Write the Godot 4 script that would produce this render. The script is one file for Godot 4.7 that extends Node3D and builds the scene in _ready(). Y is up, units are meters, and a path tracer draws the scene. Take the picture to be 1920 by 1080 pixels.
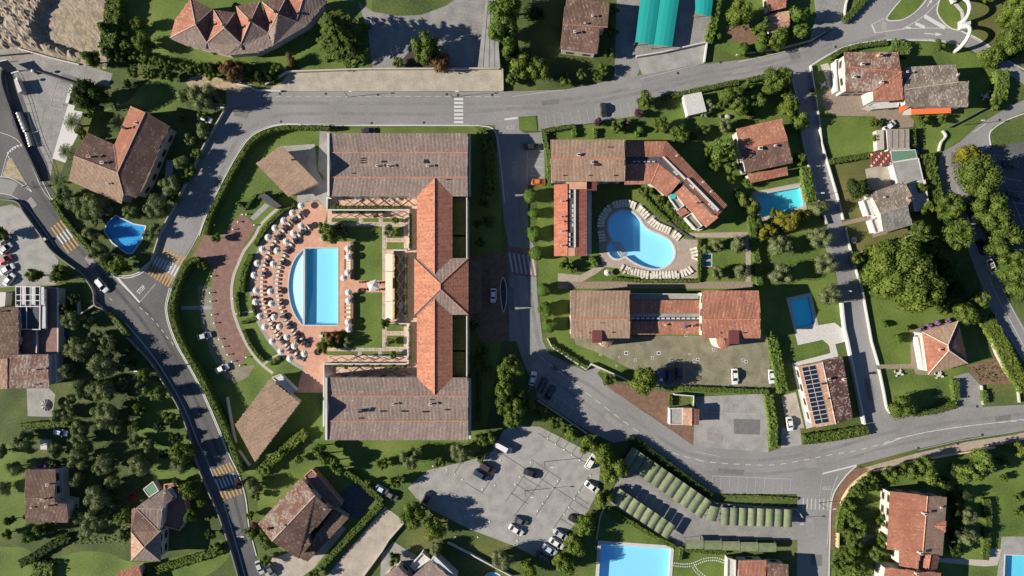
extends Node3D
# An aerial view, straight down, of a lakeside resort quarter: a hotel with a half-round pool deck, apartments, villas, gardens and streets.
# Plan coordinates are those of a 1920 x 1080 survey sheet at 0.15 m a unit; g() turns a sheet point, seen at height h, into metres.

const S := 0.15
const HC := 200.0
var rng := RandomNumberGenerator.new()
var stain := FastNoiseLite.new()
var M := {}
var holes := []          # pool outlines (world x, z), cut out of every ground sheet
var marks := []          # [place, short name] of the landmarks that labels refer to
var waiting := []        # things whose label is completed at the end
var crowns := {}
var shared := {}
var cars := {}


func _ready():
	rng.seed = 20240
	stain.seed = 7
	stain.frequency = 0.09
	var cam := Camera3D.new()
	cam.name = "camera"
	cam.position = Vector3(0, HC, 0)
	cam.rotation_degrees = Vector3(-90, 0, 0)
	cam.fov = rad_to_deg(2.0 * atan(81.0 / HC))
	cam.near = 1.0
	cam.far = 4000.0
	add_child(cam)
	cam.current = true
	var env := Environment.new()
	env.background_mode = Environment.BG_SKY
	var sky_mat := ProceduralSkyMaterial.new()
	sky_mat.sky_top_color = Color(0.34, 0.47, 0.68)
	sky_mat.sky_horizon_color = Color(0.58, 0.66, 0.75)
	sky_mat.sky_curve = 0.15
	sky_mat.ground_bottom_color = Color(0.2, 0.2, 0.18)
	sky_mat.ground_horizon_color = Color(0.45, 0.5, 0.55)
	sky_mat.sun_angle_max = 1.0
	var sky := Sky.new()
	sky.sky_material = sky_mat
	env.sky = sky
	env.background_energy_multiplier = 0.36
	env.tonemap_mode = Environment.TONE_MAPPER_LINEAR
	env.tonemap_exposure = 1.95
	env.sdfgi_enabled = true
	env.ssao_enabled = true
	env.ssil_enabled = true
	var we := WorldEnvironment.new()
	we.name = "world"
	we.environment = env
	add_child(we)
	var sun := DirectionalLight3D.new()
	sun.name = "sun"
	sun.light_energy = 1.6
	sun.light_color = Color(1.0, 0.96, 0.90)
	sun.light_angular_distance = 0.5
	sun.shadow_enabled = true
	var el := deg_to_rad(28.0)
	var az := deg_to_rad(-6.0)
	sun.look_at_from_position(Vector3.ZERO, Vector3(cos(az) * cos(el), -sin(el), sin(az) * cos(el)), Vector3.UP)
	add_child(sun)
	make_materials()
	landmarks()
	pools()
	grounds()
	roads()
	walls_and_fences()
	hotel()
	apartments()
	houses()
	sheds()
	carports()
	trees()
	hedges()
	vehicles()
	pool_furniture()
	street_things()
	finish_labels()


# ---------- geometry helpers ----------
func g(x: float, y: float, h := 0.0) -> Vector3:
	var k := S * (HC - h) / HC
	return Vector3((x - 960.0) * k, h, (y - 540.0) * k)


func foot(x: float, y: float, h := 0.0, at := 0.0) -> Vector3:
	var p := g(x, y, h)
	p.y = at
	return p


func flat(pts: Array, h := 0.0) -> PackedVector2Array:
	var out := PackedVector2Array()
	for i in range(0, pts.size(), 2):
		var p := g(pts[i], pts[i + 1], h)
		out.append(Vector2(p.x, p.z))
	return out


func curve(pts: PackedVector2Array, closed := false, steps := 5) -> PackedVector2Array:
	var out := PackedVector2Array()
	var n := pts.size()
	for i in (n if closed else n - 1):
		var a := pts[(i - 1 + n) % n] if closed or i > 0 else pts[i]
		var b := pts[i]
		var c := pts[(i + 1) % n]
		var d := pts[(i + 2) % n] if closed or i + 2 < n else c
		for s in steps:
			out.append(b.cubic_interpolate(c, a, d, float(s) / steps))
	if not closed:
		out.append(pts[n - 1])
	return out


class MB:
	var v := PackedVector3Array()
	var n := PackedVector3Array()
	var uv := PackedVector2Array()
	var c := PackedColorArray()
	var off := Vector3.ZERO

	func tri(a: Vector3, b: Vector3, d: Vector3, col := Color.WHITE, up := Vector3.ZERO) -> void:
		var m := (d - a).cross(b - a).normalized()
		if up != Vector3.ZERO and m.dot(up) < 0.0:
			var t := b
			b = d
			d = t
			m = -m
		for p in [a, b, d]:
			v.append(p - off)
			n.append(m)
			uv.append(Vector2(p.x, p.z) if absf(m.y) > 0.5 else Vector2(p.x + p.z, p.y))
			c.append(col)

	func quad(a: Vector3, b: Vector3, d: Vector3, e: Vector3, col := Color.WHITE, up := Vector3.ZERO) -> void:
		tri(a, b, d, col, up)
		tri(a, d, e, col, up)

	func leaf(p: Vector3, along: Vector3, across: Vector3, out: Vector3, col: Color, soft := 0.5) -> void:
		var m := across.cross(along).normalized()
		if m.dot(out) < 0.0:
			m = -m
			across = -across
		var q := (m * (1.0 - soft) + out * soft).normalized()
		var s := [p - along - across * 0.6, p - along * 0.2 - across, p + along, p + across * 0.9]
		for k in [0, 1, 2, 0, 2, 3]:
			v.append(s[k] - off)
			n.append(q)
			uv.append(Vector2.ZERO)
			c.append(col)

	func box(p: Vector3, size: Vector3, turn := Basis.IDENTITY, col := Color.WHITE) -> void:
		var x := turn.x * size.x * 0.5
		var y := turn.y * size.y * 0.5
		var z := turn.z * size.z * 0.5
		quad(p + y - x - z, p + y + x - z, p + y + x + z, p + y - x + z, col, turn.y)
		quad(p - y - x - z, p - y + x - z, p - y + x + z, p - y - x + z, col, -turn.y)
		quad(p + x - y - z, p + x + y - z, p + x + y + z, p + x - y + z, col, turn.x)
		quad(p - x - y - z, p - x + y - z, p - x + y + z, p - x - y + z, col, -turn.x)
		quad(p + z - x - y, p + z + x - y, p + z + x + y, p + z - x + y, col, turn.z)
		quad(p - z - x - y, p - z + x - y, p - z + x + y, p - z - x + y, col, -turn.z)

	func tube(p: Vector3, q: Vector3, r0: float, r1: float, seg := 6, col := Color.WHITE, cap := true) -> void:
		var d := (q - p).normalized()
		var x := d.cross(Vector3.RIGHT if absf(d.x) < 0.8 else Vector3.UP).normalized()
		var y := d.cross(x)
		for i in seg:
			var a := TAU * i / seg
			var b := TAU * (i + 1) / seg
			var u := x * cos(a) + y * sin(a)
			var w := x * cos(b) + y * sin(b)
			quad(p + u * r0, p + w * r0, q + w * r1, q + u * r1, col, u + w)
			if cap:
				tri(q, q + u * r1, q + w * r1, col, d)
				tri(p, p + u * r0, p + w * r0, col, -d)

	func ball(p: Vector3, r: Vector3, col := Color.WHITE, rows := 5, seg := 8) -> void:
		for j in rows:
			for i in seg:
				var k := []
				for e in [[j, i], [j, i + 1], [j + 1, i + 1], [j + 1, i]]:
					var t: float = PI * e[0] / rows
					var f: float = TAU * e[1] / seg
					k.append(Vector3(sin(t) * cos(f), cos(t), sin(t) * sin(f)))
				quad(p + k[0] * r, p + k[1] * r, p + k[2] * r, p + k[3] * r, col, k[0] + k[1] + k[2] + k[3])

	func mesh() -> ArrayMesh:
		var m := ArrayMesh.new()
		if v.is_empty():
			return m
		var a := []
		a.resize(Mesh.ARRAY_MAX)
		a[Mesh.ARRAY_VERTEX] = v
		a[Mesh.ARRAY_NORMAL] = n
		a[Mesh.ARRAY_TEX_UV] = uv
		a[Mesh.ARRAY_COLOR] = c
		m.add_surface_from_arrays(Mesh.PRIMITIVE_TRIANGLES, a)
		return m


func without_holes(poly: PackedVector2Array, cut: Array) -> Array:
	var polys := [poly]
	for h in cut:
		var lo := Vector2(1e9, 1e9)
		var hi := -lo
		for p in h:
			lo = lo.min(p)
			hi = hi.max(p)
		var mid := (lo.x + hi.x) * 0.5
		var next := []
		for q in polys:
			if Geometry2D.intersect_polygons(q, h).is_empty():
				next.append(q)
				continue
			var left := PackedVector2Array([Vector2(-5000, -5000), Vector2(mid, -5000), Vector2(mid, 5000), Vector2(-5000, 5000)])
			var right := PackedVector2Array([Vector2(mid, -5000), Vector2(5000, -5000), Vector2(5000, 5000), Vector2(mid, 5000)])
			for half in [left, right]:
				for piece in Geometry2D.intersect_polygons(q, half):
					for rest in Geometry2D.clip_polygons(piece, h):
						next.append(rest)
		polys = next
	return polys


func fill(mb: MB, poly: PackedVector2Array, y: float, cut := [], col := Color.WHITE) -> void:
	for q in without_holes(poly, cut):
		var t := Geometry2D.triangulate_polygon(q)
		if t.is_empty() and q.size() > 2:
			var clean := Geometry2D.offset_polygon(q, 0.01)
			for r in clean:
				var s := Geometry2D.triangulate_polygon(r)
				for i in range(0, s.size(), 3):
					mb.tri(v3(r[s[i]], y), v3(r[s[i + 1]], y), v3(r[s[i + 2]], y), col, Vector3.UP)
			continue
		for i in range(0, t.size(), 3):
			mb.tri(v3(q[t[i]], y), v3(q[t[i + 1]], y), v3(q[t[i + 2]], y), col, Vector3.UP)


func v3(p: Vector2, y := 0.0) -> Vector3:
	return Vector3(p.x, y, p.y)


func ribbon(mb: MB, pts: PackedVector2Array, w: float, y: float, h := 0.0, col := Color.WHITE) -> void:
	# a band of width w along pts at height y; with h > 0 a wall from y up to y + h
	var l := PackedVector2Array()
	var r := PackedVector2Array()
	for i in pts.size():
		var d := (pts[mini(i + 1, pts.size() - 1)] - pts[maxi(i - 1, 0)]).normalized()
		var k := 1.0
		if i > 0 and i < pts.size() - 1:
			var e := (pts[i] - pts[i - 1]).normalized()
			k = clampf(1.0 / maxf(0.35, d.dot(e)), 1.0, 2.2)
		var s := Vector2(-d.y, d.x) * w * 0.5 * k
		l.append(pts[i] + s)
		r.append(pts[i] - s)
	for i in pts.size() - 1:
		mb.quad(v3(l[i], y + h), v3(l[i + 1], y + h), v3(r[i + 1], y + h), v3(r[i], y + h), col, Vector3.UP)
		if h > 0.0:
			var o := v3(l[i] - r[i])
			mb.quad(v3(l[i], y), v3(l[i + 1], y), v3(l[i + 1], y + h), v3(l[i], y + h), col, o)
			mb.quad(v3(r[i], y), v3(r[i + 1], y), v3(r[i + 1], y + h), v3(r[i], y + h), col, -o)
	if h > 0.0:
		var z := pts.size() - 1
		mb.quad(v3(l[0], y), v3(r[0], y), v3(r[0], y + h), v3(l[0], y + h), col, v3(pts[0] - pts[1]))
		mb.quad(v3(l[z], y), v3(r[z], y), v3(r[z], y + h), v3(l[z], y + h), col, v3(pts[z] - pts[z - 1]))


# ---------- scene tree helpers ----------
func part(parent: Node, called: String, mesh: Mesh, m: Material, at := Vector3.ZERO, turn := 0.0) -> MeshInstance3D:
	var o := MeshInstance3D.new()
	o.name = called
	o.mesh = mesh
	o.material_override = m
	o.position = at
	o.rotation.y = turn
	parent.add_child(o, true)
	return o


func thing(called: String, label: String, category: String, at := Vector3.ZERO, turn := 0.0, group := "") -> Node3D:
	var o := Node3D.new()
	o.name = called
	o.position = at
	o.rotation.y = turn
	add_child(o, true)
	tag(o, label, category, group)
	return o


func tag(o: Node, label: String, category: String, group := "", kind := "") -> void:
	o.set_meta("label", label)
	o.set_meta("category", category)
	if group:
		o.set_meta("group", group)
	if kind:
		o.set_meta("kind", kind)


func struct(called: String, label: String, category: String, mesh: Mesh, m: Material) -> MeshInstance3D:
	var o := part(self, called, mesh, m)
	tag(o, label, category, "", "structure")
	return o


func later(o: Node, base: String, category: String, group: String, at: Vector3) -> void:
	tag(o, base, category, group)
	waiting.append([o, base, at])


func mark(x: float, y: float, called: String) -> void:
	var p := g(x, y)
	marks.append([Vector2(p.x, p.z), called])


func finish_labels() -> void:
	var keys := {}
	for w in waiting:
		var p := Vector2(w[2].x, w[2].z)
		var best: Array = marks[0]
		for m in marks:
			if p.distance_squared_to(m[0]) < p.distance_squared_to(best[0]):
				best = m
		var d: Vector2 = p - best[0]
		var way := ""
		if d.length() < 4.0:
			way = "beside"
		else:
			var k := posmod(roundi(d.angle() / (PI / 4)), 8)
			way = ["right of", "below right of", "below", "below left of", "left of", "above left of", "above", "above right of"][k]
		var key: String = w[1] + " " + way + " the " + best[1]
		if not keys.has(key):
			keys[key] = []
		keys[key].append([d.length(), w[0]])
	var places := ["nearest", "second nearest", "third nearest", "fourth nearest", "fifth nearest", "sixth nearest", "seventh nearest", "eighth nearest", "ninth nearest", "tenth nearest"]
	for key in keys:
		var list: Array = keys[key]
		list.sort_custom(func(a, b): return a[0] < b[0])
		for i in list.size():
			list[i][1].set_meta("label", key if list.size() == 1 else key + ", " + (places[i] if i < 10 else "far out, number %d" % (i + 1)))


# ---------- materials ----------
func lin(r: float, gg: float, b: float) -> Color:
	return Color(r, gg, b).linear_to_srgb()


func tex(stops: Array, freq: float, fine: float, sd: int, size := 384) -> ImageTexture:
	# a seamless speckled texture: a slow noise and a fine grain, mixed, coloured along stops (linear colours)
	var n := FastNoiseLite.new()
	n.seed = sd
	n.frequency = freq
	n.fractal_octaves = 4
	var a := n.get_seamless_image(size, size).get_data()
	n.seed = sd + 50
	n.frequency = 0.17
	n.fractal_octaves = 2
	var b := n.get_seamless_image(size, size).get_data()
	var lut := PackedByteArray()
	for i in 256:
		var t := i / 255.0 * (stops.size() - 1)
		var k := mini(int(t), stops.size() - 2)
		var col: Color = stops[k].lerp(stops[k + 1], t - k).linear_to_srgb()
		lut.append_array([col.r8, col.g8, col.b8])
	var out := PackedByteArray()
	out.resize(size * size * 3)
	var f := int(fine * 256)
	for i in size * size:
		var t := (a[i] * (256 - f) + b[i] * f) >> 8
		t = clampi(((t - 128) * 3 >> 1) + 128, 0, 255) * 3
		out[i * 3] = lut[t]
		out[i * 3 + 1] = lut[t + 1]
		out[i * 3 + 2] = lut[t + 2]
	return ImageTexture.create_from_image(Image.create_from_data(size, size, false, Image.FORMAT_RGB8, out))


func plain(called: String, col: Color, rough := 0.85, metal := 0.0) -> StandardMaterial3D:
	var m := StandardMaterial3D.new()
	m.resource_name = called
	m.albedo_color = col
	m.roughness = rough
	m.metallic = metal
	M[called] = m
	return m


func textured(called: String, t: Texture2D, metres: float, rough := 0.9) -> StandardMaterial3D:
	var m := plain(called, Color.WHITE, rough)
	m.albedo_texture = t
	m.uv1_scale = Vector3(1.0 / metres, 1.0 / metres, 1)
	return m


func tinted(called: String, rough := 0.9) -> StandardMaterial3D:
	var m := plain(called, Color.WHITE, rough)
	m.vertex_color_use_as_albedo = true
	return m


func C(r: float, gg: float, b: float) -> Color:
	return Color(r, gg, b)


func make_materials() -> void:
	textured("grass", tex([C(.024, .044, .009), C(.042, .068, .011), C(.061, .090, .015), C(.094, .105, .026), C(.132, .116, .044)], .0065, .42, 1, 768), 104)
	textured("lawn", tex([C(.039, .070, .010), C(.060, .099, .013), C(.081, .125, .016), C(.100, .145, .023), C(.145, .157, .041)], .008, .38, 2, 768), 96)
	textured("meadow", tex([C(.060, .064, .016), C(.093, .098, .022), C(.136, .123, .040)], 0.009, .45, 3, 768), 88)
	textured("olive_ground", tex([C(.021, .038, .007), C(.036, .058, .009), C(.058, .082, .015), C(.100, .103, .029)], .009, .42, 4, 768), 92)
	textured("asphalt", tex([C(.150, .147, .143), C(.190, .187, .182), C(.225, .222, .217)], 0.006, .4, 5, 768), 118)
	textured("new_asphalt", tex([C(.055, .055, .057), C(.081, .081, .082), C(.114, .114, .114)], .007, .35, 6, 768), 104)
	textured("wear_light", tex([C(.135, .132, .13), C(.165, .162, .158), C(.2, .197, .192)], .02, .5, 31), 41)
	textured("wear_dark", tex([C(.04, .04, .041), C(.055, .055, .056), C(.075, .075, .075)], .02, .5, 32), 43)
	textured("patch_dark", tex([C(.095, .094, .094), C(.125, .123, .121), C(.155, .153, .15)], .03, .5, 33), 19)
	textured("patch_light", tex([C(.17, .167, .16), C(.205, .2, .193), C(.245, .24, .23)], .03, .5, 34), 19)
	textured("old_asphalt", tex([C(.14, .137, .13), C(.2, .197, .185), C(.26, .255, .24)], .02, .5, 7), 44)
	textured("concrete", tex([C(.180, .176, .164), C(.246, .242, .226), C(.295, .287, .271)], .02, .4, 8), 31)
	textured("gravel", tex([C(.221, .191, .153), C(.306, .272, .221), C(.391, .348, .289)], .02, .5, 9), 29)
	textured("dirt", tex([C(.115, .09, .066), C(.20, .162, .12), C(.275, .226, .17), C(.34, .29, .23)], .018, .5, 10, 768), 60)
	textured("sand", tex([C(.14, .11, .066), C(.25, .20, .122), C(.33, .27, .175), C(.40, .34, .24)], .05, .6, 11), 33)
	textured("terracotta", tex([C(.38, .20, .135), C(.46, .25, .17), C(.54, .31, .22)], .03, .45, 12), 23)
	textured("pink_paving", tex([C(.40, .26, .19), C(.5, .34, .26), C(.58, .41, .32)], .03, .5, 13), 17)
	textured("brick", tex([C(.12, .068, .056), C(.175, .098, .08), C(.24, .145, .12)], .03, .55, 14), 21)
	textured("tan_deck", tex([C(.24, .19, .15), C(.30, .245, .20), C(.36, .30, .25)], .03, .5, 15), 19)
	textured("cobbles", tex([C(.13, .10, .075), C(.21, .165, .125), C(.3, .24, .19)], .05, .6, 16), 15)
	textured("moss_yard", tex([C(.109, .102, .062), C(.172, .160, .105), C(.234, .214, .159)], .02, .45, 17), 33)
	textured("earth", tex([C(.09, .05, .033), C(.15, .085, .057), C(.21, .13, .09)], .03, .55, 18), 19)
	textured("dark_stone", tex([C(.12, .115, .105), C(.17, .165, .15), C(.22, .21, .195)], .04, .5, 35), 9)
	textured("stone", tex([C(.272, .246, .212), C(.357, .327, .281), C(.442, .408, .357)], .04, .5, 19), 9)
	textured("white_stone", tex([C(.350, .343, .322), C(.434, .427, .406), C(.490, .483, .462)], .04, .4, 20), 13)
	textured("plaster", tex([C(.391, .357, .306), C(.468, .433, .383), C(.527, .493, .442)], .03, .4, 21), 11)
	textured("ochre_plaster", tex([C(.42, .31, .18), C(.52, .40, .25), C(.6, .48, .32)], .03, .4, 22), 11)
	textured("grey_roofing", tex([C(.2, .19, .175), C(.27, .255, .235), C(.34, .325, .3)], .03, .5, 23), 13)
	textured("dark_roofing", tex([C(.035, .036, .042), C(.055, .056, .062), C(.08, .08, .085)], .03, .5, 24), 13)
	textured("mulch", tex([C(.02, .016, .012), C(.04, .03, .022), C(.07, .05, .035)], .05, .6, 25), 9)
	textured("timber", tex([C(.12, .065, .035), C(.18, .10, .055), C(.24, .14, .08)], .05, .5, 26), 5)
	textured("canvas_green", tex([C(.12, .145, .075), C(.155, .18, .098), C(.19, .21, .125)], .02, .3, 27), 14, .8)
	plain("white_paint", lin(.45, .45, .44), .8)
	plain("worn_paint", lin(.34, .34, .335), .85)
	plain("yellow_paint", lin(.36, .22, .06), .8)
	plain("red_paint", lin(.24, .12, .09), .85)
	plain("white_cloth", lin(.45, .44, .415), .9)
	plain("cream_cloth", lin(.48, .43, .33), .9)
	plain("cream_cushion", lin(.55, .51, .43), .9)
	plain("brown_mesh", lin(.11, .05, .035), .8)
	plain("white_metal", lin(.45, .45, .45), .5)
	plain("dark_metal", lin(.03, .03, .032), .5)
	plain("grey_metal", lin(.25, .26, .27), .4, .6)
	plain("dark_wood", lin(.09, .04, .022), .85)
	plain("teal_cloth", lin(.0, .24, .22), .75)
	plain("orange_cloth", lin(.62, .14, .045), .85)
	plain("red_metal", lin(.12, .032, .028), .6)
	plain("green_roofing", lin(.09, .18, .12), .8)
	plain("solar_glass", lin(.012, .014, .02), .12)
	plain("window_glass", lin(.02, .025, .03), .08)
	plain("shutter", lin(.07, .04, .025), .8)
	plain("black_rubber", lin(.012, .012, .012), .9)
	plain("lamp_glass", lin(.75, .75, .72), .3)
	plain("tail_lamp", lin(.3, .01, .01), .3)
	plain("blue_cover", lin(.01, .03, .2), .6)
	plain("bark", lin(.075, .055, .038), .95)
	plain("white_render", lin(.46, .455, .435), .85)
	plain("turquoise_plastic", lin(.05, .4, .36), .4)
	plain("red_cloth", lin(.5, .04, .03), .85)
	tinted("tiles", .9)
	tinted("solid_tint", .9)
	for k in 3:
		var cg: StandardMaterial3D = M.canvas_green.duplicate()
		cg.albedo_color = lin([.86, 1.0, .74][k], [.9, 1.0, .78][k], [.8, .96, .8][k])
		M["canvas_green%d" % k] = cg
	var f := tinted("foliage", .75)
	f.backlight_enabled = true
	f.backlight = Color(0.7, 0.8, 0.3)
	f.metallic_specular = 0.3
	var w := plain("water", Color(lin(.10, .5, .66), 0.05), 0.03)
	w.transparency = BaseMaterial3D.TRANSPARENCY_ALPHA
	var rn := FastNoiseLite.new()
	rn.seed = 91
	rn.frequency = .03
	rn.fractal_octaves = 3
	var ri := rn.get_seamless_image(256, 256)
	ri.bump_map_to_normal_map(3.0)
	w.normal_enabled = true
	w.normal_scale = .35
	w.normal_texture = ImageTexture.create_from_image(ri)
	w.uv1_scale = Vector3(.14, .14, 1)
	var pane := plain("clear_glass", Color(lin(.5, .6, .65), 0.2), 0.05)
	pane.transparency = BaseMaterial3D.TRANSPARENCY_ALPHA


# ---------- landmarks, pools, ground ----------
func landmarks() -> void:
	for m in [[590, 537, "hotel's half-round pool"], [815, 540, "hotel's long orange roof"], [748, 310, "hotel's upper brown wing"], [748, 765, "hotel's lower brown wing"], [540, 320, "upper tan pavilion"], [500, 790, "lower tan pavilion"],
		[225, 290, "L-shaped brown villa"], [235, 440, "five-sided blue pool"], [460, 50, "many-gabled villa"], [800, 60, "shaded grey yard"], [1097, 50, "villa beside the teal tents"], [1230, 45, "two teal tents"],
		[1100, 300, "brown apartment block"], [1070, 410, "orange strip roof"], [1200, 450, "kidney-shaped pool"], [1310, 345, "slanting apartment wing"], [1125, 590, "left twin apartment block"], [1370, 590, "right twin apartment block"],
		[1432, 280, "villa above turquoise pool"], [1463, 378, "turquoise garden pool"], [1303, 195, "small white flat-roofed shed"], [1690, 150, "large mottled villa"], [1800, 50, "white hoop sculpture"], [1690, 300, "row of grey sheds"],
		[1665, 395, "grey-roofed cottage"], [1505, 590, "narrow blue pool"], [1550, 735, "solar-panelled house"], [1770, 650, "pyramid-roofed house"], [1715, 1000, "long terracotta-roofed house"], [1900, 1055, "corner pool"],
		[1190, 1055, "pale square pool"], [1260, 910, "slanting green carports"], [1420, 970, "straight green carports"], [950, 910, "concrete car park"], [570, 965, "tilted brown house"], [290, 980, "house with red terrace"],
		[86, 930, "plain brown house"], [50, 620, "glass-roofed house"], [50, 470, "shaded roadside car park"], [1860, 400, "tree-lined lane"], [100, 250, "long white canopy"], [1285, 770, "small gatehouse"], [1370, 800, "empty side lot"],
		[425, 560, "red brick drive"], [1460, 40, "small tiled annexe"], [310, 690, "curve in the dark road"], [140, 40, "bare earth site"], [780, 900, "garden below the hotel"], [800, 1060, "white-terraced house"], [1360, 490, "olive lawn beside the kidney pool"],
		[1690, 520, "giant garden tree"], [1550, 200, "narrow shaded lane"], [1660, 870, "bend in the lower road"], [180, 720, "olive grove"], [280, 850, "sloping orchard"], [685, 540, "hotel's courtyard lawn"], [120, 1040, "lower left lawns"], [940, 720, "shaded service road"], [1085, 800, "angled roadside bays"]]:
		mark(m[0], m[1], m[2])


func pool(called: String, label: String, pts: PackedVector2Array, deep: float, floor_col: Color, rim: float, rim_mat: String, wall_col := Color(.62, .66, .66)) -> Node3D:
	holes.append(pts)
	var c := Vector2.ZERO
	for p in pts:
		c += p / pts.size()
	var o := thing(called, label, "pool", v3(c))
	var mb := MB.new()
	mb.off = v3(c)
	fill(mb, pts, -deep, [], floor_col)
	part(o, "basin_floor", mb.mesh(), M.solid_tint)
	mb = MB.new()
	mb.off = v3(c)
	for i in pts.size():
		var a := pts[i]
		var b := pts[(i + 1) % pts.size()]
		mb.quad(v3(a, .07), v3(b, .07), v3(b, -deep), v3(a, -deep), wall_col, v3(c - (a + b) * .5))
	part(o, "basin_wall", mb.mesh(), M.solid_tint)
	mb = MB.new()
	mb.off = v3(c)
	fill(mb, pts, -0.1)
	part(o, "water", mb.mesh(), M.water)
	if rim > 0.0:
		mb = MB.new()
		mb.off = v3(c)
		var ring := pts.duplicate()
		ring.append(pts[0])
		for i in ring.size() - 1:
			var n0 := out_at(pts, i) * rim
			var n1 := out_at(pts, (i + 1) % pts.size()) * rim
			mb.quad(v3(ring[i], .11), v3(ring[i + 1], .11), v3(ring[i + 1] + n1, .11), v3(ring[i] + n0, .11), Color.WHITE, Vector3.UP)
			mb.quad(v3(ring[i] + n0, .11), v3(ring[i + 1] + n1, .11), v3(ring[i + 1] + n1, 0), v3(ring[i] + n0, 0), Color.WHITE, v3(n0))
			mb.quad(v3(ring[i], .11), v3(ring[i + 1], .11), v3(ring[i + 1], .06), v3(ring[i], .06), Color.WHITE, v3(-n0))
		part(o, "coping", mb.mesh(), M[rim_mat])
	return o


func out_at(pts: PackedVector2Array, i: int) -> Vector2:
	var n := pts.size()
	var a := (pts[i] - pts[(i - 1 + n) % n]).normalized()
	var b := (pts[(i + 1) % n] - pts[i]).normalized()
	var m := (a + b).normalized()
	var k := 1.0 / maxf(0.5, m.dot(a))
	var out := Vector2(m.y, -m.x) * k
	var area := 0.0
	for j in n:
		area += pts[j].cross(pts[(j + 1) % n])
	return out if area > 0 else -out


func pools() -> void:
	var main := flat([571, 466, 633, 466, 633, 609, 567, 609])
	var arc := curve(flat([567, 609, 556, 594, 547, 574, 542.5, 552, 541.5, 537, 543, 518, 548, 498, 557, 481, 571, 466]), false, 3)
	var all := PackedVector2Array([main[0], main[1], main[2], main[3]])
	for i in range(1, arc.size() - 1):
		all.append(arc[i])
	var o := pool("swimming_pool", "large pale blue hotel pool, straight on the right, half-round on the left", all, 1.5, C(.22, .62, .78), .32, "white_stone", C(.25, .6, .75))
	var c := o.position
	var mb := MB.new()
	mb.off = c
	var shelf := PackedVector2Array([g(571, 466).x * Vector2(1, 0) + Vector2(0, g(571, 466).z)])
	shelf = PackedVector2Array([main[0]])
	for i in range(arc.size() - 2, 0, -1):
		shelf.append(arc[i])
	shelf.append(main[3])
	fill(mb, shelf, -.45, [], C(.5, .76, .82))
	part(o, "shallow_shelf", mb.mesh(), M.solid_tint)
	mb = MB.new()
	mb.off = c
	ribbon(mb, flat([570.3, 466.5, 569.5, 608.5]), .55, -1.45, 1.53)
	part(o, "dividing_wall", mb.mesh(), M.white_stone)
	mb = MB.new()
	mb.off = c
	fill(mb, flat([571.5, 466.5, 584.5, 466.5, 584, 545, 577, 585, 575, 608.5, 571.5, 608.5]), -1.46, [], C(.012, .3, .52))
	part(o, "deep_step", mb.mesh(), M.solid_tint)
	var kid := curve(flat([1169, 396, 1186, 400, 1198, 411, 1206.5, 424, 1220, 434, 1240, 442.5, 1255.5, 453, 1263, 466, 1263.5, 479, 1257.5, 491, 1245, 500, 1230, 503.5, 1213, 501, 1196, 495, 1181, 486, 1172.5, 479.5, 1167, 482.5, 1158, 485, 1149, 482.5, 1143, 475.5, 1140.5, 466, 1143, 458, 1149, 451, 1144.5, 442, 1141.5, 431, 1141, 422, 1144.5, 411, 1151.5, 402.5, 1160, 397.5]), true, 3)
	o = pool("swimming_pool", "kidney-shaped pale blue pool ringed with white loungers", kid, 1.3, C(.26, .66, .86), .55, "white_stone", C(.3, .62, .8))
	mb = MB.new()
	mb.off = o.position
	for i in 5:
		var k := i * 2.7
		ribbon(mb, flat([1150 + k, 453 - k * .1, 1156.5 + k, 468 - k, 1166 + k, 481.5 - k * .55]), .33, -1.29, .5 - i * .1)
	part(o, "pool_steps", mb.mesh(), M.white_stone)
	pool("swimming_pool", "five-sided deep blue pool with white rim in a garden of olives", flat([217, 405, 233, 413, 250, 421, 272, 425, 265, 450, 247, 474, 238, 474, 212, 455, 197, 434, 201, 420]), .8, C(.015, .27, .62), .35, "white_render", C(.02, .22, .5))
	pool("swimming_pool", "turquoise rectangular pool with a pale paved surround below a villa", flat([1420, 366, 1499.5, 351.5, 1506, 386, 1429, 408]), 1.5, C(.08, .56, .62), .9, "stone", C(.1, .5, .6))
	pool("swimming_pool", "narrow blue pool with a broad white surround beside the shaded lane", flat([1482.5, 564, 1516, 556, 1526, 607, 1494, 616]), .7, C(.05, .78, .95), .7, "white_stone", C(.05, .4, .55))
	pool("swimming_pool", "large pale blue square pool at the lower edge near the carports", flat([1127, 1020, 1257, 1029, 1252, 1110, 1121, 1110]), 1.5, C(.22, .6, .86), .95, "white_stone", C(.3, .6, .8))
	pool("swimming_pool", "bright pool with grey deck at the lower right corner", flat([1885, 1041, 1950, 1043, 1950, 1110, 1882, 1110]), 1.5, C(.10, .52, .66), .3, "white_stone", C(.3, .6, .7))
	var disc := []
	for i in 20:
		disc.append_array([924 + 15 * cos(TAU * i / 20), 1086 + 11 * sin(TAU * i / 20)])
	pool("swimming_pool", "small round pale pool cut by the lower edge", flat(disc), .8, C(.1, .55, .72), .4, "white_stone", C(.3, .6, .7))
	pool("plunge_pool", "small dark teal plunge tank, upper of two by the olive lawn", flat([1318, 477, 1334, 477, 1334, 486, 1318, 486]), .8, C(.02, .14, .18), .25, "stone", C(.05, .2, .25))
	pool("plunge_pool", "small dark teal plunge tank, lower of two by the olive lawn", flat([1318, 490, 1334, 490, 1334, 499, 1318, 499]), .8, C(.02, .16, .2), .25, "stone", C(.05, .2, .25))


func surf(called: String, label: String, m: String, y: float, pts: Array, smooth := false) -> void:
	var p := flat(pts)
	if smooth:
		p = curve(p, true, 4)
	var mb := MB.new()
	fill(mb, p, y, holes)
	struct(called, label, called.replace("_", " "), mb.mesh(), M[m])


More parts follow.
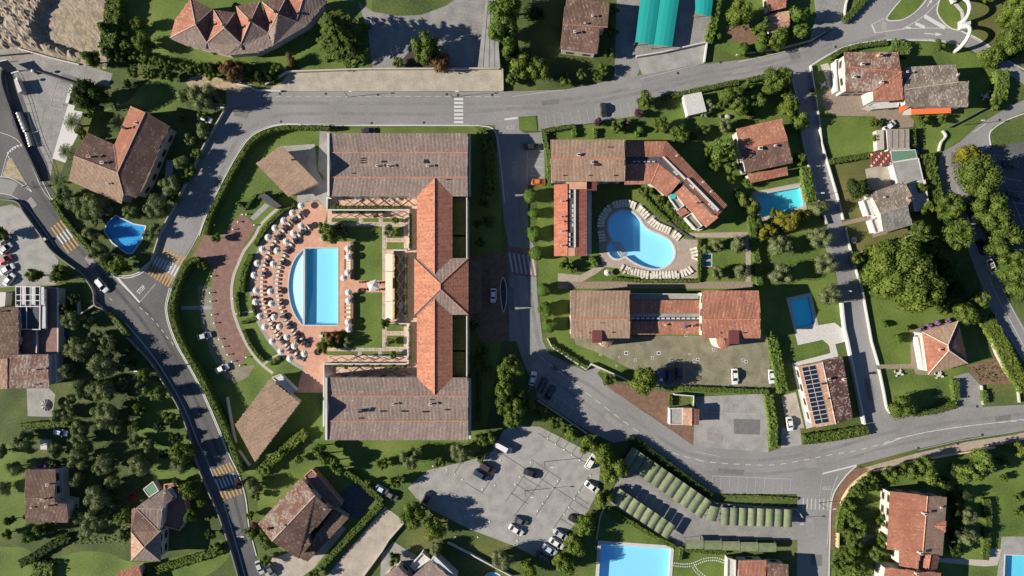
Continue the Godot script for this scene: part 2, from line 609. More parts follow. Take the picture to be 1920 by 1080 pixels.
func grounds() -> void:
	var mb := MB.new()
	fill(mb, PackedVector2Array([Vector2(-200, -130), Vector2(200, -130), Vector2(200, 130), Vector2(-200, 130)]), 0.0, holes)
	for r in [[-1500, -1500, 1500, -130], [-1500, 130, 1500, 1500], [-1500, -130, -200, 130], [200, -130, 1500, 130]]:
		mb.quad(Vector3(r[0], 0, r[1]), Vector3(r[2], 0, r[1]), Vector3(r[2], 0, r[3]), Vector3(r[0], 0, r[3]), Color.WHITE, Vector3.UP)
	struct("ground", "green garden ground between all the plots and streets", "ground", mb.mesh(), M.grass)
	# garden soil and lawns
	surf("garden_ground", "thin shaded grass under the olives around the L-shaped villa", "olive_ground", .010, [150, 165, 250, 148, 420, 175, 425, 205, 386, 270, 303, 435, 290, 470, 262, 505, 225, 515, 160, 455, 97, 372, 110, 340, 150, 215])
	surf("lawn", "bright lawn above the L-shaped villa", "lawn", .020, [238, 190, 262, 165, 285, 150, 350, 155, 340, 182, 350, 205, 300, 212, 270, 203, 245, 196, 190, 215, 185, 255, 165, 250, 175, 215], true)
	surf("dirt_patch", "sandy bare patch beside the road bend at upper left", "sand", .022, [350, 152, 372, 142, 425, 148, 480, 162, 470, 172, 425, 172, 400, 162, 360, 165], true)
	surf("lawn", "lawn around the many-gabled villa", "lawn", .020, [225, -20, 700, -20, 690, 128, 560, 140, 430, 122, 262, 110, 235, 60])
	surf("lawn", "narrow garden lawn beside the villa next to the teal tents", "olive_ground", .012, [945, -20, 1157, -20, 1150, 142, 1040, 166, 945, 172])
	surf("lawn", "garden lawn around the small tiled annexe", "lawn", .012, [1340, -20, 1590, -20, 1500, 90, 1385, 108, 1332, 84])
	surf("lawn", "garden lawns around the villa above the turquoise pool", "lawn", .014, [1196, 188, 1385, 152, 1482, 136, 1505, 200, 1530, 300, 1530, 398, 1410, 412, 1350, 330, 1290, 270, 1205, 250])
	surf("lawn", "lawn around the large mottled villa", "lawn", .014, [1522, 124, 1600, 88, 1665, 78, 1790, 84, 1846, 110, 1882, 130, 1884, 196, 1850, 208, 1800, 262, 1745, 300, 1722, 250, 1715, 225, 1530, 215])
	surf("lawn", "shaded lawn left of the grey sheds", "lawn", .020, [1536, 220, 1642, 220, 1642, 290, 1556, 302])
	surf("lawn", "lawn around the grey-roofed cottage", "meadow", .012, [1556, 300, 1634, 288, 1720, 300, 1745, 400, 1700, 450, 1640, 475, 1602, 482, 1572, 400])
	surf("lawn", "large lawn around the giant garden tree", "lawn", .016, [1606, 484, 1640, 474, 1762, 430, 1800, 560, 1870, 718, 1800, 757, 1690, 782, 1664, 765, 1648, 690, 1632, 640, 1614, 540])
	surf("lawn", "shaded lawn around the narrow blue pool", "lawn", .014, [1412, 412, 1530, 398, 1560, 480, 1574, 560, 1574, 640, 1480, 695, 1465, 740, 1448, 640, 1425, 545])
	surf("lawn", "gardens around the apartment blocks", "lawn", .012, [1012, 248, 1195, 220, 1350, 300, 1410, 412, 1422, 545, 1440, 548, 1440, 745, 1262, 738, 1100, 690, 1030, 655, 1010, 545, 1006, 345])
	surf("lawn", "hotel grounds lawn inside the curved hedge", "lawn", .016, [618, 242, 545, 240, 500, 247, 470, 266, 440, 312, 412, 368, 386, 438, 346, 500, 322, 560, 332, 620, 396, 745, 452, 885, 472, 892, 560, 815, 612, 832, 880, 832, 910, 812, 940, 640, 940, 300, 890, 236])
	surf("lawn", "garden lawn around the tilted brown house", "lawn", .014, [478, 892, 600, 826, 720, 942, 600, 1070, 490, 1010])
	surf("lawn", "dark lawn below the hotel with small trees", "lawn", .014, [600, 830, 915, 830, 870, 868, 800, 882, 765, 915, 790, 945, 740, 950, 640, 880])
	surf("orchard_ground", "rough grass of the olive grove at lower left", "olive_ground", .010, [-20, 735, 110, 555, 205, 580, 316, 718, 362, 815, 440, 1030, 446, 1100, -20, 1100])
	surf("lawn", "rough lawn left of the plain brown house", "lawn", .016, [-50, 836, 20, 834, 58, 850, 52, 920, 46, 985, -50, 994], true)
	surf("lawn", "pale lawn patch at the lower left corner", "lawn", .016, [-60, 1034, 20, 1026, 52, 1030, 76, 1060, 70, 1110, -60, 1110], true)
	surf("lawn", "pale lawn below the house with red terrace", "lawn", .016, [104, 1056, 140, 1036, 200, 1036, 240, 1052, 300, 1050, 375, 1032, 416, 1012, 426, 1050, 330, 1100, 120, 1110], true)
	surf("lawn", "sunlit orchard lawn beside the dark road", "lawn", .016, [262, 720, 312, 730, 350, 815, 382, 910, 350, 935, 300, 900, 262, 840], true)
	surf("lawn", "lawn around the large square pool", "lawn", .014, [1100, 1000, 1140, 955, 1265, 1026, 1262, 1100, 1085, 1100])
	surf("lawn", "small lawn with stepping-stone path", "lawn", .014, [1264, 1030, 1380, 1036, 1380, 1100, 1262, 1100])
	surf("lawn", "gardens around the long terracotta-roofed house", "lawn", .010, [1558, 1100, 1566, 960, 1585, 915, 1620, 888, 1700, 868, 1940, 812, 1940, 1100])
	surf("lawn", "open lawn beside the corner pool", "lawn", .016, [1836, 910, 1890, 865, 1940, 850, 1940, 1010, 1880, 1006, 1830, 1050, 1815, 1010])
	# earth site
	surf("earth_site", "bare sandy excavation at the upper left", "sand", .012, [60, -20, 204, -20, 198, 60, 190, 92, 150, 100, 80, 85, 70, 30])
	var edge := curve(flat([-60, -40, 108, -40, 99, -5, 92, 12, 82, 36, 76, 55, 80, 72, 96, 84, 122, 90, 146, 97, 152, 103, 120, 104, 80, 98, 40, 88, -60, 80]), true, 2)
	var mound := MB.new()
	var hs2 := {}
	for i in 66:
		for j in 44:
			var q := Vector2(-153.0 + i * .62, -87.0 + j * .62)
			var d := 1e9
			for k in edge.size():
				d = minf(d, q.distance_to(Geometry2D.get_closest_point_to_segment(q, edge[k], edge[(k + 1) % edge.size()])))
			if not Geometry2D.is_point_in_polygon(q, edge):
				d = -d
			d += stain.get_noise_2d(q.x * 3, q.y * 3) * 1.2
			hs2[Vector2i(i, j)] = Vector3(q.x, smoothstep(-.3, 1.6, d) * (2.2 + .8 * stain.get_noise_2d(q.x * 4 + 50, q.y * 9)) + .12 * stain.get_noise_2d(q.x * 9, q.y * 9) + .03, q.y)
	for i in 65:
		for j in 43:
			var c4 := [hs2[Vector2i(i, j)], hs2[Vector2i(i + 1, j)], hs2[Vector2i(i + 1, j + 1)], hs2[Vector2i(i, j + 1)]]
			if maxf(maxf(c4[0].y, c4[1].y), maxf(c4[2].y, c4[3].y)) > .04 and c4[0].z < -64.5 - (c4[0].x + 143) * -.09 and c4[0].x < -114:
				mound.quad(c4[0], c4[1], c4[2], c4[3], Color.WHITE, Vector3.UP)
	struct("terrain", "raised bank of bare brown earth at the upper left corner", "earth bank", mound.mesh(), M.dirt)
	surf("verge", "weedy strip between earth site and street", "meadow", .018, [58, 86, 80, 84, 118, 96, 130, 104, 118, 108, 90, 100, 62, 96], true)
	# yards and paths
	surf("yard", "shaded grey yard with a curved lawn edge", "old_asphalt", .030, [672, 4, 700, 22, 745, 30, 790, 28, 836, 11, 882, -20, 925, -20, 900, 130, 700, 131, 690, 60])
	surf("forecourt", "pale gravel strip along the upper street", "gravel", .032, [540, 138, 690, 132, 940, 131, 942, 171, 560, 171, 482, 169, 525, 158])
	surf("planting_bed", "planting bed at the corner of the shaded yard", "mulch", .038, [738, 131, 786, 74, 812, 84, 850, 131])
	surf("driveway", "shaded asphalt drive around the teal tents", "old_asphalt", .030, [1157, -20, 1345, -20, 1322, 82, 1210, 106, 1193, 146, 1150, 160, 1152, 140])
	surf("forecourt", "pale concrete wedge below the teal tents", "concrete", .034, [1192, 109, 1322, 83, 1320, 118, 1205, 142])
	surf("driveway", "brown paved drive of the small tiled annexe", "earth", .030, [1357, 52, 1420, 46, 1440, 10, 1425, -20, 1478, -20, 1446, 66, 1402, 82, 1370, 76])
	surf("driveway", "shaded asphalt spur between hedges at the upper edge", "old_asphalt", .030, [1524, -20, 1594, -20, 1580, 46, 1518, 76, 1530, 30])
	surf("yard", "brown cobbled yard in front of the large mottled villa", "cobbles", .030, [1545, 168, 1562, 168, 1628, 176, 1640, 204, 1690, 204, 1714, 226, 1712, 238, 1664, 242, 1640, 218, 1562, 217, 1542, 200])
	surf("path", "pale stone path left of the large mottled villa", "stone", .032, [1538, 122, 1552, 118, 1564, 145, 1566, 172, 1556, 172, 1546, 140])
	surf("patio", "dusty patio behind the grey-roofed cottage", "gravel", .030, [1622, 317, 1672, 306, 1684, 338, 1655, 358, 1628, 356])
	surf("patio", "reddish paving around the grey-roofed cottage", "cobbles", .026, [1610, 374, 1634, 366, 1664, 438, 1636, 446, 1630, 412, 1580, 423, 1578, 417, 1622, 405])
	surf("patio", "grey paving around the pyramid-roofed house", "cobbles", .030, [1706, 620, 1732, 612, 1750, 704, 1716, 702, 1714, 691, 1648, 692, 1647, 684, 1708, 682])
	surf("planting_bed", "vegetable rows behind the pyramid-roofed house", "earth", .030, [1812, 686, 1866, 672, 1898, 720, 1838, 722])
	surf("driveway", "shaded drive below the pyramid-roofed house", "old_asphalt", .034, [1788, 706, 1816, 698, 1838, 722, 1843, 764, 1797, 768])
	surf("patio", "pale patio beside the villa above the turquoise pool", "concrete", .030, [1382, 298, 1398, 290, 1399, 326, 1388, 328])
	surf("pool_deck", "pale paving around the turquoise pool", "gravel", .034, [1409, 360, 1502, 342, 1514, 394, 1424, 416])
	surf("pool_deck", "white stone terrace around the narrow pool", "white_stone", .034, [1474, 559, 1521, 548, 1534, 610, 1565, 605, 1580, 617, 1586, 640, 1575, 643, 1566, 645, 1572, 668, 1500, 688, 1527, 800, 1512, 804, 1485, 681, 1557, 662, 1554, 647, 1542, 637, 1496, 647])
	surf("yard", "dark gravel strip beside the solar-panelled house", "gravel", .026, [1465, 742, 1492, 735, 1508, 802, 1476, 806])
	surf("driveway", "pale drive with a parked white car below the solar-panelled house", "concrete", .036, [1465, 802, 1500, 800, 1504, 838, 1464, 842])
	surf("pool_deck", "tan paved deck around the kidney-shaped pool", "tan_deck", .034, [1122, 440, 1123, 412, 1134, 390, 1152, 377, 1178, 373, 1200, 381, 1228, 406, 1262, 432, 1282, 448, 1308, 450, 1308, 524, 1215, 524, 1184, 514, 1160, 503, 1130, 500, 1124, 478])
	surf("path", "tan path from the kidney pool to the street", "tan_deck", .032, [1046, 512, 1088, 516, 1124, 496, 1140, 496, 1120, 512, 1092, 528, 1046, 528])
	surf("path", "tan walk between the hedge and the twin blocks", "cobbles", .030, [1046, 528, 1412, 528, 1412, 541, 1046, 541])
	surf("path", "tan path around the olive lawn beside the kidney pool", "tan_deck", .030, [1292, 437, 1402, 435, 1408, 450, 1408, 528, 1398, 528, 1398, 446, 1294, 445])
	surf("yard", "mossy grey yard below the twin apartment blocks", "moss_yard", .030, [1075, 632, 1440, 628, 1446, 726, 1274, 726, 1228, 724, 1182, 692, 1128, 664, 1080, 646])
	surf("yard", "red-brown earth triangle above the small gatehouse", "earth", .032, [1132, 727, 1148, 718, 1230, 732, 1264, 736, 1256, 765, 1258, 796, 1303, 800, 1303, 836, 1265, 811, 1186, 756])
	surf("side_lot", "empty concrete lot right of the gatehouse", "concrete", .034, [1303, 744, 1441, 738, 1441, 848, 1300, 838])
	# hotel grounds
	surf("drive", "curving red brick drive inside the hotel hedge", "brick", .030, [452, 400, 468, 411, 479, 427, 461, 456, 445, 496, 437, 540, 438, 576, 449, 622, 466, 660, 450, 688, 424, 660, 402, 606, 396, 545, 400, 500, 362, 478, 383, 442, 410, 450, 430, 424])
	surf("grass_paving", "greenish grey grass paving left of the brick drive", "moss_yard", .026, [370, 535, 397, 538, 403, 606, 425, 660, 450, 688, 478, 684, 466, 706, 440, 720, 420, 706, 396, 664, 376, 604])
	surf("path", "pale footpath crossing from the gate to the brick drive", "concrete", .036, [340, 574, 398, 573, 399, 580, 340, 581])
	surf("patio", "grey terrace beside the upper tan pavilion", "concrete", .034, [530, 274, 590, 270, 594, 318, 609, 345, 609, 390, 596, 378, 576, 377, 557, 381, 557, 362, 598, 345])
	surf("path", "pale strip along the left end of the hotel's upper wing", "concrete", .036, [600, 242, 618, 242, 618, 392, 609, 392, 606, 330, 596, 318])
	surf("path", "grey slab path in the upper hotel garden", "concrete", .034, [497, 381, 506, 386, 476, 414, 469, 408])
	var deck := PackedVector2Array()
	for p in [[596, 374], [576, 379]]:
		deck.append(Vector2(g(p[0], p[1]).x, g(p[0], p[1]).z))
	var rim_a := []
	for i in 28:
		var a := deg_to_rad(247.0 - i * 131.0 / 27)
		rim_a.append_array([643 + 171 * cos(a), 537 + 171 * sin(a)])
	deck.append_array(flat(rim_a))
	deck.append_array(flat([556, 736, 608, 736, 606, 683, 614, 682, 614, 660, 603, 650, 602, 622, 666, 622, 666, 548, 723, 548, 723, 526, 666, 526, 666, 453, 606, 453, 604, 428, 612, 408, 614, 394, 607, 388]))
	mb = MB.new()
	fill(mb, deck, .034, holes)
	struct("pool_deck", "terracotta paved deck around the hotel's half-round pool", "pool deck", mb.mesh(), M.terracotta)
	mb = MB.new()
	ribbon(mb, flat(rim_a), 1.1, .042)
	struct("path", "pale paved rim around the outer edge of the pool deck", "path", mb.mesh(), M.concrete)
	mb = MB.new()
	ribbon(mb, curve(flat([522, 390, 492, 418, 476, 446, 458, 470, 447, 494, 438, 518, 434, 546, 436, 574, 440, 592, 451, 622, 466, 652, 480, 672, 494, 686, 512, 700])), .8, .044)
	ribbon(mb, flat([437, 590, 460, 585, 479, 584]), .5, .046)
	ribbon(mb, flat([492, 686, 508, 672, 524, 664]), .5, .046)
	struct("path", "pale curving footpath between brick drive and pool garden", "path", mb.mesh(), M.stone)
	surf("courtyard", "pale pink paving of the hotel's courtyard terraces", "pink_paving", .030, [612, 366, 784, 366, 784, 712, 610, 712, 606, 683, 614, 668, 614, 394])
	surf("courtyard_lawn", "green courtyard lawn of the hotel", "lawn", .046, [645, 424.5, 716.5, 424.5, 716.5, 526, 664, 526, 664, 453, 606, 453, 606, 426])
	surf("courtyard_lawn", "lower half of the green courtyard lawn", "lawn", .046, [664, 548, 716.5, 548, 716.5, 652, 606, 652, 602, 622, 664, 622])
	for r in [[622, 409, 673, 416.5, "upper left"], [681, 409, 710, 416.5, "upper middle"], [718, 409, 756, 416.5, "upper right"], [725, 425, 757, 446.5, "small upper square"], [725, 454, 757, 468, "second upper square"], [725, 607, 757, 621, "small lower square"], [725, 629, 757, 650.5, "second lower square"], [612, 658.5, 671, 666, "lower left"], [678, 658.5, 709, 666, "lower middle"], [716, 658.5, 756, 666, "lower right"]]:
		surf("courtyard_lawn", "narrow " + r[4] + " lawn bed of the hotel courtyard", "lawn", .046, [r[0], r[1], r[2], r[1], r[2], r[3], r[0], r[3]])
	surf("forecourt", "shaded brick forecourt at the hotel entrance", "earth", .030, [878, 482, 956, 470, 958, 640, 905, 642, 878, 600])
	surf("car_park", "concrete car park with scattered cars below the hotel", "concrete", .036, [765, 915, 800, 882, 870, 866, 920, 852, 945, 805, 975, 798, 1012, 800, 1110, 850, 1126, 870, 1122, 920, 1102, 960, 1062, 1000, 1022, 1052, 960, 1022, 880, 992, 830, 966, 790, 946])
	surf("driveway", "pale gravel lane beside the tilted brown house", "gravel", .034, [722, 950, 757, 976, 672, 1100, 596, 1100])
	surf("patio", "beige patio below the tilted brown house", "gravel", .030, [494, 1052, 560, 1030, 640, 985, 650, 990, 588, 1066, 540, 1100, 500, 1100])
	surf("yard", "dark sunken court right of the tilted brown house", "dark_roofing", .030, [640, 920, 664, 905, 706, 936, 672, 975, 640, 960])
	surf("patio", "small yard of the white-terraced house", "concrete", .030, [715, 1040, 738, 1015, 760, 1030, 790, 1046, 815, 1030, 860, 1100, 712, 1100])
	surf("car_park", "shaded concrete car park at the left edge", "concrete", .034, [-20, 392, 22, 383, 40, 392, 80, 448, 110, 488, 104, 534, -20, 540])
	surf("yard", "grey yard below the glass-roofed house", "concrete", .030, [50, 728, 92, 728, 104, 740, 98, 782, 52, 780])
	surf("street", "old asphalt forecourt and side street at the upper left", "old_asphalt", .040, [-20, 86, 50, 96, 160, 122, 212, 138, 204, 161, 140, 157, 128, 196, 100, 300, 94, 345, 62, 290, 20, 190, -20, 160])
	surf("path", "bluish paved ramp of the underpass", "new_asphalt", .046, [10, 136, 24, 134, 40, 172, 52, 210, 68, 262, 90, 310, 96, 350, 78, 322, 54, 282, 30, 222, 16, 170])
	surf("car_park", "asphalt with bays behind the roadside trees at right", "new_asphalt", .034, [1856, 276, 1945, 262, 1945, 520, 1885, 480, 1832, 385, 1800, 330])
	surf("yard", "asphalt aisle between the green carports", "old_asphalt", .032, [1140, 940, 1184, 842, 1345, 942, 1498, 952, 1498, 1012, 1290, 1014, 1266, 1026])
	surf("verge", "bare earth verge inside the lower bend", "earth", .034, [1558, 1030, 1560, 940, 1578, 902, 1612, 872, 1628, 880, 1594, 910, 1574, 950, 1568, 1030])
	surf("verge", "green verge along the lower right road", "grass", .034, [1606, 872, 1715, 844, 1815, 822, 1910, 809, 1910, 814, 1815, 828, 1718, 850, 1612, 879])
	surf("path", "tan footpath along the lower right road", "tan_deck", .032, [1612, 879, 1718, 850, 1815, 828, 1940, 808, 1940, 822, 1860, 836, 1720, 862, 1630, 884])
	surf("pool_deck", "grey deck around the corner pool", "concrete", .030, [1878, 1006, 1960, 1006, 1960, 1110, 1866, 1110])
	surf("path", "pale path from the corner pool to the long house", "stone", .032, [1760, 1046, 1850, 1050, 1856, 1028, 1878, 1030, 1870, 1060, 1846, 1062, 1760, 1054])
	surf("path", "curved grey garden path left of the long house", "concrete", .030, [1608, 1018, 1625, 1004, 1660, 996, 1660, 1001, 1630, 1010, 1614, 1022])
	surf("patio", "reddish terrace right of the house with red terrace", "earth", .030, [306, 905, 345, 912, 353, 968, 338, 995, 306, 992])
	surf("path", "grey walk below the L-shaped villa's right side", "concrete", .024, [312, 300, 326, 300, 322, 345, 300, 400, 292, 395, 308, 345])


func near(pts: PackedVector2Array, p: Vector2) -> Vector2:
	var best := pts[0]
	for q in pts:
		if q.distance_squared_to(p) < best.distance_squared_to(p):
			best = q
	return best


# ---------- streets, markings, walls ----------
func road(label: String, m: String, y: float, pts: Array, smooth := false) -> Node3D:
	var p := flat(pts)
	if smooth:
		p = curve(p, true, 4)
	var mb := MB.new()
	fill(mb, p, y, holes)
	return struct("road", label, "road", mb.mesh(), M[m])


func line(parent: Node, pts: Array, w: float, y := .075, m := "worn_paint", smooth := false, called := "road_line") -> void:
	var p := flat(pts)
	if smooth:
		p = curve(p, false, 5)
	var mb := MB.new()
	ribbon(mb, p, w, y)
	part(parent, called, mb.mesh(), M[m])


func dashes(parent: Node, pts: Array, w: float, dash: float, gap: float, y := .075, m := "worn_paint", smooth := true) -> void:
	var p := flat(pts)
	if smooth:
		p = curve(p, false, 6)
	var k := 0
	var at := 0.0
	var total := 0.0
	for i in p.size() - 1:
		total += p[i].distance_to(p[i + 1])
	while at < total:
		var a := along(p, at)
		var b := along(p, minf(at + dash, total))
		var mb := MB.new()
		ribbon(mb, PackedVector2Array([a[0], b[0]]), w, y)
		part(parent, "dash", mb.mesh(), M[m])
		at += dash + gap


func along(p: PackedVector2Array, d: float) -> Array:
	for i in p.size() - 1:
		var l := p[i].distance_to(p[i + 1])
		if d <= l or i == p.size() - 2:
			var t := (p[i + 1] - p[i]).normalized()
			return [p[i] + t * minf(d, l), t]
		d -= l
	return [p[0], Vector2.RIGHT]


func bars(called: String, label: String, a: Array, b: Array, n: int, len: float, w: float, m: String, y := .08, slant := 999.0) -> void:
	# n painted bars spread from a to b, each len long across (or along the angle slant, degrees)
	var p := g(a[0], a[1])
	var q := g(b[0], b[1])
	var o := thing(called, label, "crossing", (p + q) * .5)
	o.set_meta("kind", "structure")
	var d := (q - p).normalized()
	var s := Vector3(-d.z, 0, d.x)
	if slant < 900.0:
		s = Vector3(cos(deg_to_rad(slant)), 0, sin(deg_to_rad(slant)))
	for i in n:
		var c: Vector3 = p.lerp(q, float(i) / maxi(1, n - 1)) - o.position
		var mb := MB.new()
		var t := Vector3(-s.z, 0, s.x) * w * .5
		mb.quad(c - s * len * .5 - t + Vector3(0, y, 0), c + s * len * .5 - t + Vector3(0, y, 0), c + s * len * .5 + t + Vector3(0, y, 0), c - s * len * .5 + t + Vector3(0, y, 0), Color.WHITE, Vector3.UP)
		part(o, "stripe", mb.mesh(), M[m])


func bays(parent: Node, a: Array, b: Array, n: int, dx: float, dy: float, closed := true) -> void:
	for i in n + 1:
		var t := float(i) / n
		var x: float = lerpf(a[0], b[0], t)
		var y: float = lerpf(a[1], b[1], t)
		line(parent, [x, y, x + dx, y + dy], .12, .078, "worn_paint", false, "bay_line")
	if closed:
		line(parent, [a[0], a[1], b[0], b[1]], .12, .0785, "worn_paint", false, "bay_line")


func kerb(label: String, pts: Array, smooth := true, w := .3) -> void:
	var p := flat(pts)
	if smooth:
		p = curve(p, false, 5)
	var mb := MB.new()
	ribbon(mb, p, w, 0.0, .15)
	struct("kerb", label, "kerb", mb.mesh(), M.white_stone)


func lettering(parent: Node, text: String, x: float, y: float, turn: float, size: float, m: String, h := .082, stretch := 1.0) -> void:
	var t := TextMesh.new()
	t.text = text
	var f := SystemFont.new()
	f.font_names = PackedStringArray(["Droid Sans"])
	f.font_weight = 700
	t.font = f
	t.font_size = 64
	t.pixel_size = size / 64.0
	t.depth = .004
	var o := part(parent, "lettering", t, M[m])
	o.position = g(x, y) - parent.position + Vector3(0, h, 0)
	o.rotation = Vector3(-PI / 2, -deg_to_rad(turn), 0)
	o.scale = Vector3(1, stretch, 1)


func arrow(parent: Node, x: float, y: float, turn: float, len: float) -> void:
	var mb := MB.new()
	var c := g(x, y) + Vector3(0, .08, 0)
	var d := Vector3(cos(deg_to_rad(turn)), 0, sin(deg_to_rad(turn)))
	var s := Vector3(-d.z, 0, d.x)
	mb.quad(c - d * len * .5 - s * .12, c + d * len * .15 - s * .12, c + d * len * .15 + s * .12, c - d * len * .5 + s * .12, Color.WHITE, Vector3.UP)
	mb.tri(c + d * len * .1 - s * .5, c + d * len * .5, c + d * len * .1 + s * .5, Color.WHITE, Vector3.UP)
	part(parent, "arrow", mb.mesh(), M.white_paint)


func roads() -> void:
	var up := road("upper grey street from the left junction past the hotel to the roundabout", "asphalt", .050, [236, 522, 262, 512, 285, 490, 303, 438, 330, 385, 386, 272, 425, 207, 424, 172, 480, 171, 560, 171.5, 942, 172, 1060, 168, 1150, 150, 1310, 122, 1440, 106, 1496, 92, 1540, 70, 1590, 38, 1640, -20, 1775, -20, 1757, 18, 1770, 42, 1785, 54, 1800, 57, 1830, 70, 1858, 88, 1885, 110, 1945, 140, 1945, 175, 1880, 132, 1838, 105, 1800, 81, 1750, 74, 1660, 74, 1600, 82, 1560, 97, 1520, 121, 1500, 131, 1470, 136, 1385, 149, 1240, 180, 1197, 186, 1195, 217, 1010, 246, 1008, 217, 972, 220, 946, 224, 930, 235, 890, 234, 618, 233, 560, 232, 530, 232, 490, 240, 465, 256, 440, 290, 410, 345, 385, 400, 372, 440, 350, 475, 325, 530, 318, 545])
	line(up, [560, 232, 525, 233, 492, 241, 466, 257, 442, 290, 412, 345, 386, 400, 372, 440, 346, 486], .16, .078, "white_paint", true)
	line(up, [560, 231.5, 720, 234, 880, 233], .12)
	line(up, [305, 436, 332, 383, 388, 272, 420, 212], .16, .078, "white_paint", true)
	dashes(up, [480, 181, 700, 181, 942, 181], .14, 1.6, 1.2)
	dashes(up, [388, 345, 372, 375, 352, 415, 345, 430], .14, 1.6, 1.3)
	line(up, [960, 181, 1005, 175, 1060, 168.5], .13)
	line(up, [1200, 148, 1310, 121, 1325, 117], .12)
	line(up, [1385, 116, 1440, 104, 1495, 91], .13, .078, "white_paint", true)
	line(up, [1517, 124, 1560, 98, 1600, 83, 1660, 75, 1740, 74, 1795, 80], .14, .078, "white_paint", true)
	line(up, [1640, 62, 1700, 54, 1760, 53, 1800, 58, 1880, 106], .16, .078, "white_paint", true)
	line(up, [1634, 46, 1641, 62], .45, .079, "white_paint")
	line(up, [1635, 46, 1658, 34], .14, .079, "white_paint")
	line(up, [1692, 54, 1728, 33, 1768, -5], .16, .0785, "white_paint", true)
	for s in [[1716, 44, 1734, 52, .9], [1733, 30, 1772, 53, 1.1], [1698, 51, 1708, 53, .5]]:
		line(up, [s[0], s[1], s[2], s[3]], s[4], .079, "white_paint", false, "hatching")
	arrow(up, 1743, 6, -55, 2.6)
	arrow(up, 1750, 64, 4, 5.2)
	lettering(up, "STOP", 1658, 48, -97, 1.0, "worn_paint", .082, 1.5)
	line(up, [946, 224, 971, 221], .5, .08, "white_paint")
	lettering(up, "STOP", 957, 239, 178, 1.0, "worn_paint", .082, 1.4)
	bays(up, [1022, 216], [1178, 192], 10, 5, 26, false)
	bars("zebra_crossing", "white zebra crossing over the upper street in front of the hotel", [860, 186], [860, 229], 7, 2.6, .62, "white_paint")
	var mid := road("street curving down from the upper street past the hotel entrance", "asphalt", .048, [928, 236, 946, 224, 972, 220, 976, 245, 984, 250, 1020, 248, 1022, 345, 990, 348, 990, 440, 1006, 470, 1006, 520, 1008, 560, 1018, 640, 1030, 664, 1098, 696, 1132, 684, 1120, 700, 1142, 728, 1186, 757, 1265, 811, 1303, 837, 1440, 848, 1466, 840, 1504, 834, 1560, 828, 1632, 814, 1636, 790, 1690, 780, 1790, 766, 1945, 757, 1945, 802, 1905, 810, 1815, 821, 1715, 843, 1606, 872, 1580, 896, 1558, 936, 1554, 1010, 1552, 1100, 1494, 1100, 1496, 955, 1494, 926, 1352, 926, 1335, 922, 1300, 905, 1250, 860, 1180, 825, 1150, 830, 1110, 812, 1050, 775, 1008, 746, 1000, 712, 985, 690, 968, 640, 955, 640, 955, 470, 946, 420, 936, 330])
	dashes(mid, [984, 470, 987, 540, 993, 590, 1004, 640, 1012, 668], .12, 1.8, 2.2)
	dashes(mid, [1012, 668, 1060, 706, 1130, 760, 1200, 812, 1260, 848, 1310, 862], .16, 1.9, 1.4, .075, "white_paint")
	dashes(mid, [1310, 863, 1350, 868, 1440, 872, 1500, 864, 1560, 852, 1600, 846, 1650, 833, 1690, 820, 1800, 800, 1920, 788], .16, 1.6, 1.7, .075, "white_paint")
	line(mid, [1690, 821, 1760, 806, 1920, 786], .14, .078, "white_paint", true)
	line(mid, [1655, 834, 1690, 821], .2, .079, "white_paint")
	line(mid, [1303, 846, 1350, 856], .12, .076)
	line(mid, [1720, 844, 1800, 826, 1900, 810], .12, .076)
	line(mid, [1606, 872, 1542, 888], .4, .08, "white_paint")
	line(mid, [1542, 888, 1536, 930], .1, .079)
	line(mid, [1570, 893, 1558, 930, 1554, 980, 1551, 1020], .14, .078, "white_paint", true)
	lettering(mid, "STOP", 1550, 915, 180, 1.0, "worn_paint", .083, 1.4)
	bays(mid, [1336, 892], [1483, 898], 9, -2, 28, true)
	bays(mid, [1002, 715], [1118, 793], 8, -12, 20, true)
	bays(mid, [988, 283], [988, 344], 4, 32, 0, true)
	bars("zebra_crossing", "small pale zebra crossing beside the end of the straight carports", [1506, 944], [1552, 946], 7, 3.0, .42, "worn_paint")
	surf("crossing_table", "worn red raised table of the crossing at the hotel entrance", "brick", .062, [951, 463, 1005, 466, 1006, 520, 952, 514])
	bars("raised_crossing", "worn pale bars of the red raised crossing at the hotel entrance street", [958, 492], [1001, 498], 6, 5.6, .55, "worn_paint", .082, 80)
	line(mid, [985, 250, 990, 300, 988, 345], .1)
	road("narrow shaded lane between the villas at right", "asphalt", .046, [1480, 137, 1519, 122, 1533, 220, 1538, 270, 1566, 365, 1588, 455, 1603, 510, 1613, 540, 1631, 640, 1646, 690, 1661, 765, 1692, 784, 1634, 812, 1619, 800, 1600, 700, 1589, 645, 1574, 590, 1574, 560, 1564, 490, 1549, 420, 1531, 370, 1505, 270, 1494, 200])
	var lane := road("tree-lined lane at the right edge with a white edge line", "asphalt", .044, [1945, 175, 1880, 207, 1835, 234, 1800, 266, 1770, 283, 1763, 290, 1759, 312, 1763, 345, 1772, 372, 1800, 432, 1820, 482, 1842, 542, 1862, 592, 1902, 652, 1945, 715, 1945, 655, 1890, 562, 1878, 536, 1864, 482, 1836, 405, 1808, 350, 1798, 322, 1832, 292, 1858, 276, 1854, 252, 1862, 238, 1890, 222, 1945, 200])
	line(lane, [1794, 352, 1812, 400, 1836, 460, 1862, 540, 1888, 590, 1920, 650], .14, .078, "white_paint", true)
	line(lane, [1876, 532, 1896, 575, 1925, 630], .14, .078, "white_paint", true)
	line(lane, [1825, 248, 1848, 232], .16, .078, "white_paint")
	bays(lane, [1862, 290], [1920, 425], 6, 34, 4, true)
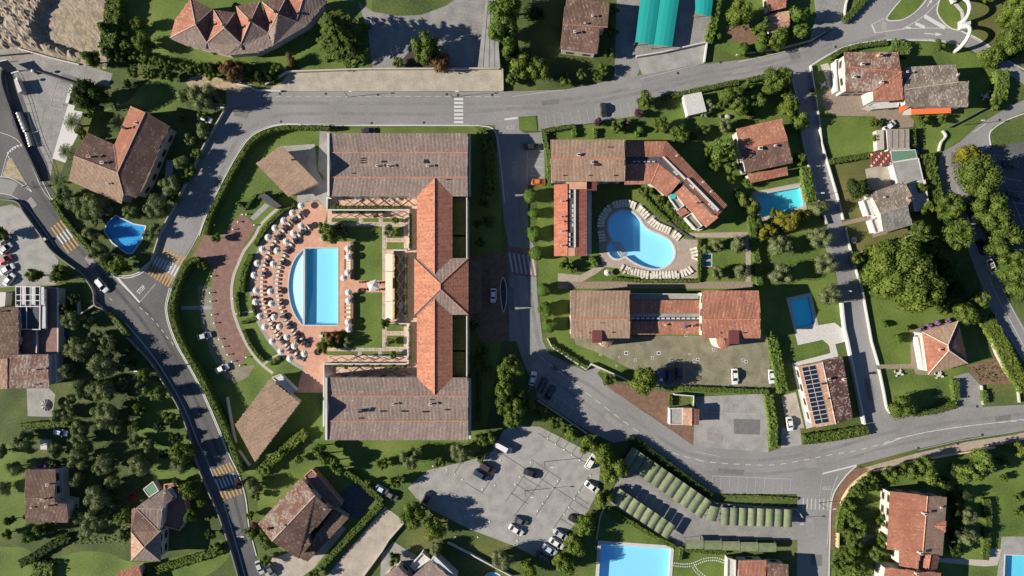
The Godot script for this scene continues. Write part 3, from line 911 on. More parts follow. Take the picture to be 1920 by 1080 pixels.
	var low := road("new dark road running down the left side past the junction", "new_asphalt", .052, [-20, 120, 6, 150, 14, 190, 26, 236, 44, 272, 62, 305, 96, 372, 116, 408, 160, 460, 208, 512, 236, 522, 250, 518, 285, 492, 322, 530, 318, 545, 310, 577, 318, 616, 333, 652, 358, 696, 381, 741, 411, 811, 426, 851, 446, 893, 458, 936, 464, 986, 478, 1042, 496, 1100, 455, 1100, 434, 1026, 411, 960, 389, 910, 369, 860, 356, 810, 336, 760, 311, 720, 286, 680, 240, 630, 200, 583, 178, 570, 176, 545, 160, 516, 104, 475, 80, 443, 50, 402, 32, 378, -20, 362])
	line(low, [318, 540, 310, 577, 318, 616, 333, 652, 358, 696, 381, 741, 411, 811, 427, 851], .22, .08, "white_paint", true)
	line(low, [236, 606, 262, 636, 290, 672, 318, 715, 345, 764, 372, 830], .35, .08, "worn_paint", true)
	line(low, [372, 830, 392, 872, 404, 905], .2, .08, "worn_paint", true)
	line(low, [420, 945, 440, 1010, 462, 1090], .3, .08, "worn_paint", true)
	line(low, [62, 305, 96, 372, 116, 408, 160, 460, 208, 512, 262, 567], .18, .079, "white_paint", true)
	line(low, [-20, 362, 20, 366, 50, 388, 80, 428, 104, 463], .16, .079, "white_paint", true)
	line(low, [220, 520, 262, 567], .5, .081, "white_paint")
	line(low, [262, 567, 292, 532], .12, .081, "white_paint")
	line(low, [213, 519, 240, 521, 262, 514, 276, 503], .25, .081, "white_paint", true)
	dashes(low, [262, 576, 290, 602, 318, 638, 332, 652], .16, 1.1, 1.1, .08, "white_paint")
	dashes(low, [178, 530, 212, 565], .14, 1.0, 2.0, .08, "white_paint")
	line(low, [-20, 332, 20, 334, 60, 360], .16, .08, "white_paint", true)
	line(low, [14, 290, 30, 318, 60, 360], .18, .0805, "white_paint", true)
	line(low, [0, 248, 40, 270, 76, 348, 94, 374], .14, .0795, "white_paint", true)
	line(low, [2, 333, 16, 286, 34, 272], .14, .0795, "white_paint", true)
	dashes(low, [14, 288, 30, 276, 42, 272], .5, .5, .35, .081, "white_paint")
	lettering(low, "STOP", 265, 543, -45, 1.1, "white_paint", .084, 1.5)
	surf("traffic_island", "sandy triangular traffic island at the left junction", "sand", .09, [4, 330, 15, 300, 22, 296, 48, 342, 24, 334])
	var old := road("light concrete-grey apron of the left roundabout", "asphalt", .054, [-20, 336, 4, 335, 24, 339, 34, 345, 22, 366, -20, 360])
	wear()
	# raised crossings of yellow and white blocks
	var rows := [["yellow blocks, upper row of the crossing beside the shaded car park", [102, 434], [125, 417], 5, 2.9, 53, "yellow_paint"], ["white blocks, middle row of the crossing beside the shaded car park", [113, 450], [136, 433], 5, 2.9, 53, "white_paint"], ["yellow blocks, lower row of the crossing beside the shaded car park", [124, 467], [147, 449], 5, 2.9, 53, "yellow_paint"],
		["shaded yellow blocks, upper row of the crossing at the brick drive", [294, 469], [342, 490], 9, 3.0, 118, "yellow_paint"], ["white blocks, middle row of the crossing at the brick drive", [287, 485], [331, 509], 9, 3.2, 118, "white_paint"], ["yellow blocks, lower row of the crossing at the brick drive", [279, 502], [320, 528], 9, 3.4, 118, "yellow_paint"],
		["yellow blocks, upper row of the crossing near the tilted brown house", [405, 887], [434, 875], 6, 2.6, 62, "yellow_paint"], ["white blocks, middle row of the crossing near the tilted brown house", [408, 908], [440, 897], 6, 3.0, 68, "white_paint"], ["yellow blocks, lower row of the crossing near the tilted brown house", [417, 930], [450, 918], 6, 2.6, 66, "yellow_paint"]]
	for r in rows:
		bars("raised_crossing", r[0], r[1], r[2], r[3], r[4], .46, r[6], .084, r[5])
	var lot := struct("car_park_joints", "dark joints ruled across the concrete car park", "joints", joints([[[930, 843], [1103, 955]], [[996, 861], [1051, 898]], [[948, 940], [1001, 868]], [[965, 966], [1029, 884]], [[1005, 966], [1052, 897]], [[958, 924], [990, 945]], [[969, 908], [1002, 929]], [[980, 893], [1014, 914]], [[1038, 990], [1109, 887]], [[1051, 972], [1076, 988]], [[1065, 950], [1090, 966]], [[1079, 929], [1104, 945]], [[1093, 908], [1112, 920]], [[1009, 812], [1102, 870]], [[1026, 822], [1040, 800]], [[1042, 833], [1058, 808]], [[1057, 842], [1074, 816]], [[1072, 852], [1088, 826]], [[1087, 861], [1103, 836]], [[873, 905], [904, 924]], [[904, 924], [930, 884]], [[850, 890], [876, 850]]], .13), M.dark_roofing)
	var side := struct("side_lot_markings", "white bay lines on the empty side lot", "bay lines", joints([[[1310, 772], [1418, 777]], [[1355, 757], [1354, 774]], [[1372, 758], [1371, 775]], [[1389, 760], [1387, 776]], [[1405, 761], [1403, 777]]], .14, .078), M.worn_paint)
	struct("bay_markings", "white bay lines beside the long white canopy", "bay lines", joints([[[107, 150], [94, 201]], [[94, 201], [117, 206]], [[117, 206], [125, 164]], [[107, 158], [125, 164]], [[103, 174], [121, 179]], [[100, 186], [118, 191]]], .12, .078), M.worn_paint)
	kerb("pale kerb around the grass tip inside the upper junction", [1662, 34, 1672, 20, 1690, -2])
	kerb("pale kerb around the roundabout lawn under the sculpture", [1765, -10, 1757, 20, 1768, 41, 1785, 54, 1800, 57.5, 1830, 71, 1858, 89, 1890, 114, 1930, 136])
	kerb("kerb along the hotel side of the upper street", [618, 235, 560, 234, 528, 234, 494, 243, 468, 259, 444, 292, 414, 347, 388, 402, 374, 442])
	kerb("kerb at the hotel's right corner", [620, 235.5, 880, 235.5, 900, 236, 928, 246, 938, 300, 946, 380], true)
	kerb("kerb of the large mottled villa's hedge", [1520, 124, 1562, 99, 1602, 84, 1662, 76.5, 1745, 76.5, 1795, 83])
	kerb("kerb inside the lower right bend", [1606, 873, 1582, 897, 1560, 936, 1556, 1010, 1554, 1090])
	kerb("kerb around the lane's grass corner at right", [1935, 208, 1890, 224, 1864, 240, 1855, 253, 1858, 275])
	kerb("kerb along the orchard side of the dark road's right edge", [322, 540, 313, 577, 321, 616, 336, 652, 361, 696, 384, 741, 414, 811, 429, 851, 449, 893, 461, 936, 467, 986, 481, 1042])
	kerb("kerb of the corner garden at the left junction", [98, 372, 118, 408, 162, 460, 210, 511, 238, 517, 262, 510, 284, 492, 299, 460])
	surf("traffic_island", "grass tip between two arms of the upper junction", "lawn", .10, [1662, 34, 1672, 20, 1690, -5, 1736, -5, 1716, 22, 1692, 36, 1668, 38])
	surf("roundabout_lawn", "lawn of the roundabout under the white hoop sculpture", "lawn", .10, [1765, -10, 1757, 20, 1768, 41, 1785, 54, 1800, 57.5, 1830, 71, 1858, 89, 1890, 114, 1945, 140, 1945, -20, 1765, -20])
	surf("dry_lawn", "dry grass right of the white hoop sculpture", "meadow", .115, [1822, -20, 1945, -20, 1945, 138, 1890, 112, 1858, 87, 1830, 69, 1826, 30], true)
	kerb("kerb around the upper junction's grass tip", [1690, -4, 1736, -4, 1717, 22, 1692, 37, 1668, 39, 1662, 34])
	struct("path", "pale stone walk under the upper hoop of the sculpture", "path", joints([[[1787, 3], [1803, 22]], [[1803, 22], [1806, 44]]], 1.0, .12), M.white_stone)
	surf("grass_plot", "small square of bright grass at the corner of the upper street", "lawn", .12, [972, 219, 1005, 217, 1008, 245, 974, 245])
	surf("entrance_island", "thin oval planted island at the hotel entrance", "mulch", .12, [943, 520, 947, 530, 949, 548, 948, 568, 944, 584, 941, 566, 939, 546, 940, 530], true)
	kerb("pale kerb around the oval island at the hotel entrance", [943, 519, 948, 530, 950, 548, 949, 568, 944, 585, 940, 566, 938, 546, 939, 530, 943, 519], true, .22)


func wear() -> void:
	# tyre-darkened bands and repair patches of the streets
	var n := 0
	for b in [[[430, 208, 480, 196, 560, 193, 720, 194, 900, 194, 1060, 187, 1200, 163, 1320, 138, 1450, 115, 1560, 82], 1.0], [[360, 420, 400, 352, 440, 270, 470, 240, 520, 217, 600, 213, 800, 214, 960, 204, 1060, 200, 1200, 174, 1330, 146, 1460, 124, 1570, 90, 1660, 66], 1.0], [[60, 340, 110, 415, 160, 480, 215, 540, 280, 620, 330, 710, 375, 810, 415, 910, 450, 1040], .9], [[80, 335, 130, 410, 178, 470, 240, 545, 296, 610, 346, 706, 392, 806, 430, 900, 462, 1020], .9], [[964, 260, 962, 400, 966, 520, 978, 610, 994, 668, 1050, 722, 1130, 780, 1230, 852, 1320, 884, 1440, 888, 1560, 868, 1700, 830, 1920, 796], .9], [[975, 262, 974, 400, 996, 560, 1010, 640, 1030, 680, 1110, 726, 1200, 794, 1290, 850, 1400, 864, 1540, 846, 1690, 806, 1920, 776], .9]]:
		var mb := MB.new()
		ribbon(mb, curve(flat(b[0]), false, 6), b[1], .0585 + n * .0006)
		struct("road_wear", "faint tyre-darkened band along the street, number %d from the top" % (n + 1), "road wear", mb.mesh(), M.wear_dark if n in [2, 3] else M.wear_light)
		n += 1
	n = 0
	for b in [[452, 214, 28, 12, 8], [610, 186, 46, 9, 0], [770, 222, 30, 8, 0], [1032, 192, 34, 10, -8], [1190, 160, 26, 14, -14], [1390, 132, 40, 10, -12], [1490, 104, 20, 16, -20], [340, 452, 16, 30, 26], [402, 330, 14, 34, 26], [130, 150, 34, 18, 14], [70, 220, 22, 40, 8], [966, 320, 14, 40, 0], [958, 560, 12, 46, 0], [1008, 690, 24, 14, 40], [1150, 790, 40, 12, 36], [1370, 884, 50, 10, 4], [1520, 868, 24, 18, -8], [1520, 990, 16, 40, 2], [1530, 1050, 22, 22, 0], [1640, 850, 40, 9, -14], [1780, 802, 50, 8, -10], [1880, 784, 30, 10, -8], [1555, 470, 12, 40, -14], [1590, 600, 14, 30, -10], [1630, 730, 14, 44, -10], [1520, 200, 12, 36, -8], [1850, 520, 12, 40, -22], [1790, 300, 16, 30, 4], [60, 380, 20, 12, 50], [170, 490, 26, 12, 50], [1400, 800, 50, 30, 0], [1340, 820, 30, 16, 8]]:
		var mb := MB.new()
		var c := g(b[0], b[1])
		var t := Basis(Vector3.UP, -deg_to_rad(b[4]))
		var p := PackedVector2Array()
		for q in [[-.5, -.5], [.5, -.44], [.47, .5], [-.46, .45]]:
			var v: Vector3 = c + t * Vector3(q[0] * b[2] * S, 0, q[1] * b[3] * S)
			p.append(Vector2(v.x, v.z))
		fill(mb, p, .0640 + n * .0003)
		var o := part(self, "road_patch", mb.mesh(), M.patch_dark if n % 3 == 0 else M.patch_light)
		o.set_meta("kind", "structure")
		later(o, "slightly " + ("darker" if n % 3 == 0 else "paler") + " repair patch in the asphalt", "road patch", "repair patches in the streets", c)
		n += 1


func joints(list: Array, w := .1, y := .058) -> ArrayMesh:
	var mb := MB.new()
	for l in list:
		ribbon(mb, flat([l[0][0], l[0][1], l[1][0], l[1][1]]), w, y)
		y += .0004
	return mb.mesh()


func wall(called: String, label: String, m: String, w: float, h: float, pts: Array, smooth := false, cat := "wall") -> void:
	var p := flat(pts)
	if smooth:
		p = curve(p, false, 5)
	var mb := MB.new()
	ribbon(mb, p, w, 0.0, h)
	var o := part(self, called, mb.mesh(), M[m])
	tag(o, label, cat)


func railing(label: String, pts: Array, h := 1.1, smooth := true) -> void:
	var p := flat(pts)
	if smooth:
		p = curve(p, false, 4)
	var o := thing("railing", label, "railing", v3(p[0]))
	var total := 0.0
	for i in p.size() - 1:
		total += p[i].distance_to(p[i + 1])
	var mb := MB.new()
	mb.off = o.position
	for y in [h, h * .55]:
		for i in p.size() - 1:
			mb.tube(v3(p[i], y), v3(p[i + 1], y), .04, .04, 4)
	part(o, "rail", mb.mesh(), M.grey_metal)
	var post := MB.new()
	post.tube(Vector3.ZERO, Vector3(0, h, 0), .04, .04, 4)
	var pm := post.mesh()
	var d := 0.0
	while d < total:
		part(o, "post", pm, M.grey_metal, v3(along(p, d)[0]) - o.position)
		d += 2.5


func walls_and_fences() -> void:
	wall("parapet", "curving stone parapet along the left edge of the dark road", "dark_stone", .3, 1.3, [160, 516, 178, 545, 182, 572, 200, 583, 240, 630, 286, 680, 311, 720, 336, 760, 356, 810, 369, 860, 389, 910, 411, 960, 434, 1026, 455, 1100], true)
	wall("parapet", "curving parapet between the shaded car park and the road", "dark_stone", .3, 1.2, [-20, 376, 32, 378, 50, 401, 80, 442, 104, 474, 160, 515], true)
	railing("metal railing on the parapet near the curve in the dark road", [178, 562, 200, 580, 238, 627, 284, 677])
	wall("wall", "dark retaining wall along the left side of the underpass ramp", "dark_roofing", .5, 1.4, [12, 128, 7, 142, 10, 165, 24, 206, 44, 262, 62, 300, 80, 340], true)
	railing("white rail along the right side of the underpass ramp", [24, 134, 40, 168, 54, 208, 70, 262, 92, 312, 98, 345])
	wall("wall", "low kerb wall at the corner garden beside the left street", "stone", .3, 1.1, [262, 509, 286, 490, 303, 436, 330, 384, 386, 271, 424, 206])
	wall("wall", "stone wall above the pale gravel strip", "stone", .4, 1.2, [500, 160, 540, 136, 690, 131, 936, 130])
	wall("wall", "low stone wall at the left end of the gravel strip", "white_stone", .4, .8, [430, 155, 470, 164, 482, 170, 528, 172])
	wall("wall", "wall between the gravel strip and the laurel garden", "stone", .4, 1.5, [942, 130, 943, 172])
	wall("wall", "white-capped wall below the teal tents", "white_stone", .35, 1.3, [1192, 108, 1240, 100, 1323, 81])
	wall("wall", "white wall stub at the right end of the pale wedge", "white_stone", .35, 1.3, [1324, 81, 1319, 118])
	wall("wall", "garden wall below the small tiled annexe", "stone", .35, 1.0, [1380, 104, 1440, 95, 1470, 90, 1520, 77, 1545, 62])
	wall("wall", "garden wall beside the shaded asphalt spur", "white_stone", .3, 1.0, [1580, 42, 1584, 10, 1590, -10])
	wall("wall", "wall along the left side of the narrow shaded lane", "stone", .35, 1.2, [1481, 140, 1494, 200, 1504, 270, 1530, 370, 1548, 420])
	wall("wall", "wall along the right side of the shaded lane's upper half", "white_stone", .3, 1.1, [1518, 124, 1533, 220, 1539, 270, 1567, 365, 1579, 412])
	wall("wall", "wall along the right side of the shaded lane below the cottage gate", "white_stone", .3, 1.1, [1583, 428, 1589, 455, 1604, 510, 1614, 540, 1632, 640, 1645, 684])
	wall("wall", "curved white wall at the lower end of the shaded lane", "white_stone", .35, 1.1, [1646, 692, 1655, 735, 1660, 762, 1667, 774], true)
	wall("wall", "tall white wall between the lane and the solar-panelled house", "white_render", .5, 1.6, [1575, 568, 1577, 590, 1580, 615, 1586, 640, 1596, 690, 1606, 740, 1617, 794])
	wall("wall", "pale retaining wall along the right side of the vegetable rows", "stone", .4, 1.2, [1848, 618, 1866, 665, 1885, 700, 1904, 722])
	wall("wall", "pale low wall round the small lawn by the road", "stone", .3, .9, [1838, 722, 1841, 758])
	wall("wall", "pale low wall right of the small lawn by the road", "stone", .3, .9, [1905, 722, 1909, 754])
	wall("wall", "retaining wall between giant-tree garden and cottage", "stone", .3, 1.0, [1608, 474, 1640, 466, 1690, 448, 1716, 436])
	wall("wall", "cream wall curving round the corner of the lower right road", "ochre_plaster", .5, 1.3, [1568, 1024, 1570, 976, 1578, 938, 1594, 912, 1616, 892, 1634, 882], true)
	wall("wall", "cream wall beside the tan footpath at lower right", "ochre_plaster", .35, 1.0, [1634, 883, 1720, 863, 1790, 850, 1862, 838])
	wall("wall", "pale wall along the parking bays by the carports' rim", "concrete", .3, 1.2, [1336, 941, 1440, 952, 1492, 954, 1502, 968])
	wall("fence", "dark fence behind the slanting carports", "dark_metal", .12, 1.4, [1166, 862, 1183, 836, 1240, 876, 1300, 916, 1336, 940])
	wall("wall", "white parapet of the hotel grounds beside the lower tan pavilion", "white_stone", .35, 1.4, [428, 744, 436, 790, 446, 838, 470, 872])
	wall("wall", "low wall below the angled roadside bays", "stone", .35, 1.0, [1008, 750, 1062, 786, 1100, 812])
	wall("wall", "wall along the gravel lane by the tilted brown house", "stone", .35, 1.2, [758, 978, 730, 1010, 718, 1030, 672, 1092])
	wall("wall", "white wall behind the concrete car park's lower edge", "white_stone", .35, 1.3, [840, 1015, 880, 1035, 930, 1062, 960, 1078])
	wall("wall", "dark garden wall below the spur by the hotel car park", "stone", .3, 1.0, [1118, 1010, 1124, 970, 1132, 950])
	wall("wall", "pale wall beside the moss-grey yard's left corner", "white_stone", .3, 1.2, [1026, 634, 1034, 650, 1098, 692, 1108, 682, 1158, 704, 1180, 714])
	wall("wall", "white wall beside the gate of the small gatehouse", "white_render", .45, 2.2, [1254, 764, 1253, 793])
	wall("wall", "white wall frame above the gatehouse pit", "white_render", .3, 1.8, [1262, 738, 1298, 741, 1297, 764])
	wall("fence", "thin fence on the street side of the earth site", "dark_metal", .1, 1.2, [-20, 108, 25, 104, 60, 101])
	wall("barrier", "long dark barrier beam beside the ball lamp", "dark_metal", .3, .9, [70, 134, 105, 145, 142, 157], false, "barrier")
	wall("wall", "white slab wall strip beside the painted bays", "white_render", .9, .5, [137, 160, 127, 194])
	wall("wall", "stone edging along the upper left side street", "white_stone", .3, .6, [36, 92, 58, 98, 100, 110, 150, 122], true)
	wall("wall", "wall between the orchard and the glass-roofed house", "stone", .35, 1.2, [180, 572, 152, 590, 148, 552])
	wall("wall", "low wall right of the grey sheds", "white_stone", .3, .9, [1716, 282, 1722, 300, 1732, 345])
	wall("wall", "kerb wall on the curving ramp below the mottled villa", "white_stone", .35, .9, [1765, 246, 1771, 256, 1762, 268, 1758, 284], true)
	wall("fence", "grey slatted fence along the bank below the mottled villa", "grey_metal", .12, 1.1, [1776, 240, 1800, 228, 1835, 209, 1850, 202])
	wall("wall", "hedge-side stone wall along the dark apartment walk", "dark_roofing", .5, .5, [1196, 358, 1222, 386, 1256, 418, 1285, 440, 1298, 446], true)
	wall("wall", "thin white edge of the terrace gardens by the slanting wing", "white_render", .3, .9, [1252, 366, 1280, 396])
	wall("wall", "white balcony edge at the end of the slanting wing", "white_render", .4, 1.2, [1284, 410, 1310, 432, 1318, 428])
	wall("planter", "long low brown planter between pool deck and courtyard lawn, upper half", "timber", .8, 1.0, [661, 454, 661, 524], false, "planter")
	wall("planter", "long low brown planter between pool deck and courtyard lawn, lower half", "timber", .8, 1.0, [661, 550, 661, 620], false, "planter")


# ---------- buildings ----------
const PAL := {
	"brown": [Color(.115, .062, .043), Color(.155, .088, .062), Color(.24, .175, .135), .10],
	"hotel": [Color(.205, .150, .124), Color(.238, .172, .142), Color(.29, .24, .20), .08],
	"spine": [Color(.40, .150, .078), Color(.455, .178, .094), Color(.30, .11, .06), .12],
	"orange": [Color(.39, .115, .058), Color(.44, .145, .074), Color(.32, .10, .055), .15],
	"tan": [Color(.245, .158, .103), Color(.285, .185, .122), Color(.31, .215, .15), .08],
	"terra": [Color(.27, .102, .058), Color(.325, .128, .072), Color(.38, .21, .14), .08],
	"mixed": [Color(.17, .072, .048), Color(.20, .145, .108), Color(.31, .25, .20), .30],
	"grey": [Color(.135, .105, .080), Color(.185, .15, .12), Color(.29, .255, .215), .20],
	"speckle": [Color(.10, .04, .032), Color(.15, .068, .052), Color(.40, .31, .26), .25],
	"pale": [Color(.33, .185, .115), Color(.38, .215, .14), Color(.44, .31, .23), .15],
	"slate": [Color(.135, .13, .115), Color(.175, .168, .15), Color(.23, .225, .21), .2],
}


func tiles(mb: MB, poly: Array, pal: Array, cw := .36, cl := .46, eave := Vector3.ZERO) -> void:
	# barrel tiles laid over the planar polygon; poly[0] -> poly[1] is the eave
	var o: Vector3 = poly[0]
	var nrm := Vector3.ZERO
	for i in poly.size():
		var a: Vector3 = poly[i]
		var b: Vector3 = poly[(i + 1) % poly.size()]
		nrm += (a - o).cross(b - o)
	nrm = nrm.normalized()
	if nrm.y < 0:
		nrm = -nrm
	var u: Vector3 = poly[1] - o if eave == Vector3.ZERO else eave
	u.y = 0.0
	u = (u - nrm * u.dot(nrm)).normalized()
	var w := u.cross(nrm).normalized()
	if w.y < 0.0:
		w = -w
	var flat2 := PackedVector2Array()
	var lo := Vector2(1e9, 1e9)
	var hi := -lo
	for p in poly:
		var q := Vector2((p - o).dot(u), (p - o).dot(w))
		flat2.append(q)
		lo = lo.min(q)
		hi = hi.max(q)
	var nu := maxi(1, ceili((hi.x - lo.x) / cw))
	var nv := maxi(1, ceili((hi.y - lo.y) / cl))
	for i in nu:
		var tone := rng.randf_range(.9, 1.1)
		for j in nv:
			var c := lo + Vector2((i + .5) * cw, (j + .5) * cl)
			if not Geometry2D.is_point_in_polygon(c, flat2):
				continue
			var p0: Vector3 = o + u * (c.x - cw * .5) + w * (c.y - cl * .55)
			var p1: Vector3 = p0 + w * cl * 1.1
			var up0 := nrm * .10
			var up1 := nrm * .06
			var k: float = clampf(stain.get_noise_2d(p0.x * 2.2, p0.z * 2.2) * 1.6 + .5, 0, 1)
			var col: Color = pal[0].lerp(pal[1], k)
			col = col.lerp(Color(1, 1, 1) * (col.r * .4 + col.g * .5 + col.b * .1), .12)
			if rng.randf() < pal[3] * (.4 + 1.2 * k):
				col = col.lerp(pal[2], rng.randf_range(.5, 1.0))
			col = col * (tone * rng.randf_range(.86, 1.14))
			var mid := u * cw * .5
			mb.quad(p0 + nrm * .02, p0 + mid + up0, p1 + mid + up1, p1 + nrm * .015, col, nrm)
			mb.quad(p0 + mid + up0, p0 + u * cw + nrm * .02, p1 + u * cw + nrm * .015, p1 + mid + up1, col * .96, nrm)


func house(called: String, label: String, cat: String, pals: Variant, V: Array, F: Array, o := {}) -> Node3D:
	var pts := []
	var c := Vector3.ZERO
	for p in V:
		pts.append(g(p[0], p[1], p[2]))
		c += pts[-1] / V.size()
	c.y = 0
	var root := thing(called, label, cat, c)
	var edges := {}
	for f in F:
		for i in f.size():
			var mean := 0.0
			for q in f:
				mean += pts[q].y / f.size()
			edges[[f[i], f[(i + 1) % f.size()]]] = mean
	# roof slopes
	var n := 0
	for f in F:
		var poly := []
		for i in f:
			poly.append(pts[i])
		var pal_name: String = pals if pals is String else pals[n % pals.size()]
		n += 1
		var slab := MB.new()
		slab.off = c
		var nn := Vector3.ZERO
		for i in poly.size():
			nn += (poly[i] - poly[0]).cross(poly[(i + 1) % poly.size()] - poly[0])
		nn = nn.normalized() * signf(nn.y)
		var two := PackedVector2Array()
		for p in poly:
			two.append(Vector2(p.x, p.z))
		var t := Geometry2D.triangulate_polygon(two)
		if t.is_empty():
			print("roof not filled: ", called, f)
		var is_tiled: bool = PAL.has(pal_name)
		var bent := 0.0
		for p in poly:
			bent = maxf(bent, absf((p - poly[0]).dot(nn)))
		var base: Color = PAL[pal_name][0] * .8 if is_tiled else Color.WHITE
		for i in range(0, t.size(), 3):
			slab.tri(poly[t[i]], poly[t[i + 1]], poly[t[i + 2]], base, Vector3.UP)
			slab.tri(poly[t[i]] - Vector3(0, .16, 0), poly[t[i + 1]] - Vector3(0, .16, 0), poly[t[i + 2]] - Vector3(0, .16, 0), base, Vector3.DOWN)
		for i in f.size():
			if not edges.has([f[(i + 1) % f.size()], f[i]]) :
				var a: Vector3 = poly[i]
				var b: Vector3 = poly[(i + 1) % poly.size()]
				slab.quad(a, b, b - Vector3(0, .16, 0), a - Vector3(0, .16, 0), base * .9, (b - a).cross(Vector3.UP))
		var sl := part(root, "roof_slope" if is_tiled else "flat_roof", slab.mesh(), M.tiles if is_tiled else M[pal_name])
		if is_tiled:
			var mb := MB.new()
			mb.off = c
			if bent > .06:
				for i in range(0, t.size(), 3):
					tiles(mb, [poly[t[i]], poly[t[i + 1]], poly[t[i + 2]]], PAL[pal_name], .36, .46, poly[1] - poly[0])
			else:
				tiles(mb, poly, PAL[pal_name])
			part(sl, "roof_tiles", mb.mesh(), M.tiles).set_meta("kind", "stuff")
	# ridge and hip caps along shared edges
	var done := {}
	for e in edges:
		if e[0] < e[1] and edges.has([e[1], e[0]]) or edges.has([e[1], e[0]]) and not done.has([e[1], e[0]]):
			done[e] = true
			var a: Vector3 = pts[e[0]]
			var b: Vector3 = pts[e[1]]
			if (a.y + b.y) * .5 < minf(edges[e], edges[[e[1], e[0]]]) + .02:
				continue  # a valley
			var mb := MB.new()
			mb.off = c
			var col: Color = PAL[pals if pals is String else pals[0]][1] * 1.15 if PAL.has(pals if pals is String else pals[0]) else Color(.3, .3, .3)
			if o.has("cap"):
				col = o.cap
			var d := (b - a)
			var k := maxi(1, int(d.length() / .5))
			for i in k:
				var p := a + d * (float(i) / k) + Vector3(0, .07, 0)
				mb.tube(p, p + d / k, .15, .12, 6, col * rng.randf_range(.8, 1.15), false)
			part(root, "ridge_cap", mb.mesh(), M.tiles)
	# walls under the outer edge
	var loop_of := {}
	for f in F:
		for i in f.size():
			if not edges.has([f[(i + 1) % f.size()], f[i]]):
				loop_of[f[i]] = f[(i + 1) % f.size()]
	var inset: float = o.get("inset", .6)
	var wallm: String = o.get("wall", "plaster")
	var wn := 0
	while not loop_of.is_empty():
		var first: int = loop_of.keys()[0]
		var loop := [first]
		var nxt: int = loop_of[first]
		loop_of.erase(first)
		while nxt != first and loop_of.has(nxt):
			loop.append(nxt)
			var q: int = loop_of[nxt]
			loop_of.erase(nxt)
			nxt = q
		if loop.size() < 3 or o.get("open", false):
			continue
		var two := PackedVector2Array()
		for i in loop:
			two.append(Vector2(pts[i].x, pts[i].z))
		var low := []
		for i in loop.size():
			low.append(two[i] - out_at(two, i) * inset)
		for i in loop.size():
			var j := (i + 1) % loop.size()
			var a := v3(low[i])
			var b := v3(low[j])
			if (two[j] - two[i]).dot(low[j] - low[i]) <= 0.0:
				continue
			var mb := MB.new()
			mb.off = c
			var ha: float = pts[loop[i]].y - .1
			var hb: float = pts[loop[j]].y - .1
			var out := v3(out_at(two, i) + out_at(two, j))
			mb.quad(a, b, b + Vector3(0, hb, 0), a + Vector3(0, ha, 0), Color.WHITE, out)
			var wm: Material = M[wallm]
			var w := part(root, "wall", mb.mesh(), wm)
			var len := a.distance_to(b)
			if len > 3.2 and o.get("windows", true):
				var d := (b - a).normalized()
				var face := Vector3(-d.z, 0, d.x)
				if face.dot(out) < 0:
					face = -face
				var cols := mini(7, int(len / 3.4))
				var top := minf(ha, hb)
				var y := 1.5
				while y + 1.0 < top:
					for k in cols:
						var at := a.lerp(b, (k + .5) / cols) + Vector3(0, y, 0) + face * .03 - c
						window(root, at, atan2(face.x, face.z))
					y += 2.9
	for ch in o.get("chimneys", []):
		chimney(root, ch, c)
	for s in o.get("skylights", []):
		var p := g(s[0], s[1], s[2]) - c
		var mb := MB.new()
		mb.box(p, Vector3(s[3], .25, s[4]), Basis(Vector3.UP, -deg_to_rad(s[5] if s.size() > 5 else 0.0)))
		part(root, "skylight", mb.mesh(), M.window_glass)
	return root


func window(w: Node3D, at: Vector3, turn: float) -> void:
	if not shared.has("frame"):
		var fr := MB.new()
		for q in [[-.52, 0, .09, 1.4], [.52, 0, .09, 1.4]]:
			fr.box(Vector3(q[0], 0, 0), Vector3(q[2], q[3], .1))
		for q in [-.66, .66, 0.0]:
			fr.box(Vector3(0, q, 0), Vector3(.95, .08, .094))
		fr.box(Vector3(-.8, 0, .01), Vector3(.44, 1.4, .06))
		fr.box(Vector3(.8, 0, .01), Vector3(.44, 1.4, .06))
		shared.frame = fr.mesh()
		var pn := MB.new()
		pn.box(Vector3.ZERO, Vector3(.96, 1.26, .04))
		shared.pane = pn.mesh()
	var f := part(w, "window", shared.frame, M.shutter, at, turn)
	part(f, "pane", shared.pane, M.window_glass)


func chimney(root: Node3D, ch: Array, c: Vector3) -> void:
	var p := g(ch[0], ch[1], ch[2]) - c
	var w: float = ch[3] * .75 if ch.size() > 3 else .55
	var hgt: float = ch[4] if ch.size() > 4 else 1.2
	var mb := MB.new()
	mb.box(p + Vector3(0, -.5, 0), Vector3(w, 1.6 + hgt, w * .8))
	mb.box(p + Vector3(0, .3 + hgt, 0), Vector3(w + .25, .12, w * .8 + .25))
	var s := part(root, "chimney", mb.mesh(), M.plaster if ch.size() <= 5 else M[ch[5]])
	var cp := MB.new()
	for k in [-.2, .2]:
		cp.box(p + Vector3(k * w, .42 + hgt, 0), Vector3(w * .25, .18, w * .6))
	part(s, "flue", cp.mesh(), M.dark_metal)


func slab(parent: Node3D, called: String, m: String, pts: Array, h: float, thick: float) -> MeshInstance3D:
	# a flat plate with its top at height h
	var p := flat(pts, h)
	var mb := MB.new()
	mb.off = parent.position
	fill(mb, p, h)
	for i in p.size():
		var a := p[i]
		var b := p[(i + 1) % p.size()]
		mb.quad(v3(a, h), v3(b, h), v3(b, h - thick), v3(a, h - thick), Color.WHITE, v3(out_at(p, i)))
	return part(parent, called, mb.mesh(), M[m])


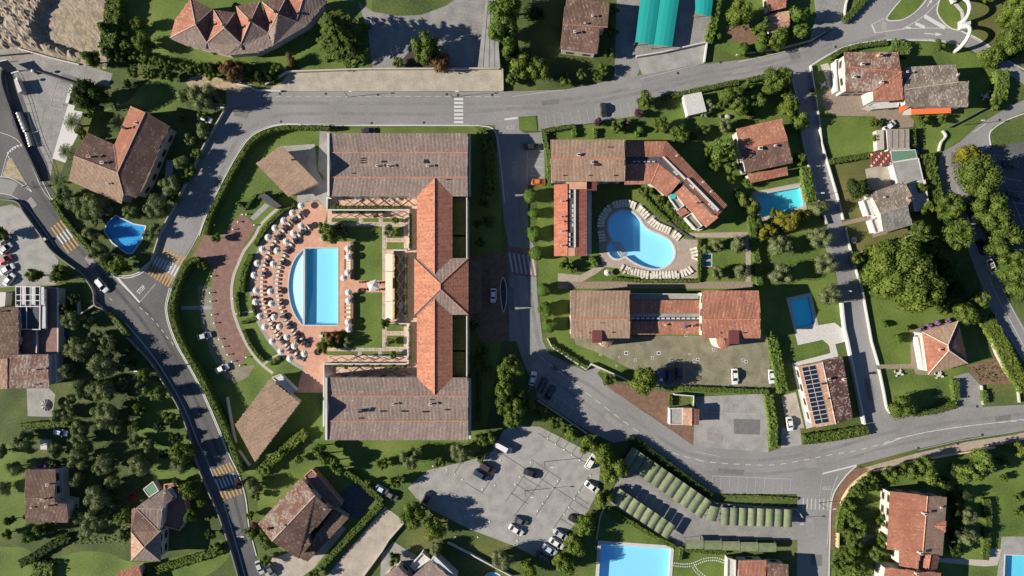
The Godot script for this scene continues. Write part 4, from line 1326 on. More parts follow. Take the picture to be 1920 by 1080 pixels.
func block(called: String, label: String, cat: String, top: String, side: String, pts: Array, h: float, rim := 0.25) -> Node3D:
	# a flat-roofed building: walls, a roof plate, a parapet
	var p := flat(pts, h)
	var c := Vector2.ZERO
	for q in p:
		c += q / p.size()
	var o := thing(called, label, cat, v3(c))
	slab(o, "flat_roof", top, pts, h, .2)
	var mb := MB.new()
	mb.off = o.position
	for i in p.size():
		var a := p[i] - out_at(p, i) * .1
		var b := p[(i + 1) % p.size()] - out_at(p, (i + 1) % p.size()) * .1
		mb.quad(v3(a, 0), v3(b, 0), v3(b, h - .1), v3(a, h - .1), Color.WHITE, v3(out_at(p, i)))
	part(o, "wall", mb.mesh(), M[side])
	if rim > 0:
		mb = MB.new()
		mb.off = o.position
		var ring := p.duplicate()
		ring.append(p[0])
		ribbon(mb, ring, .25, h + .003, rim)
		part(o, "parapet", mb.mesh(), M[side])
	return o


func hotel() -> void:
	var V := [[617, 250, 9], [877, 250, 9], [877, 286, 10.6], [617, 286, 10.6], [617, 312, 9.7], [877, 312, 9.7], [877, 332, 10.6], [617, 332, 10.6], [617, 368, 9], [877, 368, 9],
		[613, 708, 9], [878, 708, 9], [878, 742, 10.6], [613, 742, 10.6], [613, 764, 9.7], [878, 764, 9.7], [878, 789, 10.6], [613, 789, 10.6], [613, 825, 9], [878, 825, 9],
		[782, 368, 9.02], [782, 520, 9.02], [815, 520, 10.62], [815, 334, 10.62], [848, 368, 9.02], [848, 520, 9.02],
		[782, 708, 9.02], [782, 553, 9.02], [815, 553, 10.62], [815, 740, 10.62], [848, 708, 9.02], [848, 553, 9.02],
		[777, 485, 9.1], [878, 484, 9.1], [878, 590, 9.1], [777, 590, 9.1], [826, 532, 11.6], [826, 542, 11.6]]
	var F := [[0, 1, 2, 3], [4, 5, 2, 3], [4, 5, 6, 7], [8, 9, 6, 7], [10, 11, 12, 13], [14, 15, 12, 13], [14, 15, 16, 17], [18, 19, 16, 17], [20, 21, 22, 23], [24, 25, 22, 23], [26, 27, 28, 29], [30, 31, 28, 29], [32, 33, 36], [33, 34, 37, 36], [34, 35, 37], [35, 32, 36, 37]]
	# orientation: every facet listed so that shared edges run opposite ways
	F = orient(V, F)
	var pals := []
	for f in F:
		var m: int = f.max()
		pals.append("hotel" if m < 20 else "spine")
	pals[12] = "hotel"
	pals[14] = "hotel"
	var o := house("hotel", "large hotel with two brown wings joined by a long orange gabled roof", "hotel", pals, V, F, {"cap": Color(.45, .2, .12), "inset": .5,
		"chimneys": [[708, 312, 9.7, .6, 1.0], [729, 312, 9.7, .6, 1.0], [803, 312, 9.7, .6, 1.0], [676, 770, 9.9, 1.3, 1.4, "grey_metal"], [738, 757, 9.9, .5, .9], [808, 757, 9.9, .7, 1.2]],
		"skylights": [[681, 297, 10.3, 1.5, .3], [681, 301, 10.1, 1.5, .3], [681, 305, 10.0, 1.5, .3], [720, 303, 10.1, 1.3, .5], [799, 302, 10.1, 1.3, 1.2], [664, 325, 10.3, 1.0, .3], [841, 337, 10.4, 1.4, .3], [718, 771, 10.1, 1.7, .35], [758, 771, 10.1, 1.7, .35], [798, 772, 10.1, 1.7, .35], [838, 768, 10.0, 1.3, .3], [677, 784, 10.5, 1.4, .3], [810, 749, 10.3, 1.2, .3], [840, 747, 10.3, 1.4, .3]]})
	for q in [[615.5, 250, 310, 368], [611.5, 708, 765, 825]]:
		var mb := MB.new()
		mb.off = o.position
		var a := g(q[0], q[1], 9.4)
		var b := g(q[0], q[2], 12.4)
		var d := g(q[0], q[3], 9.4)
		for s in [[a, b], [b, d]]:
			var w := Vector3(.28, 0, 0)
			var p0: Vector3 = s[0]
			var p1: Vector3 = s[1]
			var f0 := Vector3(p0.x, 0, p0.z)
			var f1 := Vector3(p1.x, 0, p1.z)
			mb.quad(p0 - w, p1 - w, p1 + w, p0 + w, Color.WHITE, Vector3.UP)
			mb.quad(p0 - w, p1 - w, f1 - w, f0 - w, Color.WHITE, Vector3.LEFT)
			mb.quad(p0 + w, p1 + w, f1 + w, f0 + w, Color.WHITE, Vector3.RIGHT)
		part(o, "gable_parapet", mb.mesh(), M.white_render)
	# shaded glazed courts right of the long roof
	for r in [[849, 371, 872, 440], [849, 444, 872, 483], [849, 592, 872, 656], [849, 660, 872, 706]]:
		slab(o, "court_bed", "olive_ground", [r[0], r[1], r[2], r[1], r[2], r[3], r[0], r[3]], 6.2, .3)
		var mb := MB.new()
		mb.off = o.position
		for k in 5:
			var t := (k + .5) / 5.0
			ribbon(mb, flat([r[0], lerpf(r[1], r[3], t), r[2], lerpf(r[1], r[3], t)], 6.6), .14, 6.5, .1)
		part(o, "court_beam", mb.mesh(), M.dark_metal)
	for r in [[874, 370, 876, 484], [874, 592, 876, 706]]:
		slab(o, "screen_wall", "plaster", [r[0], r[1], r[2], r[1], r[2], r[3], r[0], r[3]], 9.2, 9.2)
	slab(o, "entrance_canopy", "earth", [879, 489, 904, 488, 904, 586, 879, 588], 4.2, .35)
	slab(o, "balcony", "white_render", [879, 252, 882, 252, 882, 368, 879, 368], 6.0, 1.0)
	slab(o, "balcony", "white_render", [879, 710, 883, 710, 883, 823, 879, 823], 6.0, 1.0)
	# white garden walls of the courtyard terraces
	var runs := [["upper long courtyard wall", [613, 393.5, 767, 393.5, 766.5, 469]], ["upper inner courtyard wall", [763, 469, 737, 469, 737, 476]], ["lower inner courtyard wall", [743, 607, 765, 607, 765, 682]], ["lower long courtyard wall", [765, 682.5, 607, 682.5, 606.5, 800]], ["low bed edge", [690, 668.5, 764, 668.5]], ["upper terrace edge", [613, 392, 613, 371, 640, 371]]]
	for r in runs:
		var p := flat(r[1], 1.6)
		var mb := MB.new()
		ribbon(mb, p, .38, 0, 1.6)
		tag(part(self, "courtyard_wall", mb.mesh(), M.white_render), "white " + r[0] + " on the hotel's garden side", "wall")
	# pergolas of crossed brown beams
	pergola("upper courtyard pergola under the wing's eave, crossed brown beams", [622, 379, 760, 379], 17, 23)
	pergola("second upper pergola of crossed beams beside the lawn strips", [625, 403, 758, 403], 11, 23)
	pergola("tall narrow pergola beside the long roof's upper half", [777, 404, 777, 466], 9, 23)
	pergola("middle pergola of crossed beams behind the cream awnings", [751, 476, 751, 594], 14, 23)
	pergola("middle pergola nearest the orange central roof", [771, 476, 771, 594], 13, 23)
	pergola("narrow pergola beside the long roof's lower half", [776, 610, 776, 676], 9, 23)
	pergola("lower pergola of crossed beams beside the lawn strips", [618, 675, 756, 675], 11, 23)
	pergola("lower courtyard pergola under the lower wing's eave", [620, 695, 770, 695], 18, 23)
	# stepping pavers of the courtyard
	pavers("courtyard path of square pavers above the lawn", 614, 420.5, 757, 420.5, 24, 6.2)
	pavers("courtyard path of square pavers below the lawn", 630, 655, 757, 655, 21, 6.2)
	pavers("upright path of pavers right of the lawn, upper part", 720.5, 428, 720.5, 522, 15, 6)
	pavers("upright path of pavers right of the lawn, lower part", 720.5, 552, 720.5, 650, 16, 6)
	pavers("short row of pavers between the upper square lawns", 728, 450, 755, 450, 5, 5.6)
	pavers("short row of pavers between the lower square lawns", 728, 625, 755, 625, 5, 5.6)
	for p in [[677, 413], [714, 413], [674, 662], [712, 662]]:
		pavers("single pair of pavers between lawn beds at (%s)" % ("upper left" if p == [677, 413] else "upper right" if p == [714, 413] else "lower left" if p[0] == 674 else "lower right"), p[0], p[1] - 2, p[0], p[1] + 3, 2, 5.4)
	for r in [[476, 508.5, "upper"], [509.5, 564.5, "middle"], [565.5, 600, "lower"]]:
		var t := thing("awning", r[2] + " of three long cream awnings beside the courtyard lawn", "awning", foot(729, (r[0] + r[1]) / 2), 0, "cream courtyard awnings")
		var y0: float = r[0]
		var y1: float = r[1]
		var mb := MB.new()
		mb.off = t.position
		var a := g(722.5, y0, 2.6)
		var b := g(736, y0, 3.1)
		var d := g(736, y1, 3.1)
		var e := g(722.5, y1, 2.6)
		mb.quad(a, b, d, e, Color.WHITE, Vector3.UP)
		var dn := Vector3(0, -.25, 0)
		mb.quad(a, e, e + dn, a + dn, Color.WHITE, Vector3.LEFT)
		part(t, "cloth", mb.mesh(), M.cream_cloth)
		for q in [a, e, b, d]:
			var l := MB.new()
			l.tube(Vector3(q.x, 0, q.z) - t.position, q - t.position - Vector3(0, .05, 0), .05, .05, 5)
			part(t, "post", l.mesh(), M.white_metal)


func orient(V: Array, F: Array) -> Array:
	var out := []
	for f in F:
		var a := 0.0
		for i in f.size():
			var p: Array = V[f[i]]
			var q: Array = V[f[(i + 1) % f.size()]]
			a += p[0] * q[1] - q[0] * p[1]
		if a < 0:
			var r := [f[1], f[0]]
			for i in range(f.size() - 1, 1, -1):
				r.append(f[i])
			out.append(r)
		else:
			out.append(f)
	return out


func pergola(label: String, ends: Array, w: float, pitch: float) -> void:
	var h := 2.9
	var a := g(ends[0], ends[1], h)
	var b := g(ends[2], ends[3], h)
	var o := thing("pergola", label, "pergola", Vector3((a.x + b.x) / 2, 0, (a.z + b.z) / 2))
	var d := (b - a).normalized()
	var s := Vector3(-d.z, 0, d.x) * w * S * .5
	var n := maxi(2, roundi(a.distance_to(b) / (pitch * S)))
	for i in n:
		var p := a.lerp(b, float(i) / n)
		var q := a.lerp(b, float(i + 1) / n)
		var k := 1.0 if i % 2 == 0 else -1.0
		var mb := MB.new()
		var p0 := p + s * k - o.position
		var q0 := q - s * k - o.position
		var dd := (q0 - p0)
		mb.box((p0 + q0) * .5, Vector3(dd.length(), .16, .16), Basis(Vector3.UP, -atan2(dd.z, dd.x)))
		part(o, "beam", mb.mesh(), M.dark_wood)
		if i % 2 == 0:
			var m := MB.new()
			p0 = p - s * k - o.position
			q0 = q + s * k - o.position
			dd = q0 - p0
			m.tube(p0 * Vector3(1, 0, 1), p0, .07, .07, 5)
			part(o, "post", m.mesh(), M.dark_wood)
	for k in [-1.0, 1.0]:
		for i in n:
			var p: Vector3 = a.lerp(b, float(i) / n) + s * k * (1.0 if i % 2 else -1.0) - o.position
			var q: Vector3 = a.lerp(b, float(i + 1) / n) + s * k * (-1.0 if i % 2 else 1.0) - o.position
			if k > 0:
				var mb := MB.new()
				mb.box((p + q) * .5 + Vector3(0, .165, 0), Vector3((q - p).length(), .14, .14), Basis(Vector3.UP, -atan2((q - p).z, (q - p).x)))
				part(o, "beam", mb.mesh(), M.dark_wood)


func pavers(label: String, x0: float, y0: float, x1: float, y1: float, n: int, size: float) -> void:
	var a := g(x0, y0)
	var b := g(x1, y1)
	var o := thing("paver_path", label, "path", (a + b) * .5)
	o.set_meta("kind", "structure")
	if not shared.has("paver"):
		var mb := MB.new()
		mb.box(Vector3(0, .05, 0), Vector3(1, .06, 1))
		shared.paver = mb.mesh()
	for i in n:
		var m := part(o, "paver", shared.paver, M.stone if i % 3 else M.gravel, a.lerp(b, float(i) / maxi(1, n - 1)) - o.position, rng.randf_range(-.05, .05))
		m.scale = Vector3(size * S * rng.randf_range(.86, .98), 1, size * S * rng.randf_range(.86, .98))


func apartments() -> void:
	var V := [[1033, 262, 9], [1172, 262, 9], [1172, 298, 10.6], [1033, 298, 10.6], [1172, 340, 9], [1033, 340, 9]]
	house("apartment_block", "brown-roofed apartment block with an orange ridge, upper left of the kidney pool", "apartment block", "tan", V, orient(V, [[0, 1, 2, 3], [5, 4, 2, 3]]), {"cap": Color(.5, .2, .11), "chimneys": [[1084, 291, 10.2, .9, .5], [1110, 305, 10.2, .9, .5], [1115, 310, 10.0, .7, .7, "red_metal"]], "skylights": [[1146, 276, 9.6, 1.6, .3], [1060, 329, 9.4, 1.2, .3], [1107, 329, 9.4, 1.0, .3], [1155, 329, 9.4, 1.2, .4]]})
	# middle piece and slanting wing
	V = [[1172, 265, 6.0], [1250, 265, 6.0], [1240, 294, 7.2], [1172, 294, 7.2], [1172, 346, 5.8], [1220, 345, 5.8], [1236, 307, 7.0], [1172, 307, 7.0],
		[1364, 386, 6.0], [1346, 405, 7.2], [1272, 344, 5.8], [1250, 369, 5.6], [1282, 347, 7.0], [1345, 408, 7.0], [1324, 427, 5.6], [1265, 362, 5.7], [1276, 340, 7.0]]
	var F := [[0, 1, 2, 3], [4, 5, 6, 7], [1, 8, 9, 2], [5, 11, 16, 6], [15, 14, 13, 12]]
	var o := house("apartment_block", "terracotta apartment wing slanting down to the right with dark skylight strips", "apartment block", ["terra", "terra", "terra", "terra", "terra"], V, orient(V, F), {"cap": Color(.45, .2, .12), "chimneys": [[1268, 293, 6.4, .4, .8], [1317, 342, 6.4, .4, .8], [1332, 360, 6.4, .4, .8], [1307, 381, 6.6, .4, .8, "dark_metal"]]})
	slab(o, "flat_roof", "dark_roofing", [1172, 294, 1240, 294, 1236, 307, 1172, 307], 6.95, .4)
	slab(o, "flat_roof", "dark_roofing", [1241, 296, 1284, 338, 1276, 344, 1235, 307], 6.96, .4)
	slab(o, "flat_roof", "dark_roofing", [1287, 336, 1346, 396, 1337, 404, 1280, 346], 6.97, .4)
	slab(o, "roof_edge", "white_render", [1242, 294, 1245, 293, 1286, 334, 1284, 337], 7.35, .3)
	slab(o, "roof_edge", "white_render", [1287, 334, 1290, 333, 1349, 393, 1346, 396], 7.35, .3)
	for k in 5:
		slab(o, "skylight", "white_metal", [1187 + k * 9, 302, 1192 + k * 9, 302, 1192 + k * 9, 304, 1187 + k * 9, 304], 7.3, .3)
	for p in [[1262, 321, 1], [1266, 325, 1], [1292, 347, 1], [1296, 351, 1], [1298, 349, 1], [1327, 382, 1], [1332, 387, 1], [1335, 390, 1]]:
		slab(o, "skylight", "white_metal", [p[0], p[1], p[0] + 2.5, p[1] - 1.5, p[0] + 6, p[1] + 2, p[0] + 3.5, p[1] + 3.5], 7.3, .3)
	V = [[1268, 396, 3.2], [1284, 389, 3.2], [1292, 398, 3.2], [1278, 407, 3.2]]
	house("terrace_roof", "small orange roof between the slanting wing's terraces", "roof", "terra", V, orient(V, [[0, 1, 2, 3]]), {"windows": false, "inset": .2})
	block("balcony", "pale terrace with plants below the slanting wing", "terrace", "concrete", "white_render", [1253, 369, 1264, 361, 1282, 386, 1270, 394], 2.8, .5)
	block("balcony", "planted end terrace with a white edge at the slanting wing", "terrace", "moss_yard", "white_render", [1284, 408, 1296, 400, 1316, 424, 1304, 431], 2.8, .5)
	# orange strip
	V = [[1039, 346, 7.2], [1039, 480, 7.2], [1064, 480, 8.2], [1064, 346, 8.2], [1100, 480, 7.2], [1100, 355, 7.2], [1079, 355, 8.1], [1079, 464, 8.1], [1064, 464, 8.2], [1100, 464, 7.2]]
	F = [[1, 0, 3, 8, 2], [9, 5, 6, 7], [1, 4, 9, 7, 8, 2]]
	o = house("apartment_block", "bright orange roofed strip building left of the kidney pool", "apartment block", "orange", [[1039, 346, 7.2], [1039, 480, 7.2], [1064, 480, 8.2], [1064, 346, 8.2], [1100, 480, 7.2], [1100, 355, 7.2], [1078, 355, 8.1], [1078, 480, 8.1]], orient(V.slice(0, 4) + [[1100, 480, 7.2], [1100, 355, 7.2], [1078, 355, 8.1], [1078, 480, 8.1]], [[1, 0, 3, 2], [4, 5, 6, 7]]), {"cap": Color(.5, .2, .11), "chimneys": [[1052, 378, 7.8, .4, .9], [1051, 407, 7.8, .4, .9], [1059, 416, 8.0, .4, .9, "dark_metal"], [1052, 434, 7.8, .4, .9], [1052, 461, 7.8, .4, .9]]})
	slab(o, "flat_roof", "dark_roofing", [1064, 355, 1078, 355, 1078, 464, 1064, 464], 7.9, .5)
	slab(o, "roof_edge", "plaster", [1076.5, 355, 1079.5, 355, 1079.5, 464, 1076.5, 464], 8.35, .4)
	slab(o, "flat_roof", "terracotta", [1064, 464.5, 1078, 464.5, 1078, 480, 1064, 480], 8.12, .5)
	slab(o, "flat_roof", "terracotta", [1062, 341, 1100, 341, 1100, 354.5, 1062, 354.5], 8.0, .5)
	slab(o, "stair_roof", "red_metal", [1101, 341, 1119, 341, 1119, 357, 1101, 357], 7.2, 7.2)
	for k in 12:
		if k != 2 and k != 8:
			var x := 1067.0 if k < 2 or k > 8 else 1073.0
			slab(o, "skylight", "white_metal", [x, 356 + k * 9, x + 2.5, 356 + k * 9, x + 2.5, 362 + k * 9, x, 362 + k * 9], 8.3, .35)
	slab(o, "balcony", "plaster", [1101, 358, 1109, 358, 1109, 478, 1101, 478], 5.6, 1.0)
	slab(o, "balcony", "plaster", [1101, 360, 1108, 360, 1108, 476, 1101, 476], 2.8, 1.0)
	# twin blocks
	V = [[1070, 545, 9], [1181, 545, 9], [1181, 598, 10.8], [1070, 598, 10.8], [1181, 634, 9.6], [1070, 634, 9.6]]
	o = house("apartment_block", "left of twin apartment blocks, tan tiled roof with a red dormer below", "apartment block", "tan", V, orient(V, [[0, 1, 2, 3], [5, 4, 2, 3]]), {"cap": Color(.5, .2, .11), "skylights": [[1081, 604, 10.5, .6, .3], [1130, 605, 10.5, 1.3, .35], [1177, 603, 10.5, .6, .3], [1151, 623, 10, .8, .3], [1106, 624, 10, .5, .3]]})
	slab(o, "dormer", "red_metal", [1111, 620, 1129, 620, 1129, 643, 1111, 643], 10.5, 2.4)
	porch(o, 1137, 633, 13, "tan")
	V = [[1316, 545, 9], [1423, 545, 9], [1426, 599, 10.8], [1316, 599, 10.8], [1426, 634, 9.6], [1316, 634, 9.6]]
	o = house("apartment_block", "right of twin apartment blocks, reddish tiled roof with a red dormer below", "apartment block", "terra", V, orient(V, [[0, 1, 2, 3], [5, 4, 2, 3]]), {"cap": Color(.5, .2, .11), "skylights": [[1327, 605, 10.5, .6, .3], [1375, 605, 10.5, 1.3, .35], [1422, 605, 10.5, .6, .3], [1397, 624, 10, 1.0, .3], [1352, 624, 10, .5, .3]]})
	slab(o, "dormer", "red_metal", [1367, 620, 1386, 620, 1386, 645, 1367, 645], 10.5, 2.4)
	porch(o, 1357, 634, 14, "terra")
	V = [[1181, 563, 4.8], [1316, 563, 4.8], [1316, 588, 6.0], [1181, 588, 6.0], [1181, 602, 6.0], [1316, 602, 6.0], [1316, 627, 4.8], [1181, 627, 4.8]]
	o = house("apartment_block", "low terracotta middle building between the twin blocks with a strip of white skylights", "apartment block", "terra", V, orient(V, [[0, 1, 2, 3], [7, 6, 5, 4]]), {"chimneys": [[1283, 612, 5.6, 1.0, 1.9, "grey_metal"], [1247, 609, 5.5, .5, .6], [1298, 611, 5.5, .6, .5]]})
	slab(o, "flat_roof", "concrete", [1181, 588, 1316, 588, 1316, 594, 1181, 594], 5.95, .4)
	slab(o, "flat_roof", "dark_roofing", [1181, 594, 1316, 594, 1316, 602, 1181, 602], 5.9, .4)
	for k in 14:
		slab(o, "skylight", "white_metal", [1183.5 + k * 9.5, 595.5, 1189.5 + k * 9.5, 595.5, 1189.5 + k * 9.5, 598.5, 1183.5 + k * 9.5, 598.5], 6.3, .4)
	slab(o, "terrace", "grey_roofing", [1183, 552, 1314, 553, 1314, 562, 1183, 562], 3.4, .3)
	slab(o, "terrace_wall", "white_render", [1181, 550, 1316, 551, 1316, 552.5, 1181, 551.5], 4.2, 4.2)


func porch(o: Node3D, x: float, y: float, r: float, pal: String) -> void:
	# a half-round tiled porch roof
	var h := 7.0
	var c := g(x, y, h + 1.0)
	var mb := MB.new()
	mb.off = o.position
	for i in 8:
		var a := PI * i / 8
		var b := PI * (i + 1) / 8
		var p := g(x + r * cos(a), y + r * 1.5 * sin(a), h)
		var q := g(x + r * cos(b), y + r * 1.5 * sin(b), h)
		tiles(mb, [p, q, c], PAL[pal])
		mb.tri(p, q, c, PAL[pal][0], Vector3.UP)
		mb.quad(p, q, Vector3(q.x, 0, q.z), Vector3(p.x, 0, p.z), Color(.5, .45, .38), p - c)
	part(o, "porch_roof", mb.mesh(), M.tiles)


func hs(label: String, pals: Variant, V: Array, F: Array, o := {}) -> Node3D:
	return house("house", label, "house", pals, V, orient(V, F), o)


func houses() -> void:
	# many-gabled villa, top left
	var V := [[319, 71, 5.2], [330, 36, 5.6], [357, -3, 5.4], [367, 46, 8.6], [398, 18, 6.2], [388, 80, 5.5], [346, 84, 4.8], [379, 93, 4.8],
		[401, 19, 6.4], [421, 52, 8.6], [441, 24, 6.2], [452, 82, 5.4], [425, 104, 4.7],
		[443, 12, 6.2], [470, 40, 8.6], [488, 2, 6.2], [503, 62, 5.4], [482, 99, 4.7], [512, 85, 4.7],
		[492, 4, 6.2], [521, 27, 8.6], [538, -6, 6.2], [556, 40, 5.8], [578, 46, 4.8],
		[572, -14, 7.8], [614, 2, 5.2]]
	hs("sprawling many-gabled villa with five fan-like tiled peaks", ["terra", "brown", "brown", "hotel", "terra", "brown", "brown", "hotel", "terra", "brown", "brown", "hotel", "terra", "brown", "hotel", "brown", "terra", "hotel"], V,
		[[0, 1, 2, 3], [4, 2, 3], [5, 4, 3], [0, 6, 7, 5, 3], [8, 5, 9], [10, 8, 9], [11, 10, 9], [5, 7, 12, 11, 9], [13, 11, 14], [15, 13, 14], [16, 15, 14], [12, 17, 18, 16, 14, 11], [19, 16, 20], [21, 19, 20], [18, 23, 22, 20, 16], [22, 20, 21], [21, 22, 24], [22, 23, 25, 24]],
		{"cap": Color(.42, .3, .24), "windows": false, "chimneys": [[424, 50, 8.2, .9, 1.2, "dark_metal"], [472, 41, 8.2, .9, 1.0, "dark_metal"], [519, 24, 8.2, .9, 1.0, "dark_metal"], [372, 45, 8.2, .7, .9, "dark_metal"]], "inset": .8})
	# L-shaped villa
	V = [[245, 199, 5.6], [273, 211, 7.8], [221, 324, 7.8], [214, 272, 5.9], [320, 238, 5.2], [303, 272, 5.4], [275, 341, 5.4], [257, 371, 5.2], [232, 364, 6.2], [165, 249, 5.4], [139, 292, 7.4], [130, 339, 5.2], [228, 382, 5.2]]
	hs("L-shaped brown tiled villa between two streets, beside the five-sided pool", ["terra", "brown", "brown", "tan"], V, [[0, 1, 2, 3], [4, 1, 2, 8, 7, 6, 5], [9, 3, 2, 10], [11, 12, 8, 2, 10]],
		{"chimneys": [[236, 241, 6.8, .8, 1.5, "dark_metal"], [171, 295, 7.0, .8, 1.4, "terracotta"], [195, 306, 7.0, .8, 1.0, "white_render"], [205, 345, 6.2, .5, .9, "white_render"], [256, 231, 7.2, .9, .2], [285, 223, 6.2, .5, .4]], "cap": Color(.36, .24, .18)})
	# villa beside the teal tents
	V = [[1062, -4, 5.6], [1144, 5, 5.6], [1139, 51, 7.4], [1055, 46, 7.4], [1125, 54, 7.0], [1120, 101, 5.4], [1050, 92, 5.4]]
	hs("brown tiled villa with two white chimneys left of the teal tents", "brown", V, [[0, 1, 2, 3], [6, 5, 4, 2, 3]], {"chimneys": [[1110, 32, 6.6, .6, 1.0], [1077, 62, 6.9, .7, 1.0], [1096, 45, 7.2, .4, .5]], "cap": Color(.30, .16, .11)})
	V = [[1441, 27, 3.6], [1480, 20, 3.6], [1481, 40, 4.6], [1443, 46, 4.6], [1443, 62, 3.7], [1478, 58, 3.7]]
	hs("small tiled annexe behind bright hedges at the upper edge", "pale", V, [[0, 1, 2, 3], [4, 5, 2, 3]], {"cap": Color(.35, .2, .14)})
	V = [[1436, -20, 4.6], [1476, -24, 4.6], [1474, 14, 4.4], [1440, 22, 4.4]]
	hs("tiled roof cut by the upper edge above the small annexe", "terra", V, [[3, 2, 1, 0]])
	# villa above the turquoise pool
	V = [[1380, 242, 5.4], [1466, 222, 5.4], [1477, 263, 7.0], [1388, 280, 7.0], [1487, 305, 5.4], [1399, 324, 5.4]]
	hs("tiled villa with a red ridge above the turquoise pool", ["terra", "brown"], V, [[0, 1, 2, 3], [5, 4, 2, 3]], {"cap": Color(.5, .15, .08), "chimneys": [[1424, 279, 6.6, 1.2, .7], [1452, 274, 6.6, .6, .7]]})
	V = [[1401, 327, 3.8], [1476, 314, 3.8], [1478, 328, 3.2], [1409, 343, 3.2]]
	house("veranda", "low tiled veranda roof below the villa above the turquoise pool", "veranda", "terra", V, orient(V, [[3, 2, 1, 0]]), {"windows": false, "inset": .2})
	# large mottled villa
	V = [[1582, 98, 7.2], [1684, 98, 7.2], [1691, 135, 8.8], [1585, 125, 8.8], [1586, 172, 7.0], [1632, 174, 7.2], [1637, 170, 7.6], [1638, 191, 6.6], [1694, 187, 6.6]]
	hs("left half of the large mottled villa, red and grey tiles with pale chimneys", ["mixed", "mixed", "terra"], V, [[0, 1, 2, 3], [4, 6, 2, 3], [7, 8, 2, 6]], {"chimneys": [[1647, 105, 7.8, 1.1, 1.0, "terracotta"], [1614, 122, 8.3, .9, .9], [1599, 146, 7.9, .7, .8], [1650, 156, 7.8, .8, .9]], "cap": Color(.45, .16, .09)})
	V = [[1697, 126, 6.2], [1793, 121, 6.2], [1798, 154, 7.6], [1696, 168, 7.6], [1817, 152, 7.4], [1815, 201, 6.0], [1698, 198, 6.0]]
	hs("right half of the large mottled villa, grey-brown speckled tiles", ["grey", "grey"], V, [[0, 1, 2, 3], [6, 5, 4, 2, 3]], {"skylights": [[1700, 154, 7.2, 1.4, 1.7]], "chimneys": [[1697, 137, 7.0, .5, 1.0], [1793, 141, 6.8, .5, .6]], "cap": Color(.4, .33, .27)})
	var o := thing("awning", "bright orange awning below the large mottled villa", "awning", foot(1735, 207))
	slab(o, "cloth", "orange_cloth", [1709, 204, 1783, 202, 1783, 212, 1709, 215], 3.0, .15)
	slab(o, "cloth", "orange_cloth", [1686, 198, 1710, 197, 1690, 211, 1687, 212], 3.0, .15)
	slab(o, "canopy", "white_render", [1696, 208, 1708, 202, 1708, 216, 1692, 216], 2.9, .15)
	block("terrace", "white terrace wedge below the large mottled villa", "terrace", "white_stone", "white_render", [1624, 199, 1637, 193, 1686, 191, 1683, 200, 1640, 204], 3.0, .3)
	block("balcony", "pale stepped balcony at the left end of the mottled villa", "balcony", "stone", "white_render", [1566, 113, 1581, 112, 1582, 172, 1568, 172], 3.0, .5)
	# cottage
	V = [[1632, 362, 5.4], [1695, 339, 5.4], [1712, 371, 6.4], [1702, 386, 6.4], [1651, 401, 6.4], [1711, 421, 5.2], [1657, 437, 5.2]]
	hs("grey-roofed cottage with a dark lower slope and white terraces", ["grey", "slate"], V, [[0, 1, 2, 3, 4], [6, 5, 3, 4]], {"cap": Color(.3, .26, .22), "chimneys": [[1657, 370, 5.8, .4, .3], [1702, 372, 6.2, 1.0, .3, "terracotta"]]})
	block("terrace", "bright white terrace at the upper left of the cottage", "terrace", "white_stone", "white_render", [1617, 376, 1638, 369, 1648, 401, 1627, 405], 2.9, .5)
	block("terrace", "white and red terrace at the lower left of the cottage", "terrace", "white_stone", "white_render", [1632, 413, 1650, 403, 1656, 433, 1640, 437], 2.9, .5)
	block("outbuilding", "shaded flat outbuilding right of the cottage", "outbuilding", "grey_roofing", "plaster", [1704, 344, 1733, 338, 1742, 392, 1716, 396], 3.0, .2)
	# pyramid house
	V = [[1729, 622, 5.4], [1796, 602, 5.4], [1814, 681, 5.4], [1740, 702, 5.4], [1777, 647, 7.9], [1779, 657, 7.9]]
	hs("pyramid-roofed house with pale hip lines and an orange awning", ["tan", "brown", "tan", "terra"], V, [[0, 1, 4], [1, 2, 5, 4], [2, 3, 5], [3, 0, 4, 5]], {"cap": Color(.5, .42, .33), "chimneys": [[1762, 655, 7.0, 1.1, .5, "terracotta"]]})
	block("veranda", "reddish veranda with white blinds left of the pyramid-roofed house", "veranda", "terracotta", "white_render", [1720, 632, 1729, 629, 1739, 690, 1731, 694], 2.8, .15)
	# solar house
	V = [[1497, 687, 4.6], [1542, 679, 5.9], [1567, 795, 5.9], [1524, 801, 4.6], [1579, 668, 4.6], [1599, 784, 4.6]]
	o = hs("long house with a dark speckled slope and rows of solar panels", ["pale", "speckle"], V, [[3, 0, 1, 2], [4, 5, 2, 1]], {"cap": Color(.55, .42, .34), "wall": "white_render", "chimneys": [[1552, 710, 5.4, .7, .7], [1581, 711, 5.0, .9, .7], [1541, 719, 5.7, .5, .5, "dark_metal"], [1549, 747, 5.7, .4, .4, "terracotta"]]})
	var e0 := g(1500.5, 689, 4.6)
	var e1 := g(1526, 796, 4.6)
	var r0 := g(1542, 679, 5.9)
	var dv := (e1 - e0) / 13.0
	var du := (r0 - g(1497, 687, 4.6)).normalized()
	var nrm := du.cross(dv).normalized()
	if nrm.y < 0:
		nrm = -nrm
	var pm := MB.new()
	pm.box(Vector3.ZERO, Vector3(1.72, .06, 1.08))
	var panel := pm.mesh()
	var fm := MB.new()
	for q in [[0, -.57, 1.8, .05], [0, .57, 1.8, .05], [-.9, 0, .05, 1.1], [.9, 0, .05, 1.1]]:
		fm.box(Vector3(q[0], .0, q[1]), Vector3(q[2], .08, q[3]))
	var pf := fm.mesh()
